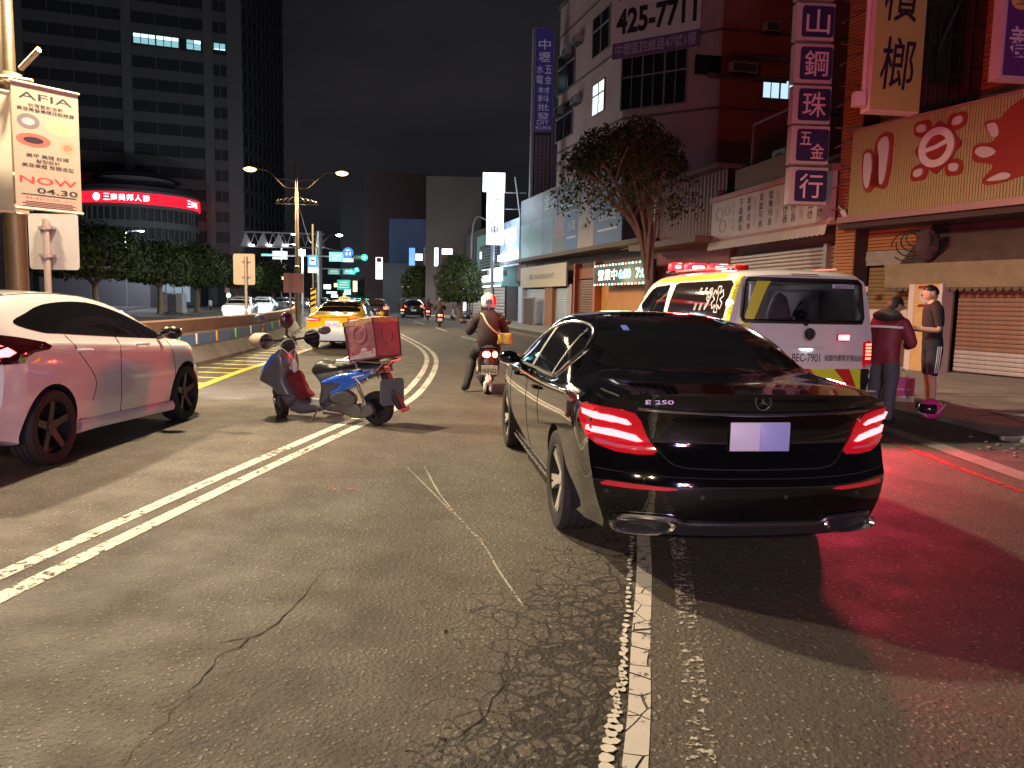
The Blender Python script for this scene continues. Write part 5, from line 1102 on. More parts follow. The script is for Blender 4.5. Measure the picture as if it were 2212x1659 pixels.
man_o = man(); MM = mat_of(man_o)
def phone():
    p = MM @ V((.385, .0, 1.20)); t = thing('phone', 'lit smartphone held by the man in shorts', 'phone', p, man_o.rotation_euler.z, ry=R(-28))
    b = MB(); b.box((0, 0, 0), (.155, .074, .009), 0, None, .003); b.build('phone_body', PBLACK, t); b = MB(); b.box((0, 0, .0055), (.142, .066, .002)); b.build('screen', EM('screen_glow', (.75, .88, 1), 1.6), t)
phone()
def courier():
    root = thing('person', 'courier in a maroon jacket and grey trousers seen from behind beside the ambulance', 'person', (4.86, 10.05, .05), R(38))
    J, E = base_skel(1.64, .10)
    leg(J, E, 'l', (.01, .10, .66), (.03, .11, .47), (-.01, .12, .085), (.14, .13, .035), (.095, .075, .055)); leg(J, E, 'r', (.0, -.10, .66), (-.02, -.11, .47), (-.07, -.12, .085), (.08, -.14, .035), (.095, .075, .055))
    arm(J, E, 'l', (.16, .27, 1.09), (.36, .16, 1.05), (.058, .036)); arm(J, E, 'r', (.14, -.27, 1.05), (.36, -.12, 1.0), (.058, .036))
    hand(J, E, J['l_wrist'][0], 'l', (1, -.3, .05), (0, -.5, .8), .8, 1); hand(J, E, J['r_wrist'][0], 'r', (1, .3, .05), (0, .5, .8), .8, -1)
    for k, r in (('pelvis', (.16, .14)), ('waist', (.165, .14)), ('chest', (.18, .145)), ('collar', (.11, .09))): J[k] = (J[k][0], r)
    R_ = {'jacket': TORSO + [('collar', 'l_sh'), ('collar', 'r_sh'), ('l_sh', 'l_ua'), ('r_sh', 'r_ua'), ('l_ua', 'l_el'), ('r_ua', 'r_el'), ('l_el', 'l_fa'), ('r_el', 'r_fa'), (('l_fa', 'l_wrist'), 0, .8), (('r_fa', 'r_wrist'), 0, .8), (('pelvis', 'l_hip'), 0, 1), (('pelvis', 'r_hip'), 0, 1), (('l_hip', 'l_th'), 0, .25), (('r_hip', 'r_th'), 0, .25)], 'trousers': [('l_hip', 'l_th'), ('r_hip', 'r_th'), ('l_th', 'l_kn'), ('r_th', 'r_kn'), ('l_kn', 'l_cf'), ('r_kn', 'r_cf'), ('l_cf', 'l_an'), ('r_cf', 'r_an')], 'shoes': [('l_an', 'l_to'), ('r_an', 'r_to')]}
    HT = Matrix.Translation((.175, -.01, 1.525)) @ Matrix.Rotation(R(-22), 4, 'Z') @ Matrix.Rotation(R(30), 4, 'Y')
    hair = lambda d: d*1.03 if (d.z > .08 + .3*max(0, d.x) or d.x < -.2) else d*.80
    person(root, J, E, HT, regs(R_), dict(skin=SKIN, jacket=M('maroon_jacket', (.24, .035, .055), .6, var=.25, vs=6, bump=.2, bs=18), trousers=M('grey_trousers', (.09, .095, .115), .75, var=.3, vs=7, bump=.3, bs=16), shoes=M('shoe_dark', (.03, .03, .03)), hair=M('dark_cap', (.018, .010, .012), .6)), hair, .022)
    b = MB(); b.ball((.0, 0, 1.40), (.13, .19, .085), 18, 10, 0, None, lambda d: V((d.x, d.y*(1-.2*max(0, d.z)), d.z))); b.build('hood', M('hood_dark', (.05, .045, .045), .8, var=.3), root)
    b = MB(); b.tube(spline([(-.02, .215, 1.245), (-.12, .15, 1.25), (-.165, 0, 1.255), (-.12, -.15, 1.25), (-.02, -.215, 1.245)], 5), .016, 6); b.build('reflective_band', M('band_silver', (.75, .70, .66), .35, es=.10, ecol=(1, .85, .8)), root)
    b = MB()
    for n in 'lr': e_ = V(J[n+'_fa'][0]); b.tube([e_.lerp(V(J[n+'_wrist'][0]), -.6), V(J[n+'_wrist'][0])], [.068, .056], 10)
    b.build('sleeve_guard', M('guard_dark', (.02, .016, .02), .7), root)
    b = MB(); b.lathe([(.03, -.004), (.036, 0), (.03, .004)], 16, 0, HT @ Matrix.Translation((.088, .035, .012)) @ Matrix.Rotation(pi/2, 4, 'Y')); b.tube([V((.09, .06, .015)), V((.0, .085, .015))], .003, 5, 0, HT); b.tube([V((.09, -.06, .015)), V((.0, -.085, .015))], .003, 5, 0, HT); b.lathe([(.03, -.004), (.036, 0), (.03, .004)], 16, 0, HT @ Matrix.Translation((.088, -.035, .012)) @ Matrix.Rotation(pi/2, 4, 'Y')); b.build('glasses', PBLACK, root)
    return root
courier()
def shopper():
    p = G(1944, 866, .13); t = thing('shopping_bag', 'pink and white insulated shopping bag standing on the pavement', 'bag', p, R(-14))
    b = MB()
    for (z0, z1, mi) in ((0, .09, 1), (.09, .30, 0), (.30, .36, 0)): b.box((0, 0, (z0+z1)/2), (.34-.0*z0, .20, z1-z0), mi)
    b.build('bag_body', [M('bag_pink', (.55, .06, .22), .5, var=.3, vs=9), M('bag_white', (.6, .58, .62), .5, var=.2)], t)
    q = MB(); T = Matrix.Translation((0, -.102, .19)) @ Matrix.Rotation(pi/2, 4, 'X'); put(q, 'foodpanda', (0, 0), .22, .045, 0, T, .012, .001); q.build('lettering', M('bag_print', (.75, .6, .68), .5), t)
    b = MB()
    for y in (-.09, .09): b.tube(spline([(-.09, y, .34), (-.08, y, .46), (-.02, y*.7, .51), (.05, y, .46), (.06, y, .34)], 5), .013, 6)
    b.build('handle', M('bag_handle', (.5, .45, .55), .6), t); b = MB(); b.tube(spline([(.1, -.108, .34), (.04, -.115, .2), (.08, -.112, .06)], 5), .012, 6); b.build('strap', M('bag_strap', (.30, .06, .2), .6), t)
shopper()
def helmet_on_ground():
    p = G(2010, 881, .13); t = thing('helmet', 'pink and black full-face helmet lying on the pavement', 'helmet', (5.50, 10.02, .10), R(200))
    b = MB(); b.ball((0, 0, .135), (.165, .13, .14), 28, 18, 0, None, lambda d: V((d.x*(1+.12*max(0, -d.z)), d.y, max(d.z, -.9)))); b.build('shell', M('helmet_pink', (.75, .05, .30), .2, 0, .8), t)
    b = MB(); b.ball((.0, 0, .135), (.172, .136, .144), 28, 18, 0, None, lambda d: d if (d.x > .15 and -.45 < d.z < .55) else d*.85); b.build('visor', M('visor_black', (.015, .015, .018), .1, 0, .8), t)
    b = MB(); b.tube(spline([(.06, .138, .10), (-.05, .137, .16), (-.13, .10, .20)], 5), .010, 6); b.tube(spline([(.15, .09, .05), (.168, .03, .08), (.172, -.04, .10)], 5), .009, 6); b.build('stripe', M('helmet_silver', (.65, .62, .66), .25, .3), t)
helmet_on_ground()
# ---- motorcyclist
def small_bike(name, label, cat, loc, rz, col=None, lit=True, group=None, plate=None, bag=False, es=30):
    root = thing(name, label, cat, loc, rz, group)
    wheel(root, (0, 0, .22), .22, .11, 1, (TYRE, RIMB, RIMD), 5, False, .62, lowfi=True); wheel(root, (1.22, 0, .22), .22, .10, 1, (TYRE, RIMB, RIMD), 5, False, .62, lowfi=True)
    cm = col or SDARK
    b = MB(); BXY([(.55, .26), (.58, .55), (.40, .62), (-.25, .76), (-.33, .72), (-.28, .60), (.1, .44)], .15, .09, b, 0, 0, .06); b.build('rear_cowl', cm, root)
    b = MB(); BXY([(1.32, .42), (1.2, .85), (1.08, .9), (1.0, .45), (.85, .28), (.55, .26), (.6, .18), (.95, .16)], .17, .09, b, 0, 0, .06); b.build('front_cowl', cm, root)
    b = MB(); BXY([(.60, .62), (.58, .70), (.30, .74), (-.22, .82), (-.28, .78), (.3, .66)], .14, .05, b, 0, 0, .05); b.build('seat', SEATM, root)
    b = MB(); BXY([(-.24, .62), (-.34, .62), (-.42, .25), (-.34, .22)], .08, .04, b, 0, 0, .04); b.box((.2, .1, .25), (.5, .08, .16), 0, None, .03); b.build('engine', SDARK, root)
    b = MB(); b.tube([(1.1, -.36, 1.0), (1.12, -.1, .97), (1.12, .1, .97), (1.1, .36, 1.0)], .017, 8)
    for s in (1, -1): b.tube([(1.1, s*.25, 1.0), (1.1, s*.36, 1.13)], .008, 6); b.ball((1.1, s*.40, 1.16), (.03, .07, .045), 10, 6)
    b.build('handlebar', SDARK, root)
    l = MB(); l.ball((-.30, 0, .665), (.035, .12, .05), 14, 8); lo = l.build('tail_lamp', TAILR, root)
    if lit:
        for y, w0 in ((.045, .065), (-.09, .04)): b = MB(); b.ball((-.335, y, .675), (.014, w0, .05), 12, 8); b.build('brake_light', EM('bike_brake_%d' % es, (1, .10, .06), es), lo)
    p = MB(); p.box((-.40, 0, .43), (.008, .26, .15), 0, Matrix.Translation((-.4, 0, .43)) @ Matrix.Rotation(-.15, 4, 'Y') @ Matrix.Translation((.4, 0, -.43))); po = p.build('number_plate', PLATEW, root)
    if plate: q = MB(); put(q, plate, (0, 0), .22, .07, 0, Matrix.Translation((-.4065, 0, .42)) @ Matrix.Rotation(-pi/2, 4, 'Z') @ Matrix.Rotation(pi/2, 4, 'X'), .012, .002); q.build('lettering', PLATETXT, po)
    return root
def rider(label, loc, rz, jacket, helmet_m, group=None, foot=True, detail=True):
    root = thing('person', label, 'person', loc, rz, group)
    J, E = base_skel(1.72, .10); dz = -.13
    for k in list(J): p, r = J[k]; J[k] = ((p[0], p[1], p[2]+dz), r)
    for n, s in (('l', 1), ('r', -1)):
        J[n+'_hip'] = ((.06, s*.09, .77), .10)
        if foot and s > 0: leg(J, E, n, (.25, .17, .72), (.42, .24, .58), (.25, .34, .11), (.38, .38, .05), (.09, .068, .045))
        else: leg(J, E, n, (.28, s*.13, .74), (.52, s*.16, .66), (.56, s*.15, .30), (.70, s*.15, .27), (.09, .068, .045))
        arm(J, E, n, (.26, s*.30, 1.02), (.50, s*.30, 1.0), (.055, .034)); hand(J, E, J[n+'_wrist'][0], n, (1, 0, .0), (0, 0, -1), .9, s)
    for k, r in (('pelvis', (.15, .13)), ('waist', (.155, .13)), ('chest', (.18, .14)), ('collar', (.11, .09))): J[k] = (J[k][0], r)
    R_ = {'jacket': TORSO + [('collar', 'neck'), ('collar', 'l_sh'), ('collar', 'r_sh'), ('l_sh', 'l_ua'), ('r_sh', 'r_ua'), ('l_ua', 'l_el'), ('r_ua', 'r_el'), ('l_el', 'l_fa'), ('r_el', 'r_fa'), ('l_fa', 'l_wrist'), ('r_fa', 'r_wrist'), (('pelvis', 'l_hip'), 0, 1), (('pelvis', 'r_hip'), 0, 1)], 'trousers': [('l_hip', 'l_th'), ('r_hip', 'r_th'), ('l_th', 'l_kn'), ('r_th', 'r_kn'), ('l_kn', 'l_cf'), ('r_kn', 'r_cf'), ('l_cf', 'l_an'), ('r_cf', 'r_an')], 'shoes': [('l_an', 'l_to'), ('r_an', 'r_to')]}
    HT = Matrix.Translation((.16, 0, 1.50))
    person(root, J, E, HT, regs(R_), dict(skin=SKIN, jacket=jacket, trousers=M('trousers_dark', (.02, .02, .024), .8), shoes=M('shoe_dark', (.03, .03, .03))), None, .022)
    h = MB(); h.ball((0, 0, .015), (.142, .128, .15), 28, 18, 0, HT, lambda d: V((d.x, d.y, max(d.z, -.72)))); h.ball((.02, 0, .0), (.138, .130, .12), 24, 14, 1, HT, lambda d: d if d.x > .2 and abs(d.z) < .6 else d*.8)
    if detail:
        h.grid(lambda u, v: (HT @ V((-.148*cos((u-.5)*1.9), .134*sin((u-.5)*1.9), -.085-.03*v))), 12, 2, 1); ho = h.build('helmet', [helmet_m, M('visor_black', (.015, .015, .018)), ], root)
        q = MB()
        for a in (-.28, -.1, .1, .28): q.box((-.146*cos(a*1.0), .13*sin(a)*1.2, .03-.03*abs(a)*3), (.012, .016, .07), 0, HT @ Matrix.Identity(4))
        q.build('helmet_vent', PBLACK, ho)
        q = MB(); q.ball((0, 0, .015), (.145, .131, .152), 28, 18, 0, HT, lambda d: d if (d.y < -.45 and d.z > -.5) else d*.8); q.build('helmet_side', M('helmet_red', (.55, .03, .04), .25, 0, .5), ho)
    else: h.build('helmet', [helmet_m, M('visor_black', (.015, .015, .018))], root)
    return root
mc = small_bike('motor_scooter', 'dark motor scooter with a glowing brake light ahead of the black saloon', 'scooter', (-.40, 12.6, 0), pi/2+R(5), M('bike_maroon', (.03, .008, .01), .3, 0, .5), True, None, 'NGF-012', es=45)
rd = rider('motorcyclist in a dark jacket and white helmet with a yellow bag on the hip', (-.40, 12.6, 0), pi/2+R(5), M('jacket_dark', (.028, .015, .018), .8, var=.2), M('helmet_white', (.62, .60, .56), .25, 0, .6))
RM = mat_of(rd)
def hipbag():
    t = thing('shoulder_bag', 'mustard shoulder bag hanging on the motorcyclist with a long strap', 'bag', RM @ V((-.08, -.26, .80)), rd.rotation_euler.z)
    b = MB(); b.pillow([(-.13, .02), (.13, .02), (.12, .20), (-.11, .22)], .05, .04, 0, Matrix.Rotation(R(70), 4, 'Z'), .03); b.build('bag_body', M('bag_mustard', (.32, .21, .05), .6, var=.2), t)
    b = MB(Matrix.Translation((.08, .26, -.80))); b.tube(spline([(.06, .13, 1.32), (-.10, .10, 1.30), (-.185, .03, 1.16), (-.175, -.10, 1.03), (-.10, -.22, .99)], 6), .016, 6); b.build('strap', M('strap_pale', (.5, .42, .28), .7), t)
hipbag()
t_ = thing('ribbon_bow', 'white plastic bag tied under the rear plate of the motor scooter', 'bag', mc.location+V((.02, -.42, .28)))
b = MB(); b.ball((0, 0, 0), (.05, .035, .08), 10, 8, 0, None, lambda d: d*(1+.25*sin(9*d.x+5*d.z))); b.ball((-.05, 0, -.11), (.03, .02, .09), 8, 6); b.ball((.04, 0, -.12), (.025, .02, .08), 8, 6); b.build('plastic', M('plastic_white', (.65, .65, .68), .4), t_)
# ------------------------------------------------------------------ right side: frames of the street fronts
FM = Frame((7.2, 27), R(-15)); FW = Frame((8.5, 20), R(-10.5)); FR = Frame((8.75, 19.4), R(-24)); 
FA = Frame((5.55, 42), R(-16)); FB = Frame((9.9, 39.2), R(-57)); FC = Frame((9.9, 39.2), R(-100))
def inv_of(root): return (Matrix.Translation(root.location) @ root.rotation_euler.to_matrix().to_4x4()).inverted()
def WB(root): return MB(inv_of(root))
def fbox(b, F, s0, s1, z0, z1, t0, t1, mi=0):
    """box in street-front coordinates: s along, t inward (negative = towards the road)"""
    vs = [F.at(s, z, t) for s in (s0, s1) for t in (t0, t1) for z in (z0, z1)]
    b.add(vs, [(0, 1, 3, 2), (4, 6, 7, 5), (0, 4, 5, 1), (2, 3, 7, 6), (0, 2, 6, 4), (1, 5, 7, 3)], mi)
def bld(name, label, F, s=0, cat='building', z=0): return thing(name, label, cat, F.at(s, z), 0)
def part(name, root, F, s0, s1, z0, z1, t0, t1, mat, smooth=0, bev=None): b = WB(root); fbox(b, F, s0, s1, z0, z1, t0, t1); return b.build(name, mat, root, smooth)
def local_place(o, root, parent):
    """o carries a shared mesh; its world matrix is o['_w']"""
    o.parent = parent; return o
SLATM = {}
def shutter(root, F, s0, s1, z0, z1, mat, pitch=.09, t=.05, name='roller_shutter', lower=None, lowm=None):
    """a roller shutter: a frame part whose slats are separate pieces sharing one mesh"""
    P = part(name, root, F, s0, s1, z0, z1, t+.03, t+.06, GAPSH)
    n = int((z1-z0)/pitch); L_ = s1-s0
    def slat_mesh(m):
        b = MB(); pr = [(.0, .0), (.012, .012), (.020, pitch*.5), (.012, pitch*.86), (.0, pitch*.93)]
        vs = [(x, 0, 0) for x in ()]
        k = len(pr); V_ = [(0, -a, z) for a, z in pr] + [(L_, -a, z) for a, z in pr]
        b.add(V_, [(i, i+1, k+i+1, k+i) for i in range(k-1)] + [tuple(range(k)), tuple(range(2*k-1, k-1, -1))]); return b.mesh('slat', m, 30)
    m0 = slat_mesh(mat); m1 = slat_mesh(lowm) if lowm else None; inv = inv_of(root); ang = atan2(F.u.y, F.u.x)
    for i in range(n):
        z = z0+i*pitch; o = link('slat', m1 if (m1 and i < lower) else m0, P); p = inv @ F.at(s0, z, t+.03)
        o.location = p; o.rotation_euler.z = ang + pi if False else ang
        # local -y must face the road
        if (Matrix.Rotation(ang, 3, 'Z') @ V((0, -1, 0))).dot(-F.n) < 0: o.rotation_euler.z = ang; o.scale.y = -1
    return P
GAPSH = M('shutter_back', (.02, .018, .016), .8)
def wtext(b, F, txt, s, z, W, H, t, mi=0, bold=.004, vertical=False, depth=0., slant=0.):
    T = F.mat(s, z, t)
    put(b, txt, (0, 0), W, H, mi, T, bold, 0, slant, depth)
def vtext(b, F, txt, s, z0, z1, W, t, mi=0, bold=.004, fill=.9):
    h = (z1-z0)/len(txt)
    for i, ch in enumerate(txt): wtext(b, F, ch, s, z1-h*(i+.5), W, h*fill, t, mi, bold)
def panel_px(F, x0, x1, y0, y1, t=0.):
    """street-front rectangle under a pixel box (left, right, top, bottom taken at the middle)"""
    xm, ym = (x0+x1)/2, (y0+y1)/2; a, _ = F.hit(x0, ym, t); c, _ = F.hit(x1, ym, t); _, zt = F.hit(xm, y0, t); _, zb = F.hit(xm, y1, t)
    return min(a, c), max(a, c), zb, zt
# materials
TILE = None
def tile_mat(name, c1, c2, scale, mortar=(.02, .018, .016)):
    m, nt, p, o = newmat(name); L = nt.links.new; tc = nd(nt, 'ShaderNodeTexCoord'); n = nd(nt, 'ShaderNodeTexNoise'); n.inputs['Scale'].default_value = scale; L(tc.outputs['Object'], n.inputs['Vector'])
    x = nd(nt, 'ShaderNodeMix', data_type='RGBA'); x.inputs[6].default_value = (*c1, 1); x.inputs[7].default_value = (*c2, 1); L(n.outputs['Fac'], x.inputs[0]); L(x.outputs[2], p.inputs['Base Color']); p.inputs['Roughness'].default_value = .45; return m
TILEO = tile_mat('tile_orange', (.30, .13, .055), (.42, .20, .09), 3); GROUT = M('grout_dark', (.035, .02, .015), .9)
PLAST = M('plaster_pink', (.48, .31, .30), .85, var=.2, vs=.6); PLASTD = M('plaster_dark', (.16, .11, .10), .85, var=.25, vs=.7); CORR = M('corrugated_red', (.16, .05, .045), .55, .2, var=.25)
OLIVE = M('shutter_olive', (.34, .26, .14), .38, .4, var=.15); BRONZE = M('shutter_bronze', (.32, .20, .15), .38, .4, var=.2); SILV = M('shutter_silver', (.55, .55, .58), .35, .6); BROWNS = M('shutter_brown', (.24, .11, .06), .45, .3, var=.2); GREYS = M('shutter_grey', (.20, .185, .18), .45, .3, var=.2)
ALU = M('window_alu', (.34, .31, .31), .45, .5); WDARK = M('window_dark', (.012, .010, .012), .12, spec=.5); IRON = M('iron_dark', (.05, .04, .045), .6, .3); STEELW = M('steel_white', (.5, .5, .52), .5)
def window(root, F, s0, s1, z0, z1, cols, rows, t=0., lit=None, split=None):
    """framed window: recessed panes are pieces of their own"""
    b = WB(root); d = .07; f_ = .06
    for (a0, a1, c0, c1) in ((s0, s1, z0, z0+f_), (s0, s1, z1-f_, z1), (s0, s0+f_, z0+f_, z1-f_), (s1-f_, s1, z0+f_, z1-f_)): fbox(b, F, a0, a1, c0, c1, t-d, t+.02)
    zs = [z0+f_/2 + (z1-z0-f_)*q for q in (split or [i/rows for i in range(rows+1)])]; w0 = (s1-s0)/cols
    for i in range(1, cols): hw = .045 if i % 2 == 0 or cols < 4 else .022; fbox(b, F, s0+i*w0-hw, s0+i*w0+hw, z0+f_, z1-f_, t-d+.012, t+.02)
    for z in zs[1:-1]: fbox(b, F, s0+f_, s1-f_, z-.04, z+.04, t-d+.006, t+.02)
    wo = b.build('window', ALU, root, 0)
    for i in range(cols):
        for j in range(len(zs)-1):
            b = WB(root); fbox(b, F, s0+i*w0+.02, s0+(i+1)*w0-.02, zs[j]+.02, zs[j+1]-.02, t-.03, t-.02); m = lit[(i, j)] if isinstance(lit, dict) and (i, j) in lit else (lit if lit and not isinstance(lit, dict) else WDARK); b.build('pane', m, wo, 0)
    return wo
def sign_box(name, label, F, s0, s1, z0, z1, t0, t1, face, edge, cat='sign', group=None, fr=.05):
    root = thing(name, label, cat, F.at((s0+s1)/2, z0, t0), 0, group); b = WB(root); fbox(b, F, s0, s1, z0, z1, t0, t1); b.build('cabinet', edge, root, 0)
    b = WB(root); fbox(b, F, s0+fr, s1-fr, z0+fr, z1-fr, t0-.006, t0); b.build('sign_face', face, root, 0); return root
# ------------------------------------------------------------------ 1. corner building with the big telephone board
cb = thing('corner_building', 'four storey pinkish corner building with a big telephone number board', 'building', (9.9, 39.2, 0))
b = WB(cb); top = 20.4; A0, A1 = FA.at(0), FA.at(10.5); Bq, Cq = FB.at(0), FC.at(-14)
foot = [A1, A0, Bq, Cq, Cq+V((-4, 14, 0)), A1+V((10, 6, 0))]; n = len(foot)
b.add([p+V((0, 0, 0)) for p in foot]+[p+V((0, 0, top)) for p in foot], [tuple(range(n)), tuple(range(n, 2*n))]+[(i, (i+1) % n, n+(i+1) % n, n+i) for i in range(n)]); b.build('wall', PLAST, cb, 0)
part('side_wall', cb, FC, -14, -.02, 0, top-.06, -.02, .0, M('wall_red_lit', (.46, .13, .095), .7, var=.2, vs=.8))  # red beacon light on this side is put into the wall colour
for z in (7.6, 11.3, 15.0, 18.6):
    b = WB(cb)
    for F, sa_, s1 in ((FA, 0, 10.5), (FB, 0, 5.15), (FC, -14, 0)): fbox(b, F, sa_, s1, z-.09, z+.02, -.06, .01)
    b.build('floor_band', PLASTD, cb, 0)
b = WB(cb)
for F, sa_, s1 in ((FA, 0, 10.5), (FB, 0, 5.15), (FC, -14, 0)): fbox(b, F, sa_-.1, s1+.1, top-.05, top+.18, -.12, .2)
b.build('cornice', PLASTD, cb, 0)
LITW = EM('lit_window', (.80, .93, 1), 1.5); LITC = EM('lit_window_cool', (.55, .80, 1), 1.1)
s0, s1, z0, z1 = panel_px(FB, 1342, 1484, 150, 212); _, zz0 = FB.hit(1412, 225); 
window(cb, FB, s0, s1, zz0-.15, zz0+2.55, 6, 2, lit=None, split=[0, .62, 1]); 
for (x0, x1, y0, y1, lit) in ((1206, 1243, 108, 196, None), (1202, 1238, 222, 300, None), (1282, 1318, 25, 115, None)):
    a0, a1, c0, c1 = panel_px(FA, x0, x1, y0, y1); window(cb, FA, a0, a1, c0, c1, 2, 2, split=[0, .65, 1])
a0, a1, c0, c1 = panel_px(FA, 1281, 1307, 177, 246); window(cb, FA, a0, a1, c0, c1, 2, 2, lit=LITW, split=[0, .62, 1])
a0, a1, c0, c1 = panel_px(FC, 1645, 1722, 172, 216); window(cb, FC, a0, a1, c0, c1, 4, 1, lit=LITC)
a0, a1, c0, c1 = panel_px(FC, 1568, 1700, 128, 165); b = WB(cb); fbox(b, FC, a0-.5, a1, c1-.05, c1+.06, -.5, .05); fbox(b, FC, a0, a0+4.2, c0-.25, c0, -.06, .02, 0); b.build('window_ledge', PLASTD, cb, 0)
b = WB(cb); fbox(b, FC, a0+1.4, a1+1.6, c0-.1, c1, -.02, .03); b.build('window_band', WDARK, cb, 0)
def ac_unit(root_label, F, s, z, w0=.75, h=.5, mat=STEELW):
    r = thing('air_conditioner', root_label, 'air conditioner', F.at(s, z, -.2), 0, 'air conditioners on the corner building'); b = WB(r); fbox(b, F, s, s+w0, z, z+h, -.42, .0); b.build('casing', mat, r, 0)
    b = WB(r); fbox(b, F, s+.06, s+w0-.06, z+.06, z+h-.06, -.428, -.42); b.build('grille', M('ac_grille', (.10, .09, .09), .7), r, 0)
    b = WB(r); fbox(b, F, s-.05, s+w0+.05, z-.05, z, -.45, .0); b.build('bracket', IRON, r, 0); return r
for F, x, y, lab in ((FA, 1232, 115, 'window air conditioner between the upper left windows'), (FA, 1254, 88, 'topmost air conditioner on the left wall'), (FA, 1214, 243, 'lower air conditioner on the left wall'), (FA, 1250, 218, 'air conditioner beside the lit window'), (FC, 1590, 152, 'air conditioner under the ledge above the dark band'), (FC, 1614, 154, 'second air conditioner under the ledge with a lit top edge'), (FC, 1663, 65, 'single air conditioner high on the red lit wall')):
    s, z = F.hit(x, y); ac_unit(lab, F, s-.35, z-.2)
# the telephone board
brd = thing('telephone_board', 'large white board with telephone number 425-7711 on the building corner', 'sign board', FB.at(2.4, 13, -.1))
sL, zL = FB.hit(1325, 118); sR, zR = FB.hit(1513, 80); zb_ = (FB.hit(1420, 80)[1]); 
s0, s1 = min(sL, sR), max(sL, sR); b = WB(brd); fbox(b, FB, s0, s1, zb_, zb_+5.2, -.14, -.02); b.build('board', M('board_white', (.78, .74, .78), .6), brd, 0)
zs_ = zb_-.78; b = WB(brd); fbox(b, FB, s0, s1, zs_, zb_, -.135, -.02); b.build('address_strip', M('board_purple', (.16, .09, .24), .6), brd, 0)
b = WB(brd); wtext(b, FB, '425-7711', (s0+s1)/2, zb_+1.02, (s1-s0)*.92, 1.30, -.145, 0, .035); b.build('number_lettering', M('board_ink', (.02, .018, .03), .6), brd, 0)
b = WB(brd); wtext(b, FB, '歡迎託售', (s0+s1)/2, zb_+2.75, (s1-s0)*.92, 1.35, -.145, 0, .035); b.build('headline_lettering', M('board_violet', (.17, .09, .20), .6), brd, 0)
b = WB(brd); wtext(b, FB, '中壢區四維路47號1樓', (s0+s1)/2, (zb_+zs_)/2, (s1-s0)*.93, .60, -.140, 0, .012); b.build('address_lettering', M('board_pale_ink', (.55, .48, .56), .6), brd, 0)
# tall blue blade sign
p0 = A(1148, 440, 51.2); p1 = A(1189, 440, 51.2); FS = Frame((p1.x, 51.2), R(-90))
z_t, z_m, z_b = A(1168, 60, 51.2).z, A(1166, 283, 51.2).z, A(1162, 452, 51.2).z; wS = (p1-p0).length
bs = thing('blade_sign', 'tall blue vertical sign with white characters beside the corner building', 'sign', FS.at(0, z_b))
b = WB(bs); fbox(b, FS, 0, wS, z_m, z_t, 0, .35); b.build('upper_cabinet', M('sign_edge_pale', (.40, .36, .50), .5), bs, 0)
b = WB(bs); fbox(b, FS, .05, wS-.05, z_m+.05, z_t-.05, -.01, 0); fo = b.build('upper_face', M('sign_blue', (.035, .03, .20), .5, es=.04, ecol=(.2, .15, .9)), bs, 0)
b = WB(bs); fbox(b, FS, 0, wS, z_b, z_m-.05, 0, .35); b.build('lower_cabinet', M('sign_edge_pale', (.4, .36, .5)), bs, 0); b = WB(bs); fbox(b, FS, .05, wS-.05, z_b+.05, z_m-.1, -.01, 0); b.build('lower_face', M('sign_dark', (.03, .022, .05), .5), bs, 0)
b = WB(bs); H = z_t-z_m; INKP = M('sign_ink_pale', (.58, .55, .72), .5, es=.08, ecol=(.8, .75, 1))
rows = [('中', .90, .78), ('壢', .78, .66), None, None, ('材', .44, .36), ('料', .36, .275), ('批', .275, .19), ('發', .19, .105)]
for r in rows:
    if r: wtext(b, FS, r[0], wS/2, z_m+H*(r[1]+r[2])/2, wS*.62, H*(r[1]-r[2])*.82, -.016, 0, .02)
for c_, s, q in (('水', .72, .60), ('電', .72, .50), ('五', .28, .60), ('金', .28, .50)): wtext(b, FS, c_, wS*s, z_m+H*q, wS*.36, H*.08, -.016, 0, .015)
wtext(b, FS, 'DIY', wS/2, z_m+H*.085, wS*.62, H*.045, -.016); wtext(b, FS, '453-8418', wS/2, z_m+H*.033, wS*.8, H*.035, -.016, 0, .005); b.build('lettering', INKP, bs, 0)
b = WB(bs)
for i in range(20):
    z = z_m-.35-(z_m-z_b-.5)*i/20
    for j in range(4): s = .12+(wS-.24)*j/4; fbox(b, FS, s+.02, s+(wS-.24)/4-.02, z-.12, z+.08, -.016, -.011)
o = b.build('listing_lines', M('listing_pale', (.24, .20, .28), .5), bs, 0); o['kind'] = 'stuff'
b = WB(bs); b.tube([FS.at(wS+.1, z_b-1, .2), FS.at(wS+.1, z_t, .2)], .08, 8); b.build('mast', STEELW, bs)
# ------------------------------------------------------------------ 2. low shop row beneath the boards
row = bld('low_shop_row', 'single storey row of closed shops under a long band of sign boards', FM, 8)
s_at = lambda px, y=600: FM.hit(px, y)[0]
sA, sB, sC, sD = s_at(1089), s_at(1131), s_at(1352), s_at(1400)
zE = FM.hit(1250, 540)[1]   # underside of the boards
b = WB(row); fbox(b, FM, sD-1.2, sA+.2, 3.0, zE+.1, .9, 5); b.build('upper_wall', PLASTD, row, 0); b = WB(row); fbox(b, FM, sD-1.2, sA+.2, .1, 3.0, 1.2, 5); b.build('back_wall', M('shop_inner', (.10, .06, .04), .9), row, 0)
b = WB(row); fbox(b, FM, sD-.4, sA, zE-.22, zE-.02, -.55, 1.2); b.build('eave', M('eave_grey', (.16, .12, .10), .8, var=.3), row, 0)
cols_ = [1131, 1152, 1178, 1209, 1258, 1285, 1316, 1352]
zT = zE+2.15; zTT = zE+3.75
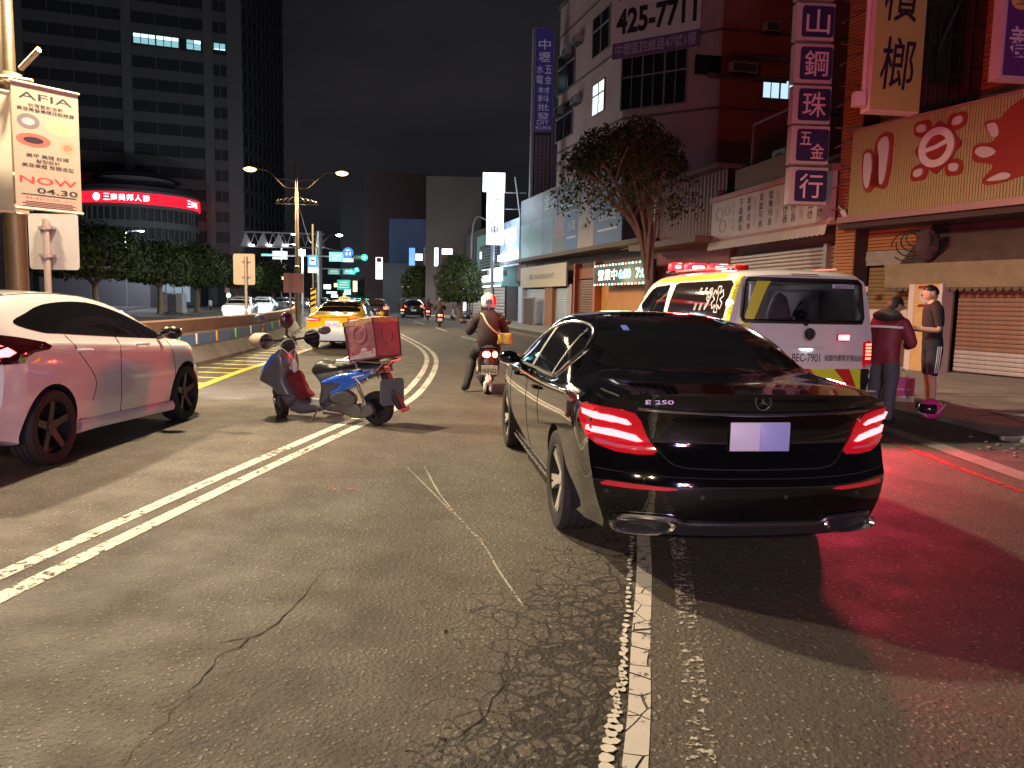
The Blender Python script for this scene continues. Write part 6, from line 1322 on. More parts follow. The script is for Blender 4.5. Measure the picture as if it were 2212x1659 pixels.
def shop_board(x0, x1, z0, z1, col, lab, txt=None, ink=(.6, .58, .6), tW=.7, tH=.4, es=0., t=-.25, frame_=None, sub=None):
    a, c = sorted((s_at(x0, 560), s_at(x1, 560))); r = thing('shop_sign', lab, 'sign', FM.at((a+c)/2, z0, t), 0, 'sign boards on the low shop row')
    b = WB(r); fbox(b, FM, a+.01, c-.01, z0, z1, t, t+.12); b.build('board', M('board_%02d%02d%02d' % tuple(int(q*99) for q in col), col, .55, var=.25, vs=1.2), r, 0)
    if frame_:
        b = WB(r)
        for (q0, q1, e0, e1) in ((a, c, z0, z0+.08), (a, c, z1-.08, z1), (a, a+.08, z0, z1), (c-.08, c, z0, z1)): fbox(b, FM, q0, q1, e0, e1, t-.02, t)
        b.build('frame', M('board_frame', frame_, .5), r, 0)
    if txt:
        b = WB(r); wtext(b, FM, txt, (a+c)/2, z0+(z1-z0)*(.62 if sub else .5), (c-a)*tW, (z1-z0)*tH, t-.008, 0, .015)
        if sub:
            for i in range(sub): fbox(b, FM, a+(c-a)*(.15+.04*i), c-(c-a)*(.15+.05*i), z0+(z1-z0)*(.30-.10*i), z0+(z1-z0)*(.345-.10*i), t-.008, t)
        b.build('lettering', M('ink_%02d%02d%02d' % tuple(int(q*99) for q in ink), ink, .5, es=es or 0, ecol=ink), r, 0)
    return r
shop_board(1131, 1178, zT, zTT, (.13, .15, .19), 'grey blue faded board left of the full gold board', None); shop_board(1178, 1209, zT, zTT, (.07, .065, .075), 'dark board reading quan xin', '全鑫', (.45, .42, .45), .72, .42, sub=1)
shop_board(1209, 1258, zT-.15, zTT, (.035, .033, .036), 'black framed electrician board in the sign band', '三聯電工', (.42, .38, .40), .55, .30, frame_=(.40, .34, .30), sub=2); shop_board(1258, 1285, zT, zTT, (.30, .12, .13), 'dull pink board right of the black framed one', None, sub=None)
shop_board(1285, 1352, zT, zTT, (.10, .07, .12), 'dark violet board at the right end of the band', None)
shop_board(1131, 1158, zE, zT, (.22, .34, .33), 'pale teal board with faded print', None); shop_board(1158, 1178, zE, zT, (.25, .38, .36), 'second pale teal board', None); shop_board(1178, 1202, zE, zT, (.16, .24, .34), 'light blue narrow board', None)
shop_board(1202, 1228, zE+.85, zT, (.36, .15, .14), 'faded red board above a grey one', '工程', (.5, .3, .3), .6, .35); shop_board(1202, 1228, zE, zE+.85, (.14, .13, .10), 'small grey board under the faded red one', None); shop_board(1228, 1256, zE, zT, (.07, .13, .30), 'deep blue board with pale characters', '水電', (.5, .5, .6), .6, .25, sub=1)
shop_board(1256, 1290, zE, zT, (.42, .30, .22), 'cream board with small dark print', '照明', (.2, .14, .12), .5, .14); shop_board(1290, 1352, zE, zT, (.10, .15, .27), 'blue board advertising LED lighting', 'LED燈', (.55, .5, .55), .6, .22, sub=1)
# cream fascia and shutters below
a, c = sorted((s_at(1134, 600), s_at(1234, 600))); r = thing('fascia_sign', 'cream fascia sign with small dark letters above the silver shutters', 'sign', FM.at(a, 2.6)); z0_, z1_ = FM.hit(1185, 620)[1], FM.hit(1185, 573)[1]
b = WB(r); fbox(b, FM, a, c, z0_, z1_, -.30, -.2); b.build('board', M('fascia_cream', (.48, .40, .30), .6, var=.15), r, 0); b = WB(r); wtext(b, FM, '東CANDELIGHT', (a+c)/2, (z0_+z1_)/2, (c-a)*.55, .38, -.31, 0, .006); b.build('lettering', M('fascia_ink', (.12, .10, .10), .6), r, 0)
def unit(x0, x1, mat, nm='roller_shutter', zt=None, t=.1): a, c = sorted((s_at(x0, 650), s_at(x1, 650))); return shutter(row, FM, a, c, .14, zt or z0_-.02, mat, .13, t, nm)
unit(1134, 1180, SILV); unit(1196, 1228, SILV)
for x0, x1, m, nm in ((1180, 1196, M('panel_brown', (.26, .11, .05), .6), 'timber_panel'), (1228, 1238, M('pillar_pale', (.33, .26, .26), .7), 'pillar'), (1089, 1131, M('pillar_bluewhite', (.42, .46, .60), .6), 'tall_pillar')):
    a, c = sorted((s_at(x0, 650), s_at(x1, 650))); 
    if nm == 'tall_pillar': c = a+1.0; nm = 'pillar'
    part(nm, row, FM, a, c, .12, z0_+.1, -.1, 1.0, m)
OR = M('panel_orange', (.50, .20, .04), .6, var=.2, vs=2)
unit(1243, 1284, BROWNS, zt=2.75); a, c = sorted((s_at(1284, 650), s_at(1352, 650))); part('orange_panel', row, FM, a-1.5, c, .12, 3.0, .25, .4, OR); part('orange_post', row, FM, c-.25, c, .12, 3.6, -.1, .3, M('post_orange', (.42, .14, .05), .6)); part('orange_post', row, FM, s_at(1243, 650)-.1, s_at(1243, 650)+.15, .12, 3.6, -.1, .3, M('post_red', (.30, .07, .045), .6)); part('lintel', row, FM, a-1.5, s_at(1240, 650), 2.8, 3.35, .15, .5, M('lintel_red', (.30, .10, .05), .6, var=.3))
ab = thing('notice_board', 'brown free-standing notice board in front of the silver shutter', 'notice board', FM.at(s_at(1160, 700), .13, -.5)); b = WB(ab); q0, q1 = sorted((s_at(1148, 700), s_at(1170, 700))); fbox(b, FM, q0, q1, .15, 1.75, -.55, -.48); b.build('panel', M('notice_brown', (.06, .035, .03), .6), ab, 0); b = WB(ab); fbox(b, FM, q0-.06, q0, .13, 1.85, -.56, -.47); fbox(b, FM, q1, q1+.06, .13, 1.85, -.56, -.47); fbox(b, FM, q0, q1, 1.75, 1.85, -.56, -.47); b.build('frame', M('notice_frame', (.30, .26, .25), .5), ab, 0)
# LED board behind the tree
a, c = sorted((s_at(1303, 590), s_at(1432, 590))); zc = FM.hit(1365, 592)[1]; led = thing('led_sign', 'glowing LED board with white and green characters behind the tree trunk', 'sign', FM.at((a+c)/2, zc-.6, -.5))
b = WB(led); fbox(b, FM, a, c, zc-.50, zc+.50, -.46, -.3); b.build('cabinet', M('led_black', (.01, .012, .01), .5), led, 0); b = WB(led); wtext(b, FM, '營業中', c-(c-a)*.26, zc, (c-a)*.36, .50, -.47, 0, .05); b.build('white_lettering', EM('led_white', (1, .95, .75), 2.2), led, 0)
b = WB(led); wtext(b, FM, '6:00', c-(c-a)*.57, zc, (c-a)*.20, .42, -.47, 0, .03); wtext(b, FM, '7:00', c-(c-a)*.86, zc, (c-a)*.22, .42, -.47, 0, .03); b.build('green_lettering', EM('led_green', (.12, 1, .45), 5), led, 0)
k = 0
for z in (zc-.44, zc+.44):
    for i in range(18):
        s = a+.12+(c-a-.24)*i/17; b = WB(led); fbox(b, FM, s-.07, s+.07, z-.035, z+.035, -.475, -.46); b.build('led_dot', [EM('led_green', (1, 1, 1), 1), EM('led_red', (1, .12, .08), 6), EM('led_dot_white', (.9, 1, .8), 6)][k % 3], led, 0); k += 1
lamp('led_glow', FM.at((a+c)/2, zc-.1, -1.0), 60, (.9, .75, .35), .5, 'POINT')
b = WB(row); 
for i in range(5): b.tube([FM.at(a+.3+i*.5, zE-.35, -.4), FM.at(a+1.2+i*.55, zE-.30-.03*i, -.45)], .02, 5)
b.build('awning_rods', STEEL, row)
# white glowing shop at the far end
ws = thing('bright_shop', 'bluish white shop front with glowing letters and light strips', 'shop front', FM.at(sA-2, 0, -.3)); a, c = sorted((s_at(1089, 560), s_at(1131, 560))); 
b = WB(ws); z2, z3 = FM.hit(1110, 575)[1], FM.hit(1110, 478)[1]; fbox(b, FM, a, c, z2, z3, -.32, -.1); b.build('fascia', M('fascia_ice', (.45, .55, .72), .5), ws, 0)
zc = FM.hit(1112, 510)[1]; b = WB(ws); wtext(b, FM, '順景電器', (a+c)/2-.3, zc, (c-a)*.62, 1.05, -.36, 0, .03); b.build('glow_lettering', EM('letter_glow', (.75, .9, 1), 3), ws, 0)
z4 = FM.hit(1110, 555)[1]; b = WB(ws); fbox(b, FM, a+.2, c-.1, z4-.22, z4+.22, -.5, -.35); b.build('light_strip', EM('strip_glow', (.8, .93, 1), 5), ws, 0)
a2, c2 = sorted((s_at(1068, 595), s_at(1110, 595))); z5 = FM.hit(1090, 595)[1]; sg = thing('light_box', 'small white glowing light box under the bright shop front', 'sign', FM.at(a2, z5, -1.2)); b = WB(sg); fbox(b, FM, a2, c2, z5-.45, z5+.45, -1.0, -.8); b.build('cabinet', EM('box_glow', (.88, .95, 1), 4), sg, 0); b = WB(sg); fbox(b, FM, a2+.1, c2-.2, z5-.85, z5-.75, -1.0, -.9); b.build('tube_light', EM('box_glow', (1, 1, 1), 1), sg, 0)
lamp('shop_glow', FM.at((a+c)/2, z4-.1, -1.4), 300, (.62, .80, 1), .8, 'POINT')
# big white pole sign
Yp = 53.0; q0, q1 = A(1043, 400, Yp), A(1090, 400, Yp); FP = Frame((q1.x, Yp), R(-90)); wp = (q1-q0).length; zz = lambda y: A(1068, y, Yp).z
ps = thing('pole_sign', 'bright white pole sign with four black characters for cars', 'sign', FP.at(wp/2, 0)); PG = EM('white_sign_glow', (.80, .93, 1), 1.05)
b = WB(ps); fbox(b, FP, -.02, wp, zz(413), zz(373), 0, .4); b.build('top_box', EM('white_sign_hot', (.9, .97, 1), 2.5), ps, 0)
b = WB(ps); fbox(b, FP, .02, wp-.28, zz(528), zz(415), .02, .4); b.build('lower_box', PG, ps, 0); b = WB(ps); vtext(b, FP, '勁昇汽車', wp*.42, zz(506), zz(424), wp*.42, .0, 0, .0, .78); b.build('lettering', M('sign_black', (.01, .01, .012), .6), ps, 0)
lamp('sign_glow', FP.at(wp/2, zz(450), -1.2), 260, (.75, .9, 1), 1.0, 'POINT')
b = WB(ps)
for s in (-.3, -1.6): b.tube([FP.at(s, zz(540)-1, 1.0), FP.at(s+.9, zz(378), .6)], .06, 6)
for i in range(4): b.tube([FP.at(-.2+.3*i*.2, zz(520-36*i), .8), FP.at(-1.5, zz(520-36*i), .8)], .04, 5)
b.tube([FP.at(wp/2, 0, .2), FP.at(wp/2, zz(373), .3)], .12, 8); b.build('frame', M('frame_steel', (.35, .36, .4), .5, .5), ps)
# the shop beneath it: mint wall, dark louvre screen, closed grey shutters
mint = thing('mint_shop', 'mint green shop wall with a dark louvred screen below the white pole sign', 'building', FM.at(sA+6, 0)); e0, e1 = s_at(1087, 600), s_at(1032, 600)
b = WB(mint); z6 = FM.hit(1055, 620)[1]; z7 = FM.hit(1055, 505)[1]; fbox(b, FM, e0, e1, z6, z7, -.1, 2); b.build('wall', M('wall_mint', (.22, .42, .40), .7), mint, 0); b = WB(mint); fbox(b, FM, e0, e1, .1, z6, .3, 2); b.build('lower_wall', M('wall_grey', (.13, .13, .14), .8, var=.2), mint, 0)
b = WB(mint); x0, x1 = s_at(1085, 560), s_at(1046, 560); fbox(b, FM, x0, x1, FM.hit(1065, 600)[1], FM.hit(1065, 528)[1], -.35, -.12); so = b.build('screen', M('screen_dark', (.035, .035, .04), .6), mint, 0)
for i in range(10): z = FM.hit(1065, 600)[1]+.2+i*.22; b = WB(mint); fbox(b, FM, x0+.1, x1-.1, z, z+.06, -.42, -.35); b.build('louvre', M('louvre_grey', (.18, .18, .20), .5), so, 0)
for (x0, x1) in ((1086, 1062), (1060, 1038), (1036, 1012), (1010, 990)): q0, q1 = s_at(x0, 670), s_at(x1, 670); shutter(mint, FM, q0+.1, q1-.1, .13, 3.4, GREYS, .25, .15)
b = WB(mint); fbox(b, FM, e0, s_at(990, 670), 3.4, 3.8, -1.2, .3); b.build('canopy', M('canopy_grey', (.16, .15, .16), .7), mint, 0); b = WB(mint); fbox(b, FM, s_at(1032, 640), s_at(990, 670), .1, 7.6, .5, 2); b.build('end_wall', M('wall_dim', (.09, .08, .085), .8), mint, 0)
# ------------------------------------------------------------------ 3. red corrugated shed behind the light bar
sh = bld('corrugated_shed', 'dark red corrugated metal shed behind the ambulance light bar', FM, 0); a, c = sorted((s_at(1405, 560), s_at(1556, 560)))
b = WB(sh); zsh0, zsh1 = FM.hit(1480, 522)[1], FM.hit(1480, 440)[1]
nn = 44; vs = []
for i in range(nn+1): s = a+(c-a)*i/nn; t = .12+.03*(i % 2); vs += [tuple(FM.at(s, zsh0, t)), tuple(FM.at(s, zsh1+.9, t))]
b.add(vs, [(2*i, 2*i+2, 2*i+3, 2*i+1) for i in range(nn)]); b.build('sheet_wall', CORR, sh, 0)
part('roof_slab', sh, FM, a, c, zsh1+.9, zsh1+1.05, -.3, 4, PLASTD); part('eave', sh, FM, a, c, zsh0-.22, zsh0-.0, -1.0, .3, M('eave_red', (.22, .12, .10), .7, var=.3)); part('lower_wall', sh, FM, a, c, .1, zsh0-.2, .35, 3, M('wall_red', (.30, .07, .06), .7, var=.25)); part('drain_pipe', sh, FM, s_at(1412, 560)-.05, s_at(1412, 560)+.05, zsh0-.2, zsh0+1.9, -.05, .05, STEELW)
part('timber_post', sh, FM, s_at(1550, 520)-.12, s_at(1550, 520)+.12, zsh0-.1, zsh0+1.6, -.1, .1, PLASTD)
# ------------------------------------------------------------------ 4. shop with the white parts board
pb = bld('parts_shop', 'shop with bronze roller shutters beneath the white parts board', FW, 3); wat = lambda px, y=560: FW.hit(px, y)[0]
a, c = sorted((wat(1553), wat(1813))); zb0, zb1 = FW.hit(1680, 500)[1], FW.hit(1680, 408)[1]
board = thing('parts_board', 'long white board listing machine parts in vertical black characters', 'sign board', FW.at((a+c)/2, zb0, -.3)); b = WB(board); fbox(b, FW, a, c, zb0, zb1, -.34, -.2); b.build('board', M('parts_white', (.58, .50, .48), .6, var=.15, vs=1), board, 0)
b = WB(board); fbox(b, FW, a-.05, c+.05, zb1, zb1+.16, -.42, -.15); fbox(b, FW, a-.05, c+.05, zb0-.10, zb0, -.38, -.15); b.build('frame', M('parts_frame', (.40, .20, .15), .6), board, 0)
colsT = [(1622, '不鏽鋼珠', 0), (1640, '新舊培林', 0), (1666, '買賣吊車', 0), (1687, '電動吊車', 0), (1720, '減速機器', 0), (1738, '變速機器', 0), (1775, '油機', 1), (1797, '水機', 1)]
b = WB(board)
for px, tx, sh_ in colsT: h = zb1-zb0; vtext(b, FW, tx, wat(px, 455), zb0+h*.10, zb0+h*(.5 if sh_ else .93), .25, -.345, 0, .02, .86)
b.build('lettering', M('parts_ink', (.02, .018, .02), .6), board, 0)
b = WB(board)
for px, tx in ((1605, '培林零件'), (1652, '買賣'), (1702, '馬達'), (1755, '齒輪')): h = zb1-zb0; vtext(b, FW, tx, wat(px, 455), zb0+h*.12, zb0+h*.9, .22, -.343, 0, .0, .8)
for (px, z, r) in ((1575, .66, .3), (1592, .72, .22), (1583, .32, .28)): cxx = wat(px, 455); b.tube([FW.at(cxx+r*.8*cos(t*.35), zb0+h*z+r*.7*sin(t*.35), -.345) for t in range(19)], .012, 4)
b.build('faded_print', M('parts_faded', (.40, .33, .33), .6), board, 0)
b = WB(pb); nn = 60; vs = []
for i in range(nn+1): s = a+(c-a)*i/nn; z = zb0-.34-.03*(i % 2); vs += [tuple(FW.at(s, zb0-.10, -.42)), tuple(FW.at(s, z, -.46))]
b.add(vs, [(2*i, 2*i+2, 2*i+3, 2*i+1) for i in range(nn)]); b.build('scalloped_awning', M('awning_white', (.55, .48, .46), .7), pb, 0)
part('wall', pb, FW, a, c+.1, zb0-.5, zb1+.5, .5, 3, PLASTD); part('lower_wall', pb, FW, a, c+.1, .1, zb0-.4, .7, 3, M('shop_inner', (.1, .06, .04)))
m0 = wat(1763, 570); shutter(pb, FW, m0+.12, c, .13, zb0-.5, BRONZE, .115, .35); shutter(pb, FW, a+.3, m0-.06, .13, zb0-.5, BRONZE, .115, .35) if a+.5 < m0 else None
part('shutter_guide', pb, FW, m0-.05, m0+.11, .13, zb0-.5, .25, .45, M('guide_steel', (.3, .27, .27), .5, .5))
b = WB(pb); fbox(b, FW, wat(1575, 410), wat(1720, 400), zb1+.35, zb1+1.05, .2, .6); b.build('parapet', M('parapet_olive', (.26, .20, .15), .8, var=.2), pb, 0)
for px in (1565, 1610):
    s = wat(px, 350); ac = thing('rooftop_condenser', 'air conditioning condenser on the low roof behind the parts board, ' + ('left one' if px == 1565 else 'right one'), 'air conditioner', FW.at(s, zb1+1.1, 2.2), 0); b = WB(ac); fbox(b, FW, s-.45, s+.45, zb1+1.1, zb1+1.95, 2.0, 2.4); b.build('casing', M('ac_cream', (.42, .34, .32), .6), ac, 0); b = WB(ac); T = FW.mat(s, zb1+1.5, 1.99); b.lathe([(.33, 0), (.33, .02), (.05, .02), (.001, .02)], 20, 0, T); b.build('fan_guard', M('fan_dark', (.05, .04, .04), .6), ac)
b = WB(pb); s = wat(1600, 320)
b.tube([FW.at(s+1.5, zb1+1.2, 1.2), FW.at(s+1.5, zb1+2.8, 1.2), FW.at(s-1.3, zb1+2.8, 1.2), FW.at(s-1.3, zb1+1.2, 1.2)], .05, 6); b.build('roof_railing', M('rail_grey2', (.3, .24, .24), .5), pb)
part('roof_shed', pb, FW, wat(1720, 300), wat(1760, 300), zb1+.4, zb1+2.6, 1.8, 4, PLASTD); part('roof_slab', pb, FW, a, c, zb1+.5, zb1+.62, .4, 4, PLASTD)
# ------------------------------------------------------------------ 5. tiled building with the big sign
tb = bld('tiled_building', 'orange tiled shop building with the wide yellow relief sign', FR, -2); rat = lambda px, y=500, t=0.: FR.hit(px, y, t)[0]
zs0 = FR.hit(1845, 470)[1]; zs1 = FR.hit(1858, 290)[1]; sl = rat(1856, 400); sr = -7.5
# pillar of narrow tiles at the left end, built course by course
pl0, pl1 = rat(1852, 450), rat(1812, 450)
part('pillar_core', tb, FR, pl0, pl1, .12, 12, .0, .5, GROUT)
def courses(F, s0, s1, z0, z1, t, pitch, mat, root, parent, dz=.82):
    n = int((z1-z0)/pitch); b = MB(); b.box(((s1-s0)/2, 0, pitch*dz/2), (s1-s0, .05, pitch*dz)); me = b.mesh('tile_course', mat, 0); inv = inv_of(root); ang = atan2(F.u.y, F.u.x)
    for i in range(n): o = link('tile_course', me, parent); o.location = inv @ F.at(s0, z0+i*pitch, t); o.rotation_euler.z = ang
pc = part('tile_facing', tb, FR, pl0, pl1, .12, .14, -.02, .0, GROUT); courses(FR, pl0-.01, pl1+.01, .14, 11, -.015, .085, TILEO, tb, pc)
part('upper_core', tb, FR, sr, pl0, zs1+.05, 14, .62, 3, GROUT); part('lower_core', tb, FR, sr, pl0, .12, zs1+.1, 1.3, 3, M('shop_inner', (.1, .06, .04)))
uf = part('tile_wall', tb, FR, sr, pl0, zs1+.06, zs1+.08, .6, .62, GROUT)
wA, wB_ = sorted((rat(2128, 100, .6), rat(1992, 100, .6)))
courses(FR, wB_, pl0-.01, zs1+.1, 13.5, .59, .10, TILEO, tb, uf); courses(FR, sr, wA, zs1+.1, 13.5, .59, .10, TILEO, tb, uf)
part('dark_opening', tb, FR, wA, wB_, zs1+.3, 13.5, .70, .72, M('opening_dark', (.03, .018, .014), .8))
b = WB(tb); 
for i in range(5): z = zs1+.9+i*.9; fbox(b, FR, wA, wB_, z, z+.05, .45, .50)
for i in range(7): s = wA+(wB_-wA)*i/6; fbox(b, FR, s-.02, s+.02, zs1+.3, 13, .50, .53)
b.tube([FR.at(wA+.2, zs1+3.2, .4), FR.at(wB_-.6, zs1+1.6, .4)], .04, 5); b.tube([FR.at(wA+1.0, zs1+4.6, .4), FR.at(wB_-.1, zs1+2.9, .4)], .04, 5); o = b.build('window_grille', IRON, tb, 0)
inner = part('shutter_stack', tb, FR, wA+.1, wB_-.1, zs1+.3, zs1+.32, .66, .70, IRON); courses(FR, wA+.3, wA+1.1, zs1+.5, 12, .66, .16, M('slat_pale', (.25, .15, .11), .6), tb, inner, .5)
# wide relief sign
bigs = thing('relief_sign', 'wide yellow ribbed sign with red edged relief characters', 'sign', FR.at(-2, zs0, -.35))
b = WB(bigs); fbox(b, FR, sr, sl, zs0, zs1, -.30, -.12); b.build('backing', M('sign_ochre_dark', (.25, .16, .06), .7), bigs, 0)
nr = 118; P_ = MB(); P_.box((0, 0, (zs1-zs0)/2), (.052, .03, zs1-zs0)); rm = P_.mesh('rib', M('sign_ochre', (.36, .33, .15), .5, var=.12), 0); inv = inv_of(bigs); ang = atan2(FR.u.y, FR.u.x)
for i in range(nr): o = link('rib', rm, bigs); o.location = inv @ FR.at(sl-.04-i*(sl-sr)/nr, zs0, -.31); o.rotation_euler.z = ang
part('sign_rail', bigs, FR, sr, sl+.25, zs0-.16, zs0-.01, -.42, -.10, M('rail_rose', (.45, .28, .27), .4, .4)); part('sign_coping', bigs, FR, sr, sl, zs1, zs1+.05, -.36, -.1, M('coping', (.30, .18, .15), .5))
RED = M('relief_red', (.26, .03, .022), .35, 0, .3); PAL = M('relief_pale', (.50, .50, .50), .35); PAL2 = M('relief_white', (.62, .62, .64), .3)
def relief(F, c_s, c_z, polys, nm, t=-.36):
    b = WB(bigs); q = WB(bigs); T = F.mat(c_s, c_z, t)
    for P, layer in polys:
        Q = [tuple(v) for v in spline([V((p[0], p[1])) for p in P], 4, True)]
        (b if layer == 0 else q).prism(Q, -.06 if layer == 0 else -.01, .0 if layer == 0 else .03, 0, T)
    o = b.build(nm, RED, bigs, 20)
    if q.v: q.build('inlay', PAL, o, 20)
s1c, z1c = FR.hit(1917, 355); s2c, z2c = FR.hit(2049, 322); s3c, z3c = FR.hit(2205, 310)
relief(FR, s1c, z1c, [([(-.42, .25), (-.33, .36), (-.20, .34), (-.10, .22), (-.08, .42), (.02, .62), (.22, .68), (.38, .60), (.42, .30), (.36, -.45), (.26, -.62), (.10, -.60), (.0, -.52), (-.15, -.66), (-.30, -.62), (-.40, -.30)], 0), ([(-.14, .10), (.10, .10), (.10, -.50), (-.14, -.50)], 0), ([(-.36, .20), (-.28, .28), (-.17, .22), (-.12, -.10), (-.18, -.52), (-.28, -.52), (-.35, -.25)], 1), ([(.02, .42), (.14, .56), (.28, .54), (.33, .25), (.26, -.42), (.14, -.50), (.10, -.20), (.08, .1)], 1)], 'character')
relief(FR, s2c, z2c, [([(.46*cos(a*pi/8)*(1.22 if a % 4 == 0 else 1), .46*sin(a*pi/8)*(1.22 if a % 4 == 0 else 1)) for a in range(16)], 0)], 'sun_disc', -.37)
for sx, sz in ((-1, 1), (1, 1), (-1, -1), (1, -1)):
    relief(FR, s2c, z2c, [([(sx*.22, sz*.34), (sx*.24, sz*.62), (sx*.45, sz*.66), (sx*.62, sz*.62), (sx*.62, sz*.40), (sx*.44, sz*.30)], 0), ([(sx*.32, sz*.42), (sx*.34, sz*.54), (sx*.46, sz*.58), (sx*.54, sz*.54), (sx*.54, sz*.44), (sx*.44, sz*.40)], 1)], 'corner_piece', -.35)
T = FR.mat(s2c, z2c, -.385); b = WB(bigs); b.lathe([(.43, -.02), (.43, .03), (.27, .03), (.27, -.02)], 40, 0, T); b.prism([(-.30, -.09), (.02, -.04), (.34, .07), (.30, .16), (-.02, .05), (-.34, .0)], -.01, .035, 0, T); b.build('emblem_ring', PAL2, bigs, 30)
relief(FR, s3c, z3c, [([(-.55, .50), (-.25, .50), (-.12, .62), (.1, .75), (.5, .80), (.5, -.5), (.1, -.75), (-.4, -.80), (-.5, -.68), (-.3, -.45), (-.45, -.35), (-.72, -.28), (-.78, -.05), (-.66, .08), (-.45, .05), (-.3, .12), (-.48, .3)], 0), ([(-.48, .42), (-.30, .42), (-.22, .2), (-.32, .14), (-.42, .26)], 1), ([(-.70, -.10), (-.60, .0), (-.35, -.06), (-.25, -.18), (-.5, -.24)], 1), ([(-.40, -.72), (-.1, -.60), (.1, -.66), (.0, -.74)], 1)], 'character')
# soffit, canvas, shutters, door panel
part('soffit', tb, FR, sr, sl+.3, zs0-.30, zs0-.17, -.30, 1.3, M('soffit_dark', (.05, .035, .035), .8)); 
d0, d1 = sorted((rat(2045, 700, .3), rat(1992, 700, .3)))        # the door pier
shutter(tb, FR, d1+.15, pl0, .13+1.35, 2.62, OLIVE, .10, .55); part('white_board', tb, FR, d1+.12, pl0-.1, .95, 1.52, .48, .56, M('board_plain', (.58, .56, .54), .5)); part('board_support', tb, FR, d1+.12, pl0-.1, .13, .95, .75, .80, M('timber_dim', (.16, .08, .04), .7))
lt = part('lintel_core', tb, FR, d1+.1, pl0, 2.98, zs0-.2, .5, .9, GROUT); courses(FR, d1+.1, pl0, 3.0, zs0-.22, .48, .085, TILEO, tb, lt)
b = WB(tb); b.grid(lambda u, v: FR.at(d1+.3+(pl0-d1-.3)*u, 2.62+.36*v, .42+.05*noise.noise(V((u*7, v*3, 0)))), 26, 6); b.build('clear_plastic', M('plastic_sheet', (.30, .30, .27), .06, 0, 1.0, spec=.9), tb, 60)
b = WB(tb); b.grid(lambda u, v: FR.at(sr+(d1+.9-sr)*u, 2.05+.55*v, -.02+.35*(1-v)*.2+.03*noise.noise(V((u*9, v*3, 5)))), 50, 6); b.build('canvas_valance', M('canvas_olive', (.22, .19, .12), .8, var=.25, vs=3), tb, 60)
b = WB(tb)
for i in range(40): s = sr+(d1+.9-sr)*(i+.5)/40; h = (d1+.9-sr)/40; T = FR.mat(s, 2.05, .045); b.prism([(-h*.48, 0), (h*.48, 0)]+[(h*.48*cos(a), -h*.55*sin(a)) for a in [pi*j/6 for j in range(1, 6)]], -.01, .01, 0, T)
o = b.build('scallop_edge', M('canvas_dark', (.10, .08, .06), .8), tb, 0); o['kind'] = 'stuff'
b = WB(tb); b.grid(lambda u, v: FR.at(sr+(d1+.5-sr)*u, 2.6+(zs0-.25-2.6)*v, -.0+.9*v+.05*noise.noise(V((u*6, v*4, 9)))), 40, 10); b.build('canvas_awning', M('canvas_brown', (.09, .065, .055), .85, var=.35, vs=3), tb, 60)
for i in range(4): b = WB(tb); sc_, zc_ = rat(1960+12*i, 500, -.1), 3.0+.06*i; b.tube([FR.at(sc_+.4*cos(t*.42+i), zc_+.33*sin(t*.42+i)*(1-.1*i), -.12-.02*i) for t in range(14)], .016, 5); b.build('coiled_cable', M('cable_black', (.012, .010, .012), .6), tb)
b = WB(tb); b.ball((0, 0, 0), (.28, .2, .36), 12, 10, 0, Matrix.Translation(FR.at(rat(2003, 500, -.1), 3.0, -.05)), lambda d: d*(1+.3*noise.noise(d*3))); b.build('bundle', M('bundle_dark', (.05, .03, .035), .8), tb)
pier = part('door_pier', tb, FR, d0, d1, .13, 2.12, -.05, .5, M('pier_yellow', (.55, .38, .16), .6, var=.15)); part('pier_edge', tb, FR, d1-.02, d1+.13, .13, 2.12, -.06, .3, M('pier_white', (.55, .52, .50), .5)); part('pier_edge', tb, FR, d0-.10, d0, .13, 2.12, -.06, .3, M('pier_white', (.5, .5, .5)))
T = FR.mat((d0+d1)/2, 1.86, -.056); b = WB(tb); b.lathe([(.165, 0), (.165, .012), (.06, .012), (.001, .012)], 24, 0, T); b.prism([(-.2, .16), (.2, .16), (.2, .22), (-.2, .22)], 0, .01, 1, T); b.prism([(-.2, -.26), (.2, -.26), (.16, -.20), (-.16, -.20)], 0, .01, 1, T); b.prism([(-.1, -.02), (.1, .02), (.1, .06), (-.1, .02)], .012, .02, 1, T); b.build('pier_emblem', [PAL, RED], tb, 30)
part('wood_frame', tb, FR, d1+.13, d1+.27, .13, 2.1, .1, .4, M('timber_orange', (.32, .15, .05), .6))
shutter(tb, FR, sr, d0-.12, .16, 2.25, BRONZE, .098, .45, lower=5, lowm=M('shutter_pale', (.50, .48, .50), .4, .4, var=.15))
for (px, py, w0, h) in ((1803, 612, .28, .12), (1803, 630, .24, .09), (1868, 625, .2, .14)):
    s, z = FR.hit(px, py, -.05); r = thing('house_plate', ('number plate on the tiled pillar, upper' if py == 612 else 'number plate on the tiled pillar, lower' if py == 630 else 'small pink plate beside the olive shutter'), 'plate', FR.at(s, z, -.05)); b = WB(r); fbox(b, FR, s-w0/2, s+w0/2, z-h/2, z+h/2, -.06, -.04); b.build('plate', M('plate_rose', (.55, .38, .40), .5), r, 0)
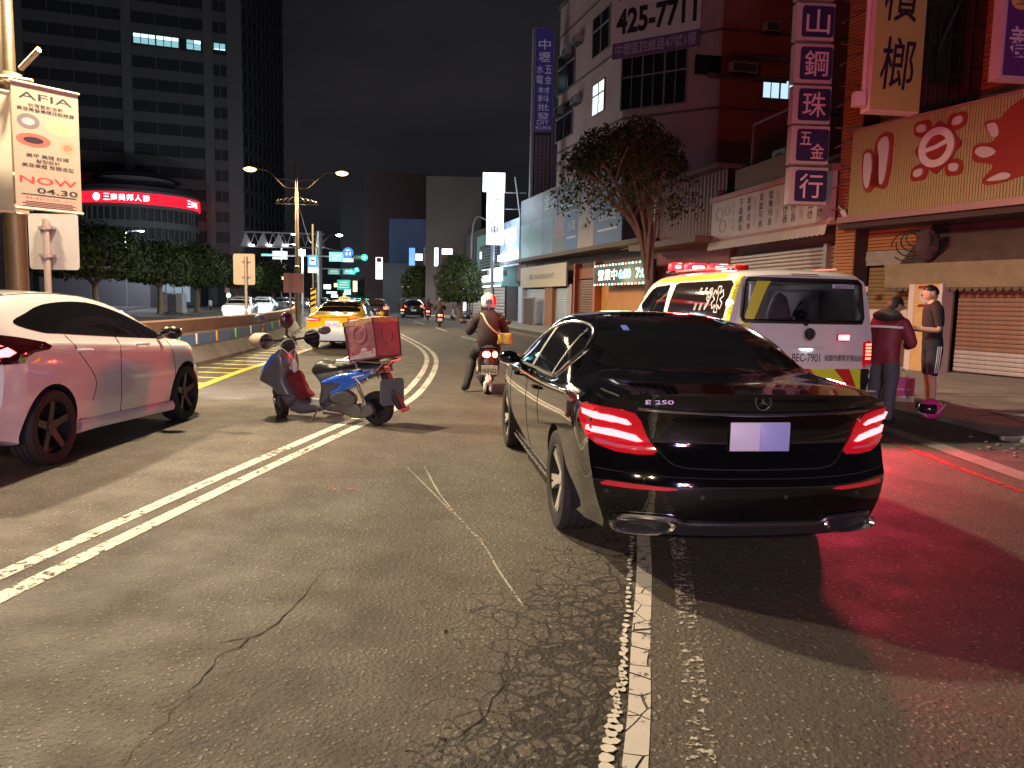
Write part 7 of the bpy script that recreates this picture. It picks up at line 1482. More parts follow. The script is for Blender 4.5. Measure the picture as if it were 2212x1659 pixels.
# ------------------------------------------------------------------ blade signs over the pavement
Yq = 19.6
FQ = Frame((A(1800, 400, Yq).x, Yq), R(-93))
SB = M('blade_purple', (.030, .024, .09), .35, 0, .3); SE = M('blade_edge', (.46, .40, .42), .45); SI = M('blade_ink', (.68, .52, .58), .45)
for (y0, y1, ch, lab) in ((8, 88, '山', 'square purple blade sign with the mountain character, topmost of the column'), (96, 180, '鋼', 'square purple blade sign with the steel character'), (186, 268, '珠', 'square purple blade sign with the bead character'), (273, 355, '五金', 'square purple blade sign with two small staggered characters'), (362, 442, '行', 'square purple blade sign with the firm character, lowest of the column'), (-76, 0, '中', 'square purple blade sign cut off by the top edge of the view')):
    xr = 1806-(y1-8)*.045; xl = xr-84; z1_, z0_ = A(xr-40, y0, Yq).z, A(xr-40, y1, Yq).z; sa = (A(xr, (y0+y1)/2, Yq)-FQ.o).dot(FQ.u); sb = (A(xl, (y0+y1)/2, Yq)-FQ.o).dot(FQ.u); q0, q1 = min(sa, sb), max(sa, sb)
    r = sign_box('blade_sign', lab, FQ, q0, q1, z0_, z1_, 0, .26, SE, SE, 'sign', 'square blade signs in a column', .03)
    b = WB(r); T = FQ.mat((q0+q1)/2-.04, (z0_+z1_)/2, -.008); W_, H_ = (q1-q0), (z1_-z0_); b.prism(roundrect(-W_*.40, -H_*.42, W_*.44, H_*.42, .07), 0, .012, 0, T); b.build('purple_panel', SB, r, 0)
    b = WB(r)
    if len(ch) == 1: put(b, ch, (.02, 0), W_*.62, H_*.66, 0, T, .03, .016)
    else: put(b, ch[0], (-W_*.17, H_*.17), W_*.30, H_*.34, 0, T, .02, .016); put(b, ch[1], (W_*.15, -H_*.16), W_*.36, H_*.40, 0, T, .02, .016)
    b.build('lettering', SI, r, 0)
st = thing('sign_bracket', 'zigzag steel bracket holding the purple sign column to the wall', 'bracket', FQ.at(-.3, 4)); b = WB(st)
for i in range(12): z = 4+i*.5; b.tube([FQ.at(-.05, z, .15), FQ.at(-.75, z+.4*(i % 2), .2)], .018, 5)
b.tube([FQ.at(-.75, 3.8, .2), FQ.at(-.75, 10, .2)], .03, 6); b.build('frame', M('bracket_rose', (.30, .20, .20), .5, .4), st)
cc = thing('security_camera', 'small white bullet camera under the lowest purple sign', 'camera', FQ.at(-.3, 4.0)); b = WB(cc); q = FQ.at(-.32, 3.98, .1); b.tube([q, q+V((.12, -.05, -.24))], .07, 10); b.tube([q, q+V((-.02, .2, .12))], .02, 6); b.build('camera_body', STEELW, cc)
# yellow betel nut sign
Yy = 16.6; xl, xr = A(1878, 120, Yy), A(1994, 120, Yy); FY = Frame((xr.x, Yy), R(-97)); wy = (xr-xl).length; zb_ = A(1930, 243, Yy).z
yb = thing('hanging_sign', 'large yellow vertical sign with two black brush characters', 'sign', FY.at(wy/2, zb_)); b = WB(yb); fbox(b, FY, 0, wy, zb_, zb_+4.2, 0, .32); b.build('cabinet', M('yellow_edge', (.62, .50, .52), .5), yb, 0); b = WB(yb); fbox(b, FY, .01, wy-.01, zb_+.02, zb_+4.2, -.008, 0); b.build('sign_face', M('sign_yellow', (.36, .38, .12), .5, var=.08, vs=2), yb, 0)
b = WB(yb); wtext(b, FY, '榔', wy*.5, zb_+.96, wy*.66, 1.05, -.014, 0, .012, slant=.06); wtext(b, FY, '檳', wy*.5, zb_+2.36, wy*.66, 1.15, -.014, 0, .012, slant=.06); b.build('lettering', M('brush_ink', (.012, .010, .03), .5), yb, 0)
b = WB(yb); b.tube([FY.at(wy+.05, zb_+.1, .16), FY.at(wy+.05, zb_+4.2, .16)], .05, 8); b.box(tuple(FY.at(wy+.15, zb_+.25, .16)), (.22, .2, .28)); b.build('side_bracket', M('bracket_white', (.55, .48, .50), .5), yb)
# purple sign at the right edge
Yv = 15.2; xl, xr = A(2158, 80, Yv), A(2262, 80, Yv); FV = Frame((xr.x, Yv), R(-97)); wv = (xr-xl).length; zb_ = A(2190, 172, Yv).z
pv = sign_box('hanging_sign', 'purple vertical sign with round yellow discs at the right edge', FV, 0, wv, zb_, zb_+3.6, 0, .3, M('sign_violet', (.10, .035, .20), .4), M('violet_edge', (.50, .44, .55), .45)); b = WB(pv)
for z, ch in ((1.95, '女'), (1.45, '生')): b.lathe([(.21, 0), (.21, .012), (.001, .012)], 24, 0, FV.mat(wv*.66, zb_+z, -.01))
b.build('yellow_disc', M('disc_yellow', (.62, .46, .10), .5), pv, 0); b = WB(pv); wtext(b, FV, '女', wv*.66, zb_+1.95, .24, .26, -.03, 0, .01); wtext(b, FV, '生', wv*.66, zb_+1.45, .24, .26, -.03, 0, .01); b.build('disc_lettering', M('ink_plum', (.30, .05, .10), .5), pv, 0); b = WB(pv); wtext(b, FV, '養', wv*.62, zb_+.66, .46, .58, -.014, 0, .02); b.build('lettering', M('ink_lilac', (.66, .62, .80), .5), pv, 0)
# ------------------------------------------------------------------ banners and plates on the median
def banner(label, px0, px1, ytl, ybl, Y, prints=True):
    h = R(37); u = V((sin(h), cos(h), 0)); p = A((px0+px1)/2, 300, Y); wd = .78; zt, zb = A(px0, ytl, Y-.2).z, A(px0, ybl, Y-.2).z
    t = thing('street_banner', label, 'banner', (p.x, p.y, zb), 0, 'advertising banners on the lamp post'); x = u; y = V((0, 0, 1)); T = Matrix((x, y, x.cross(y))).transposed().to_4x4(); H = zt-zb
    b = MB(T); b.grid(lambda a, c: ((a-.5)*wd, c*H, -.0006), 10, 16); b.build('cloth', M('banner_cream', (.44, .395, .32), .65), t, 60)
    if prints:
        K = M('banner_ink', (.03, .025, .03), .6); PK = M('banner_pink', (.62, .40, .34), .6); RD = M('banner_red', (.60, .06, .06), .6)
        q = MB(T); put(q, 'AFIA', (0, H*.905), wd*.80, H*.055, 0, None, .0, .0005)
        for s, yy, w0, hh in (('台灣首創全新', .835, .52, .032), ('美容美髮美睫技能競賽', .798, .86, .034), ('美甲 美睫 紋繡', .432, .64, .034), ('髮型設計', .392, .36, .032), ('美容美體 整體造型', .352, .78, .034)): put(q, s, (0, H*yy), wd*w0, H*hh, 0, None, .004, .0005)
        put(q, '04.30', (.10, H*.155), wd*.62, H*.045, 0, None, .01, .0010)
        put(q, '03-4273110', (-.08, H*.088), wd*.5, H*.022, 0, None, .0, .0005); put(q, '@afia', (.24, H*.085), wd*.22, H*.022, 0, None, .0, .0005)
        for k in range(5): q.box((0, H*(.118-.0*k) if k == 0 else H*(.072-.013*k), .0005), (wd*(.82-.1*(k % 2)), H*.006, .002))
        q.build('lettering', K, t, 0)
        q = MB(T); put(q, 'JOIN', (0, H*.265), wd*.86, H*.135, 0, None, .02, .0002); q.box((0, H*.055, .0), (wd*.96, H*.10, .001)); q.build('pale_lettering', PK, t, 0)
        q = MB(T); put(q, 'NOW', (0, H*.235), wd*.86, H*.055, 0, None, .01, .0011); q.build('red_lettering', RD, t, 0)
        for (x_, y_, rx, ry, cols) in ((-.21, .70, .13, .062, ((.20, .17, .20), (.5, .45, .48))), (.17, .69, .19, .066, ((.62, .50, .33), (.68, .46, .30))), (-.16, .555, .20, .055, ((.40, .13, .11), (.03, .015, .03))), (.24, .535, .10, .055, ((.66, .36, .25), (.60, .22, .14)))):
            for k in (0, 1):
                q = MB(T); s_ = 1-.42*k; q.add([(x_+rx*s_*cos(a*pi/12), H*y_+H*ry*s_*sin(a*pi/12)*(.8 if k else 1), -.0002+.0005*k) for a in range(24)], [tuple(range(24))]); q.build('picture', M('print_%02d%02d%02d' % tuple(int(c*99) for c in cols[k]), cols[k], .6), t, 0)
    b = MB(T)
    for yy in (0, H): b.tube([(-wd*.52, yy, 0), (wd*.52, yy, 0)], .018, 6)
    b.build('hem_rod', M('rod_pale', (.6, .55, .45), .5), t); return t
banner('cream hanging banner with printed eye and hair pictures beside the lamp post', 50, 154, 178, 450, 10.0)
banner('second cream banner cut off by the left edge of the view', -108, 3, 172, 445, 9.7, False)
bt = thing('banner_bracket', 'pair of metal arms holding the hanging banners to the lamp post', 'bracket', (-6.6, 10.3, 2.5)); b = MB(Matrix.Translation((6.6, -10.3, -2.5)))
for y, Y in ((168, 10.15), (447, 10.15)): p, q = A(-20, y-6, Y), A(70, y+6, 10.0); b.tube([p, q], .022, 8); b.tube([A(0, y+8, Y), A(52, y+16, 10.0)], .012, 6)
b.lathe([(.16, 0), (.16, .12)], 16, 0, Matrix.Translation((-6.6, 10.3, A(30, 170, 10.3).z-.06))); b.lathe([(.17, 0), (.17, .12)], 16, 0, Matrix.Translation((-6.6, 10.3, A(30, 452, 10.3).z-.06)))
p, q = A(45, 148, 10.2), A(84, 107, 10.0); b.tube([p, q], .035, 8); b.build('bracket_arm', M('bracket_pale', (.55, .45, .33), .45, .4), bt)
def sign_back(label, px, Y, x0, x1, y0, y1, col, rz=0., tall=None):
    p = A(px, 640, Y); t = thing('road_sign', label, 'road sign', (p.x, Y, 0), rz, 'road signs seen from behind on the median'); zt, zb = A(px, y0, Y).z, A(px, y1, Y).z; wd = (A(x1, y0, Y)-A(x0, y0, Y)).length; cx = A((x0+x1)/2, y0, Y).x-p.x
    b = MB(); b.prism(roundrect(cx-wd/2, zb, cx+wd/2, zt, .05), .05, .062, 0, Matrix.Rotation(pi/2, 4, 'X') @ Matrix.Scale(-1, 4, (0, 0, 1))); b.build('sign_plate', M('signback_%02d%02d' % (int(col[0]*99), int(col[2]*99)), col, .5, .2, var=.12, vs=3), t, 0)
    b = MB(); b.cyl((0, 0, 0), (0, 0, zt-.08), .045, None, 14); b.build('post', M('post_galv', (.40, .34, .30), .5, .4), t)
    for f in (.25, .75): z = zb+(zt-zb)*f; b = MB(); b.lathe([(.065, -.025), (.065, .025)], 14, 0, Matrix.Translation((0, 0, z))); b.box((0, .03, z), (.26, .03, .04)); b.build('clamp', M('clamp_galv', (.36, .30, .30), .5, .4), t)
    return t
s1_ = sign_back('pale grey square road sign seen from behind below the banner', 105, 11.25, 55, 163, 461, 582, (.52, .48, .50)); s2_ = sign_back('cream road sign seen from behind on the median in mid distance', 532, 22, 502, 549, 548, 615, (.55, .42, .30)); s3_ = sign_back('pinkish road sign seen from behind in front of the far lamp post', 627, 34.5, 611, 655, 590, 632, (.50, .24, .24))
p = A(676, 640, 41); t = thing('bus_stop_sign', 'blue bus stop sign with a white bus symbol on a thin post', 'road sign', (p.x, 41, 0)); W_ = lambda x, y: A(x, y, 41)
zt, zb, zm = W_(676, 551).z, W_(676, 590).z, W_(676, 577).z; hw = .26
b = MB(); b.box((0, 0, (zt+zm)/2), (hw*2, .04, zt-zm)); b.build('blue_plate', M('bus_blue', (.02, .13, .50), .4, es=.18, ecol=(.05, .3, 1)), t, 0); b = MB(); b.box((0, 0, (zm+zb)/2), (hw*1.9, .035, zm-zb-.03)); b.build('white_plate', M('bus_white', (.65, .62, .60), .4, es=.1, ecol=(1, .9, .85)), t, 0)
b = MB(); b.box((0, -.024, zt-.30), (.30, .008, .36)); so = b.build('symbol_field', M('bus_white', (1, 1, 1)), t, 0); b = MB(); b.pillow([(-.10, zt-.34), (.10, zt-.34), (.12, zt-.28), (.06, zt-.22), (-.06, zt-.22), (-.12, zt-.28)], .006, .02, 0, Matrix.Translation((0, -.03, 0))); b.build('bus_symbol', PLATETXT, so)
b = MB(); b.cyl((0, .05, 0), (0, .05, zt+1.6), .05, None, 10); b.build('post', POLE, t)
p = A(677, 640, 39.5); t = thing('marker_post', 'yellow and black striped marker post at the end of the barrier', 'marker post', (p.x, 39.5, 0)); z0_, z1_ = A(677, 668, 39.5).z, A(677, 623, 39.5).z
b = MB(); b.box((0, 0, z1_/2), (.26, .12, z1_)); b.build('post', M('marker_yellow', (.70, .45, .04), .5, es=.08, ecol=(1, .7, .1)), t, 0)
for i in range(4): z = z0_+.08+i*(z1_-z0_)/4; b = MB(); b.add([(-.132, -.064, z), (.132, -.064, z+.12), (.132, -.064, z+.24), (-.132, -.064, z+.12)], [(0, 1, 2, 3)]); b.build('black_stripe', PBLACK, t, 0)
# ------------------------------------------------------------------ trees
LEAF = None
def leaf_material(name, c1, c2):
    m, nt, p, o = newmat(name); L = nt.links.new; g = nd(nt, 'ShaderNodeNewGeometry'); n = nd(nt, 'ShaderNodeTexNoise'); n.inputs['Scale'].default_value = 1.6; n.inputs['Detail'].default_value = 4; L(g.outputs['Position'], n.inputs['Vector'])
    r = nd(nt, 'ShaderNodeMapRange'); r.inputs[1].default_value = .3; r.inputs[2].default_value = .7; L(n.outputs['Fac'], r.inputs[0]); x = nd(nt, 'ShaderNodeMix', data_type='RGBA'); x.inputs[6].default_value = (*c1, 1); x.inputs[7].default_value = (*c2, 1); L(r.outputs[0], x.inputs[0])
    ri = nd(nt, 'ShaderNodeMix', data_type='RGBA', blend_type='MULTIPLY'); ri.inputs[0].default_value = .6; L(x.outputs[2], ri.inputs[6]); L(g.outputs['Random Per Island'], ri.inputs[7]); L(ri.outputs[2], p.inputs['Base Color']); p.inputs['Roughness'].default_value = .65; p.inputs['Specular IOR Level'].default_value = .15; return m
LEAF = leaf_material('leaf_dark', (.030, .052, .014), (.085, .105, .03)); BARK = M('bark', (.20, .135, .105), .85, var=.35, vs=5, bump=.5, bs=18)
def leaves(n, fn, size, rnd):
    b = MB()
    for i in range(n):
        c, nrm = fn(); u = nrm.orthogonal().normalized(); a = rnd.uniform(0, 2*pi); v = nrm.cross(u); d = u*cos(a)+v*sin(a); e = nrm.cross(d); s = size*rnd.uniform(.6, 1.25)
        b.add([c-d*s, c+e*s*.42, c+d*s, c-e*s*.42], [(0, 1, 2, 3)])
    return b
def limb(b, p, d, ln, r, depth, rnd, tips, up=.25):
    pts = [p]; q = p.copy(); dd = d.normalized()
    for i in range(4): dd = (dd+V((rnd.gauss(0, .12), rnd.gauss(0, .12), rnd.gauss(.04, .08)))).normalized(); q = q+dd*ln/4; pts.append(q.copy())
    b.tube(pts, [r*(1-.11*i) for i in range(5)], 7 if depth < 2 else 5)
    if depth >= 4: tips.append(q); return
    for k in range(2 if rnd.random() < .75 else 3):
        ax = V((rnd.gauss(0, 1), rnd.gauss(0, 1), rnd.gauss(0, .4))); nd_ = (dd+ax.normalized()*rnd.uniform(.35, .65)+V((0, 0, up*.5))).normalized(); limb(b, q, nd_, ln*rnd.uniform(.62, .82), r*.58, depth+1, rnd, tips, up)
def umbrella_tree():
    Y = 25.5; base = A(1392, 690, Y); base.z = .13; rnd = random.Random(4); t = thing('ficus_tree', 'umbrella shaped tree with bare forked limbs in front of the shop row', 'tree', base)
    b = MB(); tips = []; c = A(1352, 380, Y)-base; rx = (A(1510, 380, Y)-A(1196, 380, Y)).length/2; zt = A(1352, 256, Y).z-.13; zb = A(1300, 478, Y).z-.13; k0 = V((.12, 0, 2.2))
    b.tube([(0, 0, 0), (.02, 0, .7), (.10, .02, 1.5), k0], [.20, .16, .14, .13], 12)
    fz = V((.05, 0, 2.35))
    tg = []
    for i in range(11):
        a = 2*pi*i/11+rnd.uniform(-.2, .2); rr = rnd.uniform(.35, .88); tg.append(V((c.x+rx*rr*cos(a), rx*rr*sin(a)*.9, zb+(zt-zb)*rnd.uniform(.35, .62))))
    for g in tg:
        st_ = k0+V((rnd.gauss(0, .06), rnd.gauss(0, .05), rnd.uniform(-.3, .25))); m1 = st_.lerp(g, .35)+V((-(g.x-st_.x)*.12, 0, .35)); m2 = st_.lerp(g, .72)+V((rnd.gauss(0, .12), rnd.gauss(0, .12), .18)); P = spline([st_, m1, m2, g], 5); n = len(P); b.tube(P, [.060*(1-.80*i/n)+.010 for i in range(n)], 7)
        for f in (7, 10, 12):
            p0 = P[f]; e = p0+V((rnd.gauss(0, .55), rnd.gauss(0, .5), rnd.uniform(.5, 1.1))); b.tube(spline([p0, p0.lerp(e, .5)+V((rnd.gauss(0, .08), rnd.gauss(0, .08), .05)), e], 4), [.028]*4+[.02]*4+[.010], 5)
            e2 = p0.lerp(e, .6)+V((rnd.gauss(0, .4), rnd.gauss(0, .4), rnd.uniform(.25, .6))); b.tube([p0.lerp(e, .55), e2], [.016, .007], 4)
    b.build('trunk', BARK, t, 60)
    def fn():
        while True:
            d = V((rnd.gauss(0, 1), rnd.gauss(0, 1), abs(rnd.gauss(0, 1))-.12)).normalized(); r = rnd.uniform(.74, 1.0)
            p = V((c.x+rx*d.x*r, rx*.95*d.y*r, zb+(zt-zb)*(.14+.86*max(-.16, d.z)*r)+.0)); lump = noise.noise(p*.9)*.35+noise.noise(p*2.3)*.16
            if noise.noise(p*1.5+V((7, 1, 3))) < -.30 and d.z < .55: continue
            if d.z < .45 and rnd.random() < .80: continue
            return p+d*lump, (d+V((rnd.gauss(0, .6), rnd.gauss(0, .6), rnd.gauss(0, .6)))).normalized()
    leaves(8200, fn, .090, rnd).build('crown', LEAF, t, 0); return t
umbrella_tree()
def clipped_tree(name, label, loc, rx, rz, zc, th, seed, n=4200, lsz=.17, group=None):
    rnd = random.Random(seed); t = thing(name, label, 'tree', loc, 0, group); b = MB(); b.tube([(0, 0, 0), (.05, 0, th*.5), (0, .05, th)], [.24, .19, .17], 9)
    for i in range(7): a = 2*pi*i/7; e = V((rx*.62*cos(a), rx*.62*sin(a), zc+rz*.0)); b.tube(spline([V((0, 0, th*.9)), V((rx*.2*cos(a), rx*.2*sin(a), th+.5)), e], 3), [.10, .09, .08, .07, .06, .045, .03], 6)
    b.build('trunk', BARK, t, 60)
    def fn():
        d = V((rnd.gauss(0, 1), rnd.gauss(0, 1), rnd.gauss(0, 1))).normalized(); r = rnd.uniform(.72, 1.0); z = d.z if d.z > -.45 else -.45-.12*rnd.random(); p = V((rx*d.x*r, rx*d.y*r, zc+rz*z*r)); p += d*(noise.noise(p*.8+V((seed, 0, 0)))*.35+noise.noise(p*2+V((0, seed, 0)))*.15)
        return p, (d+V((rnd.gauss(0, .55), rnd.gauss(0, .55), rnd.gauss(0, .55)))).normalized()
    leaves(n, fn, lsz, rnd).build('crown', LEAF, t, 0); return t
def px_tree(label, px, ybase, ytop, ybot, wpx, Y, seed, **k):
    p = A(px, 640, Y); zt, zb = A(px, ytop, Y).z, A(px, ybot, Y).z; rx = wpx/2/1662*Y; zc = zb+(zt-zb)*.35; return clipped_tree('ficus_tree', label, (p.x, Y, 0), rx, zt-zc, zc, zb*.9, seed, **k)
px_tree('wide dark clipped tree behind the square sign back, leftmost', 205, 660, 478, 600, 250, 52, 1, n=5200, group='clipped trees on the far verge'); px_tree('rounded clipped tree left of the transformer cabinets', 345, 668, 513, 612, 150, 60, 2, group='clipped trees on the far verge'); px_tree('clipped tree right of the transformer cabinets', 425, 668, 522, 618, 130, 66, 3, group='clipped trees on the far verge'); px_tree('clipped tree behind the cream sign back', 512, 668, 545, 620, 110, 78, 4, group='clipped trees on the far verge'); px_tree('far dark tree under the gantry', 590, 668, 560, 630, 90, 95, 6, group='clipped trees on the far verge')
px_tree('green clipped street tree beside the grey shutters', 992, 690, 548, 650, 104, 57, 7, n=6000, lsz=.12, group='street trees on the right pavement'); px_tree('smaller street tree left of the green clipped one', 903, 690, 570, 640, 74, 76, 8, n=3600, group='street trees on the right pavement'); px_tree('dark far tree left of the small street tree', 838, 680, 600, 648, 78, 105, 9, group='street trees on the right pavement'); px_tree('far low tree by the opposing lanes', 795, 680, 600, 640, 60, 130, 10, n=2200, group='street trees on the right pavement')
# ------------------------------------------------------------------ tower block on the left
TW = M('tower_stone', (.15, .145, .15), .8, var=.15, vs=.15); TWD = M('tower_glass', (.045, .047, .055), .5, spec=.3); TWP = M('tower_pier', (.18, .175, .175), .8, var=.12, vs=.2)
CRN = A(520, 300, 125); FT = Frame((CRN.x, CRN.y), R(70)); FTS = Frame((CRN.x, CRN.y), R(-4))
tower = thing('office_tower', 'dark office tower with horizontal window bands and one lit floor', 'building', (CRN.x, CRN.y, 0)); Ht = 66
b = WB(tower); pts = [FT.at(0), FT.at(-46), FT.at(-46)+V((-8, 26, 0)), FTS.at(30)+V((-30, 6, 0)), FTS.at(30)]; n = len(pts)
b.add([p for p in pts]+[p+V((0, 0, Ht)) for p in pts], [tuple(range(n)), tuple(range(n, 2*n))]+[(i, (i+1) % n, n+(i+1) % n, n+i) for i in range(n)]); b.build('core', TWD, tower, 0)
LTW = EM('office_light', (.55, .85, 1), 2.4); LTC = EM('office_dim', (.30, .62, .68), .9)
ft = lambda px, y: FT.hit(px, y)
piers = [(-46, ft(58, 300)[0]), (ft(268, 300)[0], ft(289, 300)[0]), (ft(443, 300)[0], ft(463, 300)[0]), (ft(497, 300)[0]-.3, .3)]
for a, c in piers: b = WB(tower); fbox(b, FT, a, c, 0, Ht, -.55, .3); b.build('pier', TWP, tower, 0)
z_l = ft(325, 85)[1]; st_h = (ft(175, 128)[1]-ft(175, 172)[1]) or 3.6; st_h = max(3.2, min(4.2, st_h)); zbase = z_l - 30*st_h
k = 0
for i in range(60):
    z = z_l-.9 + (i-22)*st_h
    if z < 5 or z > Ht-1: continue
    b = WB(tower); fbox(b, FT, piers[0][1], 0, z-st_h*.52, z-.15, -.30, .1); b.build('spandrel', TW, tower, 0)
    b = WB(tower); fbox(b, FTS, .2, 30, z-st_h*.45, z-.4, -.25, .1); b.build('side_spandrel', TW, tower, 0)
    for (a, c) in ((piers[0][1], piers[1][0]), (piers[1][1], piers[2][0]), (piers[2][1], piers[3][0])):
        nn = max(2, int((c-a)/2.6))
        for j in range(nn+1 if 14 <= i <= 30 else 0):
            s = a+(c-a)*j/nn; b = WB(tower); fbox(b, FT, s-.06, s+.06, z-.15, z+st_h*.48, -.06, .05); b.build('mullion', TW, tower, 0)
for j in range(10): s = 1.5+j*3.0; b = WB(tower); fbox(b, FTS, s-.25, s+.25, 0, Ht, -.35, .1); b.build('side_pier', TWP, tower, 0)
a, c = piers[1][1], piers[2][0]; nn = 9
for j in range(nn):
    s = a+.3+(c-a-.6)*j/nn; w0 = (c-a-.6)/nn; h0, h1 = z_l-.75, z_l+1.1; m = LTW if j not in (6, 7) else LTC
    b = WB(tower); fbox(b, FT, s+.06, s+w0-.06, h0+.9, h1, -.02, .02); b.build('lit_pane', m if j != 6 else TWD, tower, 0); b = WB(tower); fbox(b, FT, s+.06, s+w0-.06, h0, h0+.82, -.02, .02); b.build('lit_pane', LTC if j != 6 else TWD, tower, 0)
a, c = piers[2][1], piers[3][0]; zz_ = ft(428, 90)[1]; b = WB(tower); fbox(b, FT, a+.2, a+(c-a)*.9, zz_-.7, zz_+.75, -.02, .02); b.build('lit_pane', LTC, tower, 0); b = WB(tower); fbox(b, FT, a+.2, a+(c-a)*.9, zz_-.85, zz_-.6, -.05, .0); fbox(b, FT, a+(c-a)*.84, a+(c-a)*.9, zz_-.7, zz_+.7, -.05, 0); b.build('lit_frame', LTW, tower, 0)
for (s, zz__) in ((6, 47), (9, 32), (15, 18)): b = WB(tower); fbox(b, FTS, s, s+.9, zz__, zz__+2.2, -.3, -.2); b.build('lit_side_window', LTC, tower, 0)
# round podium with the red lit band
Yc = 112; cp = A(295, 430, Yc); Rd = 8.3; pod = thing('round_podium', 'round podium of the tower with a glowing red band of white characters', 'building', (cp.x, Yc, 0)); zt, zb_ = A(295, 414, Yc-Rd).z, A(295, 438, Yc-Rd).z
def ring(nm, r, z0, z1, m, n=48, p=pod): b = MB(); b.lathe([(r-.3, z0), (r, z0), (r, z1), (r-.3, z1)], n); return b.build(nm, m, p, 30)
ring('core', Rd-.2, 0, zt+1.0, TWD); ring('red_band', Rd+.12, zb_, zt, EM('red_band', (1, .012, .03), 1.5))
ring('parapet', Rd+.2, zt, zt+.35, TW); zs__ = [A(295, y, Yc-Rd).z for y in (455, 475, 490, 510, 525, 560)]
for z0, z1 in ((zb_-.5, zb_), (A(295, 489, Yc-Rd).z, A(295, 474, Yc-Rd).z), (A(295, 530, Yc-Rd).z, A(295, 513, Yc-Rd).z), (0, 3.2)): ring('spandrel_ring', Rd, z0, z1, TW)
for j in range(30): a = pi+pi*j/29; b = MB(); b.box((0, 0, zt/2), (.14, .2, zt-.4), 0, Matrix.Translation(((Rd-.1)*cos(a), (Rd-.1)*sin(a), 0)) @ Matrix.Rotation(a+pi/2, 4, 'Z')); b.build('mullion', TW, pod, 0)
ring('upper_drum', Rd*.62, zt, zt+2.6, TW); bm_ = MB(); bm_.lathe([(Rd*.72, zt+2.6), (Rd*.5, zt+3.3), (.01, zt+3.6)], 32); bm_.build('drum_roof', TW, pod, 30)
b = MB()
for a0, s in ((-1.50, '三商美邦人壽'),):
    for i, ch in enumerate(s): a = a0+.115*(i-.5); T = Matrix.Translation(((Rd+.2)*cos(a), (Rd+.2)*sin(a), (zt+zb_)/2)) @ Matrix.Rotation(a+pi/2, 4, 'Z') @ Matrix.Rotation(pi/2, 4, 'X'); put(b, ch, (0, 0), .82, .85, 0, T, .03, 0)
    a = a0-.22; T = Matrix.Translation(((Rd+.2)*cos(a), (Rd+.2)*sin(a), (zt+zb_)/2)) @ Matrix.Rotation(a+pi/2, 4, 'Z') @ Matrix.Rotation(pi/2, 4, 'X'); b.lathe([(.5, 0), (.22, .02), (.001, .02)], 16, 0, T)
for a0 in (-2.62, -.22):
    for i, ch in enumerate('三商美'): a = a0+.11*i; T = Matrix.Translation(((Rd+.2)*cos(a), (Rd+.2)*sin(a), (zt+zb_)/2)) @ Matrix.Rotation(a+pi/2, 4, 'Z') @ Matrix.Rotation(pi/2, 4, 'X'); put(b, ch, (0, 0), .8, .85, 0, T, .03, 0)
b.build('lettering', EM('band_letters', (1, .85, .95), 3.5), pod, 0)
# low frontage, cabinets and little things on the far verge
fr_ = thing('shop_frontage', 'dim grey shop front with pale window panels behind the clipped trees', 'building', (-50, 92, 0)); p0, p1 = A(120, 650, 92), A(350, 650, 92); Fz = Frame((p1.x, 92), R(90)); wl_ = (p1-p0).length
part('wall', fr_, Fz, -wl_, 0, 0, 4.6, 0, 3, M('front_grey', (.14, .13, .14), .8)); 
for i in range(9): s = -wl_*.42+i*.98; part('window_panel', fr_, Fz, s, s+.86, .7, 3.6, -.06, 0, M('panel_dimglow', (.30, .36, .38), .4, es=.035, ecol=(.5, .7, .8)))
part('pink_panel', fr_, Fz, -wl_*.62, -wl_*.48, .8, 4.2, -.08, 0, M('panel_pinkdim', (.45, .14, .20), .6, es=.03, ecol=(1, .3, .4)))
for x0, x1, y0, y1, lab, c in ((345, 367, 632, 672, 'tall pale cabinet wall left of the transformer box', (.30, .29, .33)), (366, 385, 636, 668, 'dark grey transformer cabinet on the far verge', (.10, .10, .12)), (385, 398, 634, 672, 'light grey switch cabinet right of the dark transformer', (.32, .31, .36))):
    Yk = 62; p, q = A(x0, y1, Yk), A(x1, y0, Yk); t = thing('utility_cabinet', lab, 'cabinet', ((p.x+q.x)/2, Yk, 0)); b = MB(); b.box((0, 0, q.z/2+.05), (q.x-p.x, .8, q.z-.1), 0, None, .03); b.build('cabinet_body', M('cab_%02d' % int(c[0]*99), c, .6), t, 0); b = MB(); b.box((0, 0, .06), (q.x-p.x+.1, .9, .12)); b.build('plinth', KERBM, t, 0); b = MB(); b.box(((q.x-p.x)*.3, -.41, q.z*.55), (.05, .03, .12)); b.build('handle', PBLACK, t, 0)
# other blocks along the far street
WFAINT = M('window_faint', (.10, .10, .11), .25, es=.006, ecol=(1, .9, .8))
def block(label, x0, x1, ytop, Y, depth, col, rows=0, cols=0, heading=90, winm=None, es=0):
    p, q = A(x0, 600, Y), A(x1, 600, Y); F = Frame((q.x, Y), R(heading)); wd = (q-p).length; z = A((x0+x1)/2, ytop, Y).z; t = thing('street_building', label, 'building', ((p.x+q.x)/2, Y, 0))
    part('wall', t, F, -wd, 0, 0, z, 0, depth, M('block_%02d%02d%02d' % tuple(int(c*99) for c in col), col, .85, var=.2, vs=.3)); part('parapet', t, F, -wd-.1, .1, z, z+.5, -.1, .4, M('block_trim', (.16, .14, .14), .8))
    for i in range(rows):
        for j in range(cols): s = -wd+wd*(j+.25)/cols; zz_ = z*.25+(z*.72)*(i+.2)/rows; w_ = part('window', t, F, s, s+wd*.5/cols, zz_, zz_+z*.72*.55/rows, -.06, -.02, winm or WFAINT); part('sill', w_, F, s-.1, s+wd*.5/cols+.1, zz_-.15, zz_, -.14, .0, M('block_trim', (.16, .14, .14))) if False else None
    return t, F, wd, z
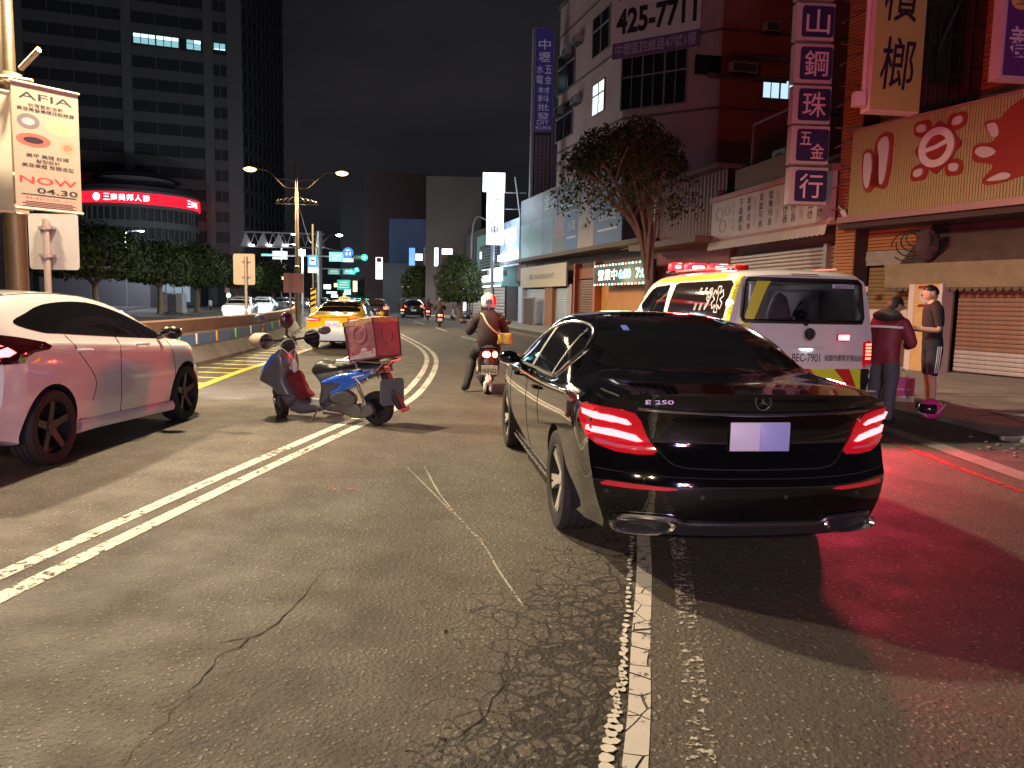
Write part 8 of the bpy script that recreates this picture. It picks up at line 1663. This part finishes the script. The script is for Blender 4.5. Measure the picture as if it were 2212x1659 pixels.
block('narrow dark apartment block at the far left of the gap', 582, 612, 292, 170, 14, (.20, .18, .17), 8, 2)
block('far dark tower behind the green traffic lights', 786, 838, 446, 150, 20, (.10, .10, .11), 7, 3)
block('brown dark block behind the violet wall', 836, 950, 415, 120, 18, (.09, .05, .05), 6, 5)
vt, vF, vw, vz = block('plain violet blue wall lit from the street', 863, 946, 488, 96, 8, (.14, .15, .28)); 
gt, gF, gw, gz = block('grey apartment house with balconies left of the white pole sign', 942, 1046, 414, 84, 10, (.15, .13, .13), 0, 0)
for z in (.38, .60, .80, .93): part('balcony_band', gt, gF, -gw, 0, gz*z, gz*z+.35, -.5, 0, M('balcony_grey', (.26, .23, .22), .8))
for k_ in range(3):
    for j_ in range(4): window(gt, gF, -gw*(.95-.23*j_), -gw*(.95-.23*j_)+1.5, gz*(.66+.11*k_), gz*(.66+.11*k_)+1.6, 2, 1)
window(gt, gF, -gw*.50, -gw*.34, gz*.44, gz*.56, 2, 2);  part('balcony', gt, gF, -gw, -gw*.72, gz*.38, gz*.58, -1.0, -.9, M('balcony_grey', (.26, .23, .22)))
block('low dark row of shops beyond the street trees on the right', 846, 1040, 575, 90, 6, (.05, .045, .045))
# glowing signs far down the street
def glow(label, x0, x1, y0, y1, Y, col, s, txt=None, ink=None, vertical=True):
    p, q = A(x0, y1, Y), A(x1, y0, Y); t = thing('neon_sign', label, 'sign', ((p.x+q.x)/2, Y, p.z), 0, 'glowing shop signs far down the street'); w_, h = q.x-p.x, q.z-p.z
    b = MB(); b.box((0, 0, h/2), (w_, .3, h)); b.build('light_box', EM('glow_%03d%03d%03d_%d' % (*[int(c*255) for c in col], s*10), col, s), t, 0)
    b = MB()
    for a in (-1, 1): b.box((a*(w_/2+.03), 0, h/2), (.06, .34, h+.1))
    b.build('case', PBLACK, t, 0)
    if txt:
        b = MB(); T = Matrix.Translation((0, -.16, 0)) @ Matrix.Rotation(pi/2, 4, 'X')
        for i, ch in enumerate(txt): put(b, ch, (0, h-(i+.5)*h/len(txt)), w_*.7, h/len(txt)*.75, 0, T, .0, .01)
        b.build('lettering', M('glow_ink_%d%d%d' % tuple(int(c*9) for c in ink), ink, .6, es=.0), t, 0)
    return t
glow('tall pale sign with red top', 812, 827, 556, 603, 88, (.85, .80, .95), 2.2, '一大藥局', (.5, .05, .1)); glow('white sign of the pill shape right of the lower green light', 805, 810, 560, 584, 110, (1, .9, .85), 4); glow('pinkish white small sign left of the small street tree', 852, 859, 578, 610, 92, (.9, .75, .9), 2.2, '寵物', (.3, .05, .2)); glow('white block sign beside the pinkish one', 859, 866, 588, 608, 92, (.9, .95, 1), 4)
glow('blue vertical sign on the violet wall', 884, 897, 536, 573, 80, (.10, .28, 1), 1.8, '中國信', (.8, .85, 1)); glow('white light box in front of the blue sign', 898, 913, 549, 562, 78, (1, .92, .8), 5); glow('dim board with a middle character', 915, 937, 535, 574, 76, (.20, .20, .17), .35, '中心', (.02, .02, .02))
glow('leaning white and blue banner light', 938, 948, 535, 575, 70, (.8, .88, 1), 1.2, '冰茶', (.05, .25, .6)); glow('white glowing letters above the green tree', 955, 978, 538, 549, 68, (.95, .97, 1), 4); glow('small white sign left of the white pole sign', 1036, 1041, 544, 560, 60, (.8, .8, .85), 1.2)
glow('red and yellow far sign', 763, 772, 607, 630, 120, (1, .55, .25), 3); glow('pink neon sign beyond the marker post', 684, 694, 609, 628, 110, (1, .35, .65), 3); glow('orange far sign by the opposing lanes', 722, 733, 612, 620, 130, (1, .5, .2), 3); glow('teal glow sign above the taxi', 744, 758, 625, 636, 125, (.25, 1, .85), 3); glow('white far shop light', 700, 715, 615, 624, 140, (.75, 1, .95), 4); glow('teal far shop light', 706, 728, 630, 634, 140, (.3, .95, .9), 3); glow('white far shop light, lower', 716, 730, 637, 642, 140, (.85, 1, 1), 4); glow('small yellow lantern left of the lamp post', 610, 615, 598, 604, 90, (1, .75, .2), 3)
glow('bright shop window far right', 965, 985, 625, 668, 78, (1, .85, .65), 1.5); glow('orange shop window beside it', 985, 1000, 630, 668, 77, (1, .45, .15), .9); glow('white strip lights by the grey shutters', 1000, 1008, 622, 690, 70, (.9, .95, 1), 1.5); glow('yellow curved shop light under the small tree', 868, 885, 617, 622, 84, (1, .75, .35), 5); glow('round white shop light', 888, 908, 632, 640, 84, (.9, 1, .95), 4); glow('small white ring sign', 858, 868, 640, 650, 95, (.9, .95, 1), 4); glow('twin white far lamps', 818, 826, 633, 638, 110, (1, .97, .9), 6)
lamp('street_glow', A(990, 660, 72)+V((-2, -3, 1)), 500, (1, .85, .7), 1.5, 'POINT'); lamp('street_glow', A(880, 600, 84)+V((0, -4, 1)), 420, (.6, .7, 1), 2, 'POINT'); lamp('street_glow', A(740, 600, 110), 900, (.6, 1, .9), 3, 'POINT')
# ------------------------------------------------------------------ junction: mast arm, lights, gantry
Yj = 62; jm = thing('traffic_signal', 'mast arm with a bright green traffic light and street name plates', 'traffic light', (A(688, 640, Yj).x, Yj, 0)); J_ = lambda x, y: A(x, y, Yj)-jm.location; GAL = M('galvanised', (.42, .42, .44), .45, .6)
b = MB(); b.tube([(0, 0, 0), (0, 0, J_(688, 500).z)], [.13, .09], 10); b.build('pole', GAL, jm); b = MB(); b.tube([J_(565, 552), J_(688, 553), J_(776, 557)], .07, 8); b.build('mast_arm', GAL, jm)
def plate(nm, x0, x1, y0, y1, m, dy=-.15): p, q = J_(x0, y1), J_(x1, y0); b = MB(); b.box(((p.x+q.x)/2, dy, (p.z+q.z)/2), (q.x-p.x, .06, q.z-p.z)); return b.build(nm, m, jm, 0)
SGN = M('sign_green', (.02, .30, .22), .4, es=.35, ecol=(.1, .9, .7)); SWH = M('sign_white', (.62, .65, .66), .4, es=.30, ecol=(.9, 1, 1))
g1 = plate('name_plate', 712, 743, 545, 565, SGN); b = MB(); T = Matrix.Translation((0, -.19, 0)) @ Matrix.Rotation(pi/2, 4, 'X'); c_ = J_(728, 555); put(b, '中山路', (c_.x, c_.z+.12), .75, .22, 0, T, .0, 0); put(b, '485.6', (c_.x, c_.z-.16), .7, .18, 0, T, .0, 0); b.build('lettering', SWH, g1, 0)
for x0, x1, y0, y1 in ((590, 622, 543, 554), (590, 622, 556, 560), (743, 764, 559, 566)): plate('white_plate', x0, x1, y0, y1, SWH)
plate('green_tube', 566, 590, 549, 552, EM('green_tube', (.15, .8, .5), .8))
c_ = J_(753, 546); b = MB(); b.lathe([(.42, -.02), (.42, .02), (.001, .02)], 28, 0, Matrix.Translation((c_.x, -.2, c_.z)) @ Matrix.Rotation(pi/2, 4, 'X')); dsc = b.build('blue_disc', M('disc_blue', (.02, .08, .55), .4, es=.35, ecol=(.03, .15, 1)), jm); b = MB(); b.pillow([(c_.x-.22, c_.z-.2), (c_.x+.02, c_.z-.2), (c_.x-.05, c_.z+.02), (c_.x-.12, c_.z+.06)], .01, .04, 0, Matrix.Translation((0, -.235, 0))); b.box((c_.x+.17, -.235, c_.z-.08), (.09, .02, .26)); b.box((c_.x, -.235, c_.z+.20), (.30, .02, .08)); b.build('disc_symbol', SWH, dsc)
def head_(nm, x, y, Y, root, es): 
    c = A(x, y, Y)-root.location; b = MB(); b.box((c.x-.38, 0, c.z), (1.25, .22, .42), 0, None, .06); h = b.build('signal_head', PBLACK, root, 0); b = MB(); b.ball((c.x, -.12, c.z), (.24, .06, .24), 18, 12); gl = b.build('green_lens', EM('signal_green', (.02, 1, .50), 1.7), h); b = MB(); b.ball((c.x, -.14, c.z), (.11, .06, .11), 14, 8); b.build('bright_core', EM('signal_core', (.35, 1, .8), es), gl)
    for dx in (-.36, -.74): b = MB(); b.ball((c.x+dx, -.11, c.z), (.15, .04, .15), 14, 8); b.build('dark_lens', M('lens_off', (.05, .03, .02), .2), h)
    lamp('signal_glow', root.location+c+V((0, -.6, 0)), 160, (.05, 1, .55), .15, 'POINT')
head_('signal_head', 788, 556, Yj, jm, 22)
Yj2 = 84; jn = thing('traffic_signal', 'second farther mast arm with a green light and two dim name plates', 'traffic light', (A(690, 640, Yj2).x, Yj2, 0)); q_ = lambda x, y: A(x, y, Yj2)-jn.location; b = MB(); b.tube([(0, 0, 0), (0, 0, q_(690, 520).z)], [.13, .09], 8); b.tube([q_(690, 580), q_(768, 582)], .06, 6); b.build('pole', GAL, jn)
for x0, x1, y0, y1, m in ((709, 735, 581, 593, M('plate_dimgreen', (.05, .18, .14), .5, es=.1, ecol=(.2, .8, .6))), (741, 768, 581, 593, M('plate_dimblue', (.04, .12, .20), .5, es=.12, ecol=(.2, .6, .9))), (729, 757, 605, 626, SGN)):
    p, q = q_(x0, y1), q_(x1, y0); b = MB(); b.box(((p.x+q.x)/2, -.1, (p.z+q.z)/2), (q.x-p.x, .06, q.z-p.z)); o = b.build('name_plate', m, jn, 0); b = MB()
    for i in range(3): b.box(((p.x+q.x)/2, -.14, p.z+(q.z-p.z)*(.25+.25*i)), ((q.x-p.x)*(.8-.1*i), .02, (q.z-p.z)*.1))
    b.build('text_lines', SWH, o, 0)
head_('signal_head', 771, 583, Yj2, jn, 22)
rl = thing('traffic_signal', 'small red and white signal post by the opposing lanes', 'traffic light', A(492, 668, 80)*1); rl.location.z = 0; b = MB(); zz_ = A(492, 622, 80).z; b.cyl((0, 0, 0), (0, 0, zz_), .07, None, 8); b.box((0, -.05, zz_), (.4, .3, 1.0)); b.build('pole', GAL, rl); b = MB(); b.ball((0, -.22, zz_+.25), .17, 12, 8); b.build('red_lens', EM('signal_red', (1, .12, .05), 14), rl); b = MB(); b.ball((.2, -.22, zz_-.75), .20, 12, 8); b.build('white_lens', EM('signal_warm', (1, .9, .6), 10), rl)
Yg = 70; gn = thing('sign_gantry', 'steel sign gantry with three triangular braces over the opposing lanes', 'gantry', (A(610, 640, Yg).x, Yg, 0)); g_ = lambda x, y: A(x, y, Yg)-gn.location; b = MB()
b.tube([g_(524, 500), g_(700, 506)], .08, 6); b.tube([g_(518, 532), g_(700, 536)], .08, 6)
for i in range(9): x = 520+20*i; b.tube([g_(x, 532), g_(x+10, 502)], .04, 5); b.tube([g_(x+10, 502), g_(x+20, 532)], .04, 5)
b.tube([g_(692, 500), V((g_(692, 500).x, 0, 0))], .14, 8); b.build('truss', M('gantry_grey', (.28, .27, .29), .6, .3), gn)
for x in (533, 568, 603): p0, p1, p2 = g_(x-13, 531), g_(x+13, 531), g_(x, 503); b = MB(); b.add([p0+V((0, -.15, 0)), p1+V((0, -.15, 0)), p2+V((0, -.15, 0)), p0+V((0, -.1, 0)), p1+V((0, -.1, 0)), p2+V((0, -.1, 0))], [(0, 1, 2), (5, 4, 3), (0, 1, 4, 3), (1, 2, 5, 4), (2, 0, 3, 5)]); b.build('triangle_plate', M('tri_grey', (.34, .30, .33), .5, es=.02, ecol=(1, .9, 1)), gn, 0)
for x in (545, 583, 618): b = MB(); c = g_(x, 530); b.box((c.x, -.25, c.z), (.45, .2, .12)); b.build('gantry_lamp', EM('gantry_lamp', (.95, .97, 1), 10), gn, 0)
fl = thing('flood_light', 'dazzling white flood light on the post behind the median lamp', 'lamp', A(651, 545, 58)); b = MB(); b.ball((0, 0, 0), (.22, .2, .22), 16, 10); b.build('lens', EM('flood_white', (.92, 1, .97), 90), fl); b = MB(); b.tube([(0, .25, .1), (0, .3, -8)], .09, 8); b.box((0, .25, 0), (.5, .2, .5), 0, None, .05); b.build('post', GAL, fl); lamp('flood_glow', fl.location+V((0, -.8, 0)), 1800, (.9, 1, .97), .3, 'POINT')
for px, y, Yl, lab in ((48, 592, 70, 'small bright white lamp low beside the square sign back'), (1022, 478, 62, 'curved street lamp left of the white pole sign')):
    q = A(px, y, Yl); t = thing('street_lamp', lab, 'street lamp', (q.x, Yl, 0)); b = MB(); b.tube(spline([(-.3 if px < 100 else 0, .3, 0), (-.3 if px < 100 else 0, .3, q.z-.2), (.0 if px < 100 else 1.4, .1, q.z)], 5), .07, 8); b.build('pole', GAL, t); b = MB(); b.ball((0 if px < 100 else 1.4, 0, q.z), (.16, .12, .1), 12, 8); b.build('lamp_glass', EM('lamp_cool', (.85, .95, 1), 40 if px < 100 else 3), t)
    if px < 100: lamp('lamp_light', (q.x, Yl-.5, q.z-.2), 2600, (.8, .92, 1), .3, 'POINT')
for x_, Yl, P in ((-42, 84, 3400), (-30, 100, 2200)):  # two lamp posts added only to brighten the tower front
    t = thing('street_lamp', 'street lamp added on the verge to light the tower, ' + ('left one' if x_ < -40 else 'right one'), 'street lamp', (x_, Yl, 0)); b = MB(); b.tube(spline([(0, 0, 0), (0, 0, 7.4), (.6, 0, 8.2), (1.6, 0, 8.3)], 5), .08, 8); b.build('pole', GAL, t); b = MB(); b.ball((1.8, 0, 8.25), (.3, .15, .08), 12, 8); b.build('lamp_glass', EM('lamp_cool_dim', (.85, .95, 1), 6), t); lamp('lamp_light', (x_+1.8, Yl, 7.9), P, (.80, .85, 1), .4, 'POINT')
# wires
wr = thing('overhead_wire', 'thin dark wire sagging from the lamp post towards the junction', 'wire', (-10.62, 38, 6)); b = MB(Matrix.Translation((10.62, -38, -6))); a_, c_ = V((-10.6, 38, 6.2)), A(684, 530, 75); b.tube([a_.lerp(c_, k/10)-V((0, 0, .8*sin(pi*k/10))) for k in range(11)], .014, 4); c2 = A(776, 545, 90); b.tube([c_.lerp(c2, k/8)-V((0, 0, .2*sin(pi*k/8))) for k in range(9)], .03, 4); b.build('cable', M('cable_grey', (.2, .2, .21), .6), wr)
# ------------------------------------------------------------------ far traffic
def far_car(label, col, sp=HATCH, group='cars far down the road'):
    root = thing('car', label, 'car', (0, 0, 0), 0, group); vs, fs = shell(sp, 26, 1, 6); bv = bvh_of(vs, fs); b = MB(); b.add(vs, fs); wb = 2.65
    b.build('body', M('carpaint_%02d%02d%02d' % tuple(int(c*99) for c in col), col, .2, 0, .8), root, 30)
    for s in 'LR': w_ = MB(); project(w_, bv, [(.0, 1.15), (.4, 1.38), (1.3, 1.37), (2.1, 1.08), (1.2, 1.06)], s, .2, .01); w_.build('side_window', DGLASS, root)
    w_ = MB(); project(w_, bv, [(.55, 1.06), (.48, 1.36), (-.48, 1.36), (-.55, 1.06)], 'B', .2, .01); w_.build('rear_window', DGLASS, root); w_ = MB(); project(w_, bv, [(.66, 1.08), (.5, 1.40), (-.5, 1.40), (-.66, 1.08)], 'F', .2, .01); w_.build('windscreen', DGLASS, root)
    for s in (1, -1):
        b = MB(); b.box((-.70, s*.70, .98), (.16, .26, .16), 0, None, .04); b.build('tail_lamp', EM('far_tail', (1, .06, .03), 9), root)
        b = MB(); b.ball((3.32, s*.62, .68), (.10, .17, .10), 12, 8); b.build('headlight', EM('far_head', (.92, 1, .98), 45), root)
        for x in (0, wb): wheel(root, (x, s*.80, .32), .32, .2, s, (TYRE, RIMS, RIMD), 5, False, .66, lowfi=True)
    b = MB(); b.box((-.86, 0, .62), (.03, .42, .15)); b.build('number_plate', PLATEW, root); return root
cars_ = [('silver car with dazzling headlights on the opposing lanes', (.45, .47, .50), 525, 50, 1), ('white car with headlights behind the silver one', (.6, .6, .6), 571, 62, 1), ('dark van waiting left of the striped marker post', (.05, .045, .07), 692, 66, 1), ('dark car with red tail lights right of the taxi', (.03, .02, .02), 808, 47, 0), ('black sport utility car far down the right lane', (.02, .02, .025), 893, 66, 0), ('dark car just ahead of the taxi', (.02, .012, .014), 760, 33, 0)]
for lab, c, px, Y, on in cars_:
    o = far_car(lab, c); p = A(px, 660, Y); o.location = (p.x, Y, 0); o.rotation_euler.z = (pi/2+.16) if not on else (-pi/2+.22 if px < 600 else -pi/2+.3)
for px, Y in ((525, 50), (571, 62)): p = A(px, 660, Y); lamp('headlight_beam', (p.x+.6, Y-4.2, .8), 260, (.9, 1, .97), .3, 'POINT')
proto = far_car('distant car queueing at the junction with its lights on', (.2, .2, .22), group='distant queueing cars')
for i, (px, Y, h_) in enumerate(((612, 88, -1), (632, 100, -1), (655, 112, -1), (600, 118, -1), (668, 128, -1), (745, 118, 1), (775, 96, 1), (640, 135, -1), (583, 104, -1))):
    o = proto if i == 0 else copy_tree(proto); p = A(px, 655, Y); o.location = (p.x, Y, 0); o.rotation_euler.z = (h_*pi/2)+.25
    o['label'] = 'distant queueing car ' + ('seen just left of the pinkish sign back', 'straight behind the pinkish sign back', 'right beside the far lamp post foot', 'between the white headlight car and the pinkish sign', 'just left of the striped marker post', 'behind the left half of the taxi roof', 'behind the right half of the taxi roof', 'deepest behind the pinkish sign back', 'close beside the white headlight car')[i]
# far riders
jk = [('rider in dark clothes with a lit plate, nearest of the far riders', 950, 44, (.03, .02, .02)), ('rider in reddish jacket left of the nearest far rider', 924, 58, (.14, .03, .05)), ('rider with orange light beside the sport utility car', 869, 63, (.05, .04, .05))]
for lab, px, Y, c in jk:
    p = A(px, 690, Y); sb_ = small_bike('motor_scooter', 'scooter of the ' + lab, 'scooter', (p.x, Y, 0), pi/2+.12, M('bike_far', (.04, .02, .02), .4), True, None, None, es=22); rr_ = rider(lab, (p.x, Y, 0), pi/2+.12, M('jacket_%02d' % int(c[0]*99), c, .8), M('helmet_far', (.10, .09, .09), .3), None, False, False)
pp = G(1010, 693, .0); pk = small_bike('motor_scooter', 'grey scooter parked on its stand by the street tree', 'scooter', (pp.x, pp.y, 0), R(160), M('bike_silver', (.4, .4, .42), .3, .3), False); p = A(455, 668, 76); small_bike('motor_scooter', 'white scooter parked on the far verge', 'scooter', (p.x, 76, .13), R(-70), M('bike_white', (.55, .55, .57), .3), False)
# ------------------------------------------------------------------ patrol car behind the viewer whose lights colour the scene
pt = far_car('white patrol car with red and blue roof lights behind the viewer', (.6, .6, .62), group=None); pt.name = 'patrol_car'; pt.location = (2.4, -10.5, 0); pt.rotation_euler.z = pi/2+.02
b = MB(); b.box((1.0, 0, 1.58), (.3, 1.3, .06), 0, None, .02); lbp = b.build('light_bar_base', PBLACK, pt)
for y, m in ((.42, EM('roof_blue', (.06, .10, 1), 40)), (-.42, EM('roof_red', (1, .05, .05), 40))): b = MB(); b.box((1.0, y, 1.67), (.26, .42, .12), 0, None, .04); b.build('beacon', m, lbp)
lamp('patrol_glow', (2.0, -9.1, 1.9), 1300, (.34, .24, 1), .25, 'POINT'); lamp('patrol_glow', (2.8, -9.1, 1.9), 700, (1, .16, .28), .25, 'POINT'); lamp('patrol_glow', (2.4, -8.2, 1.5), 1100, (1, .84, .90), .3, 'POINT')
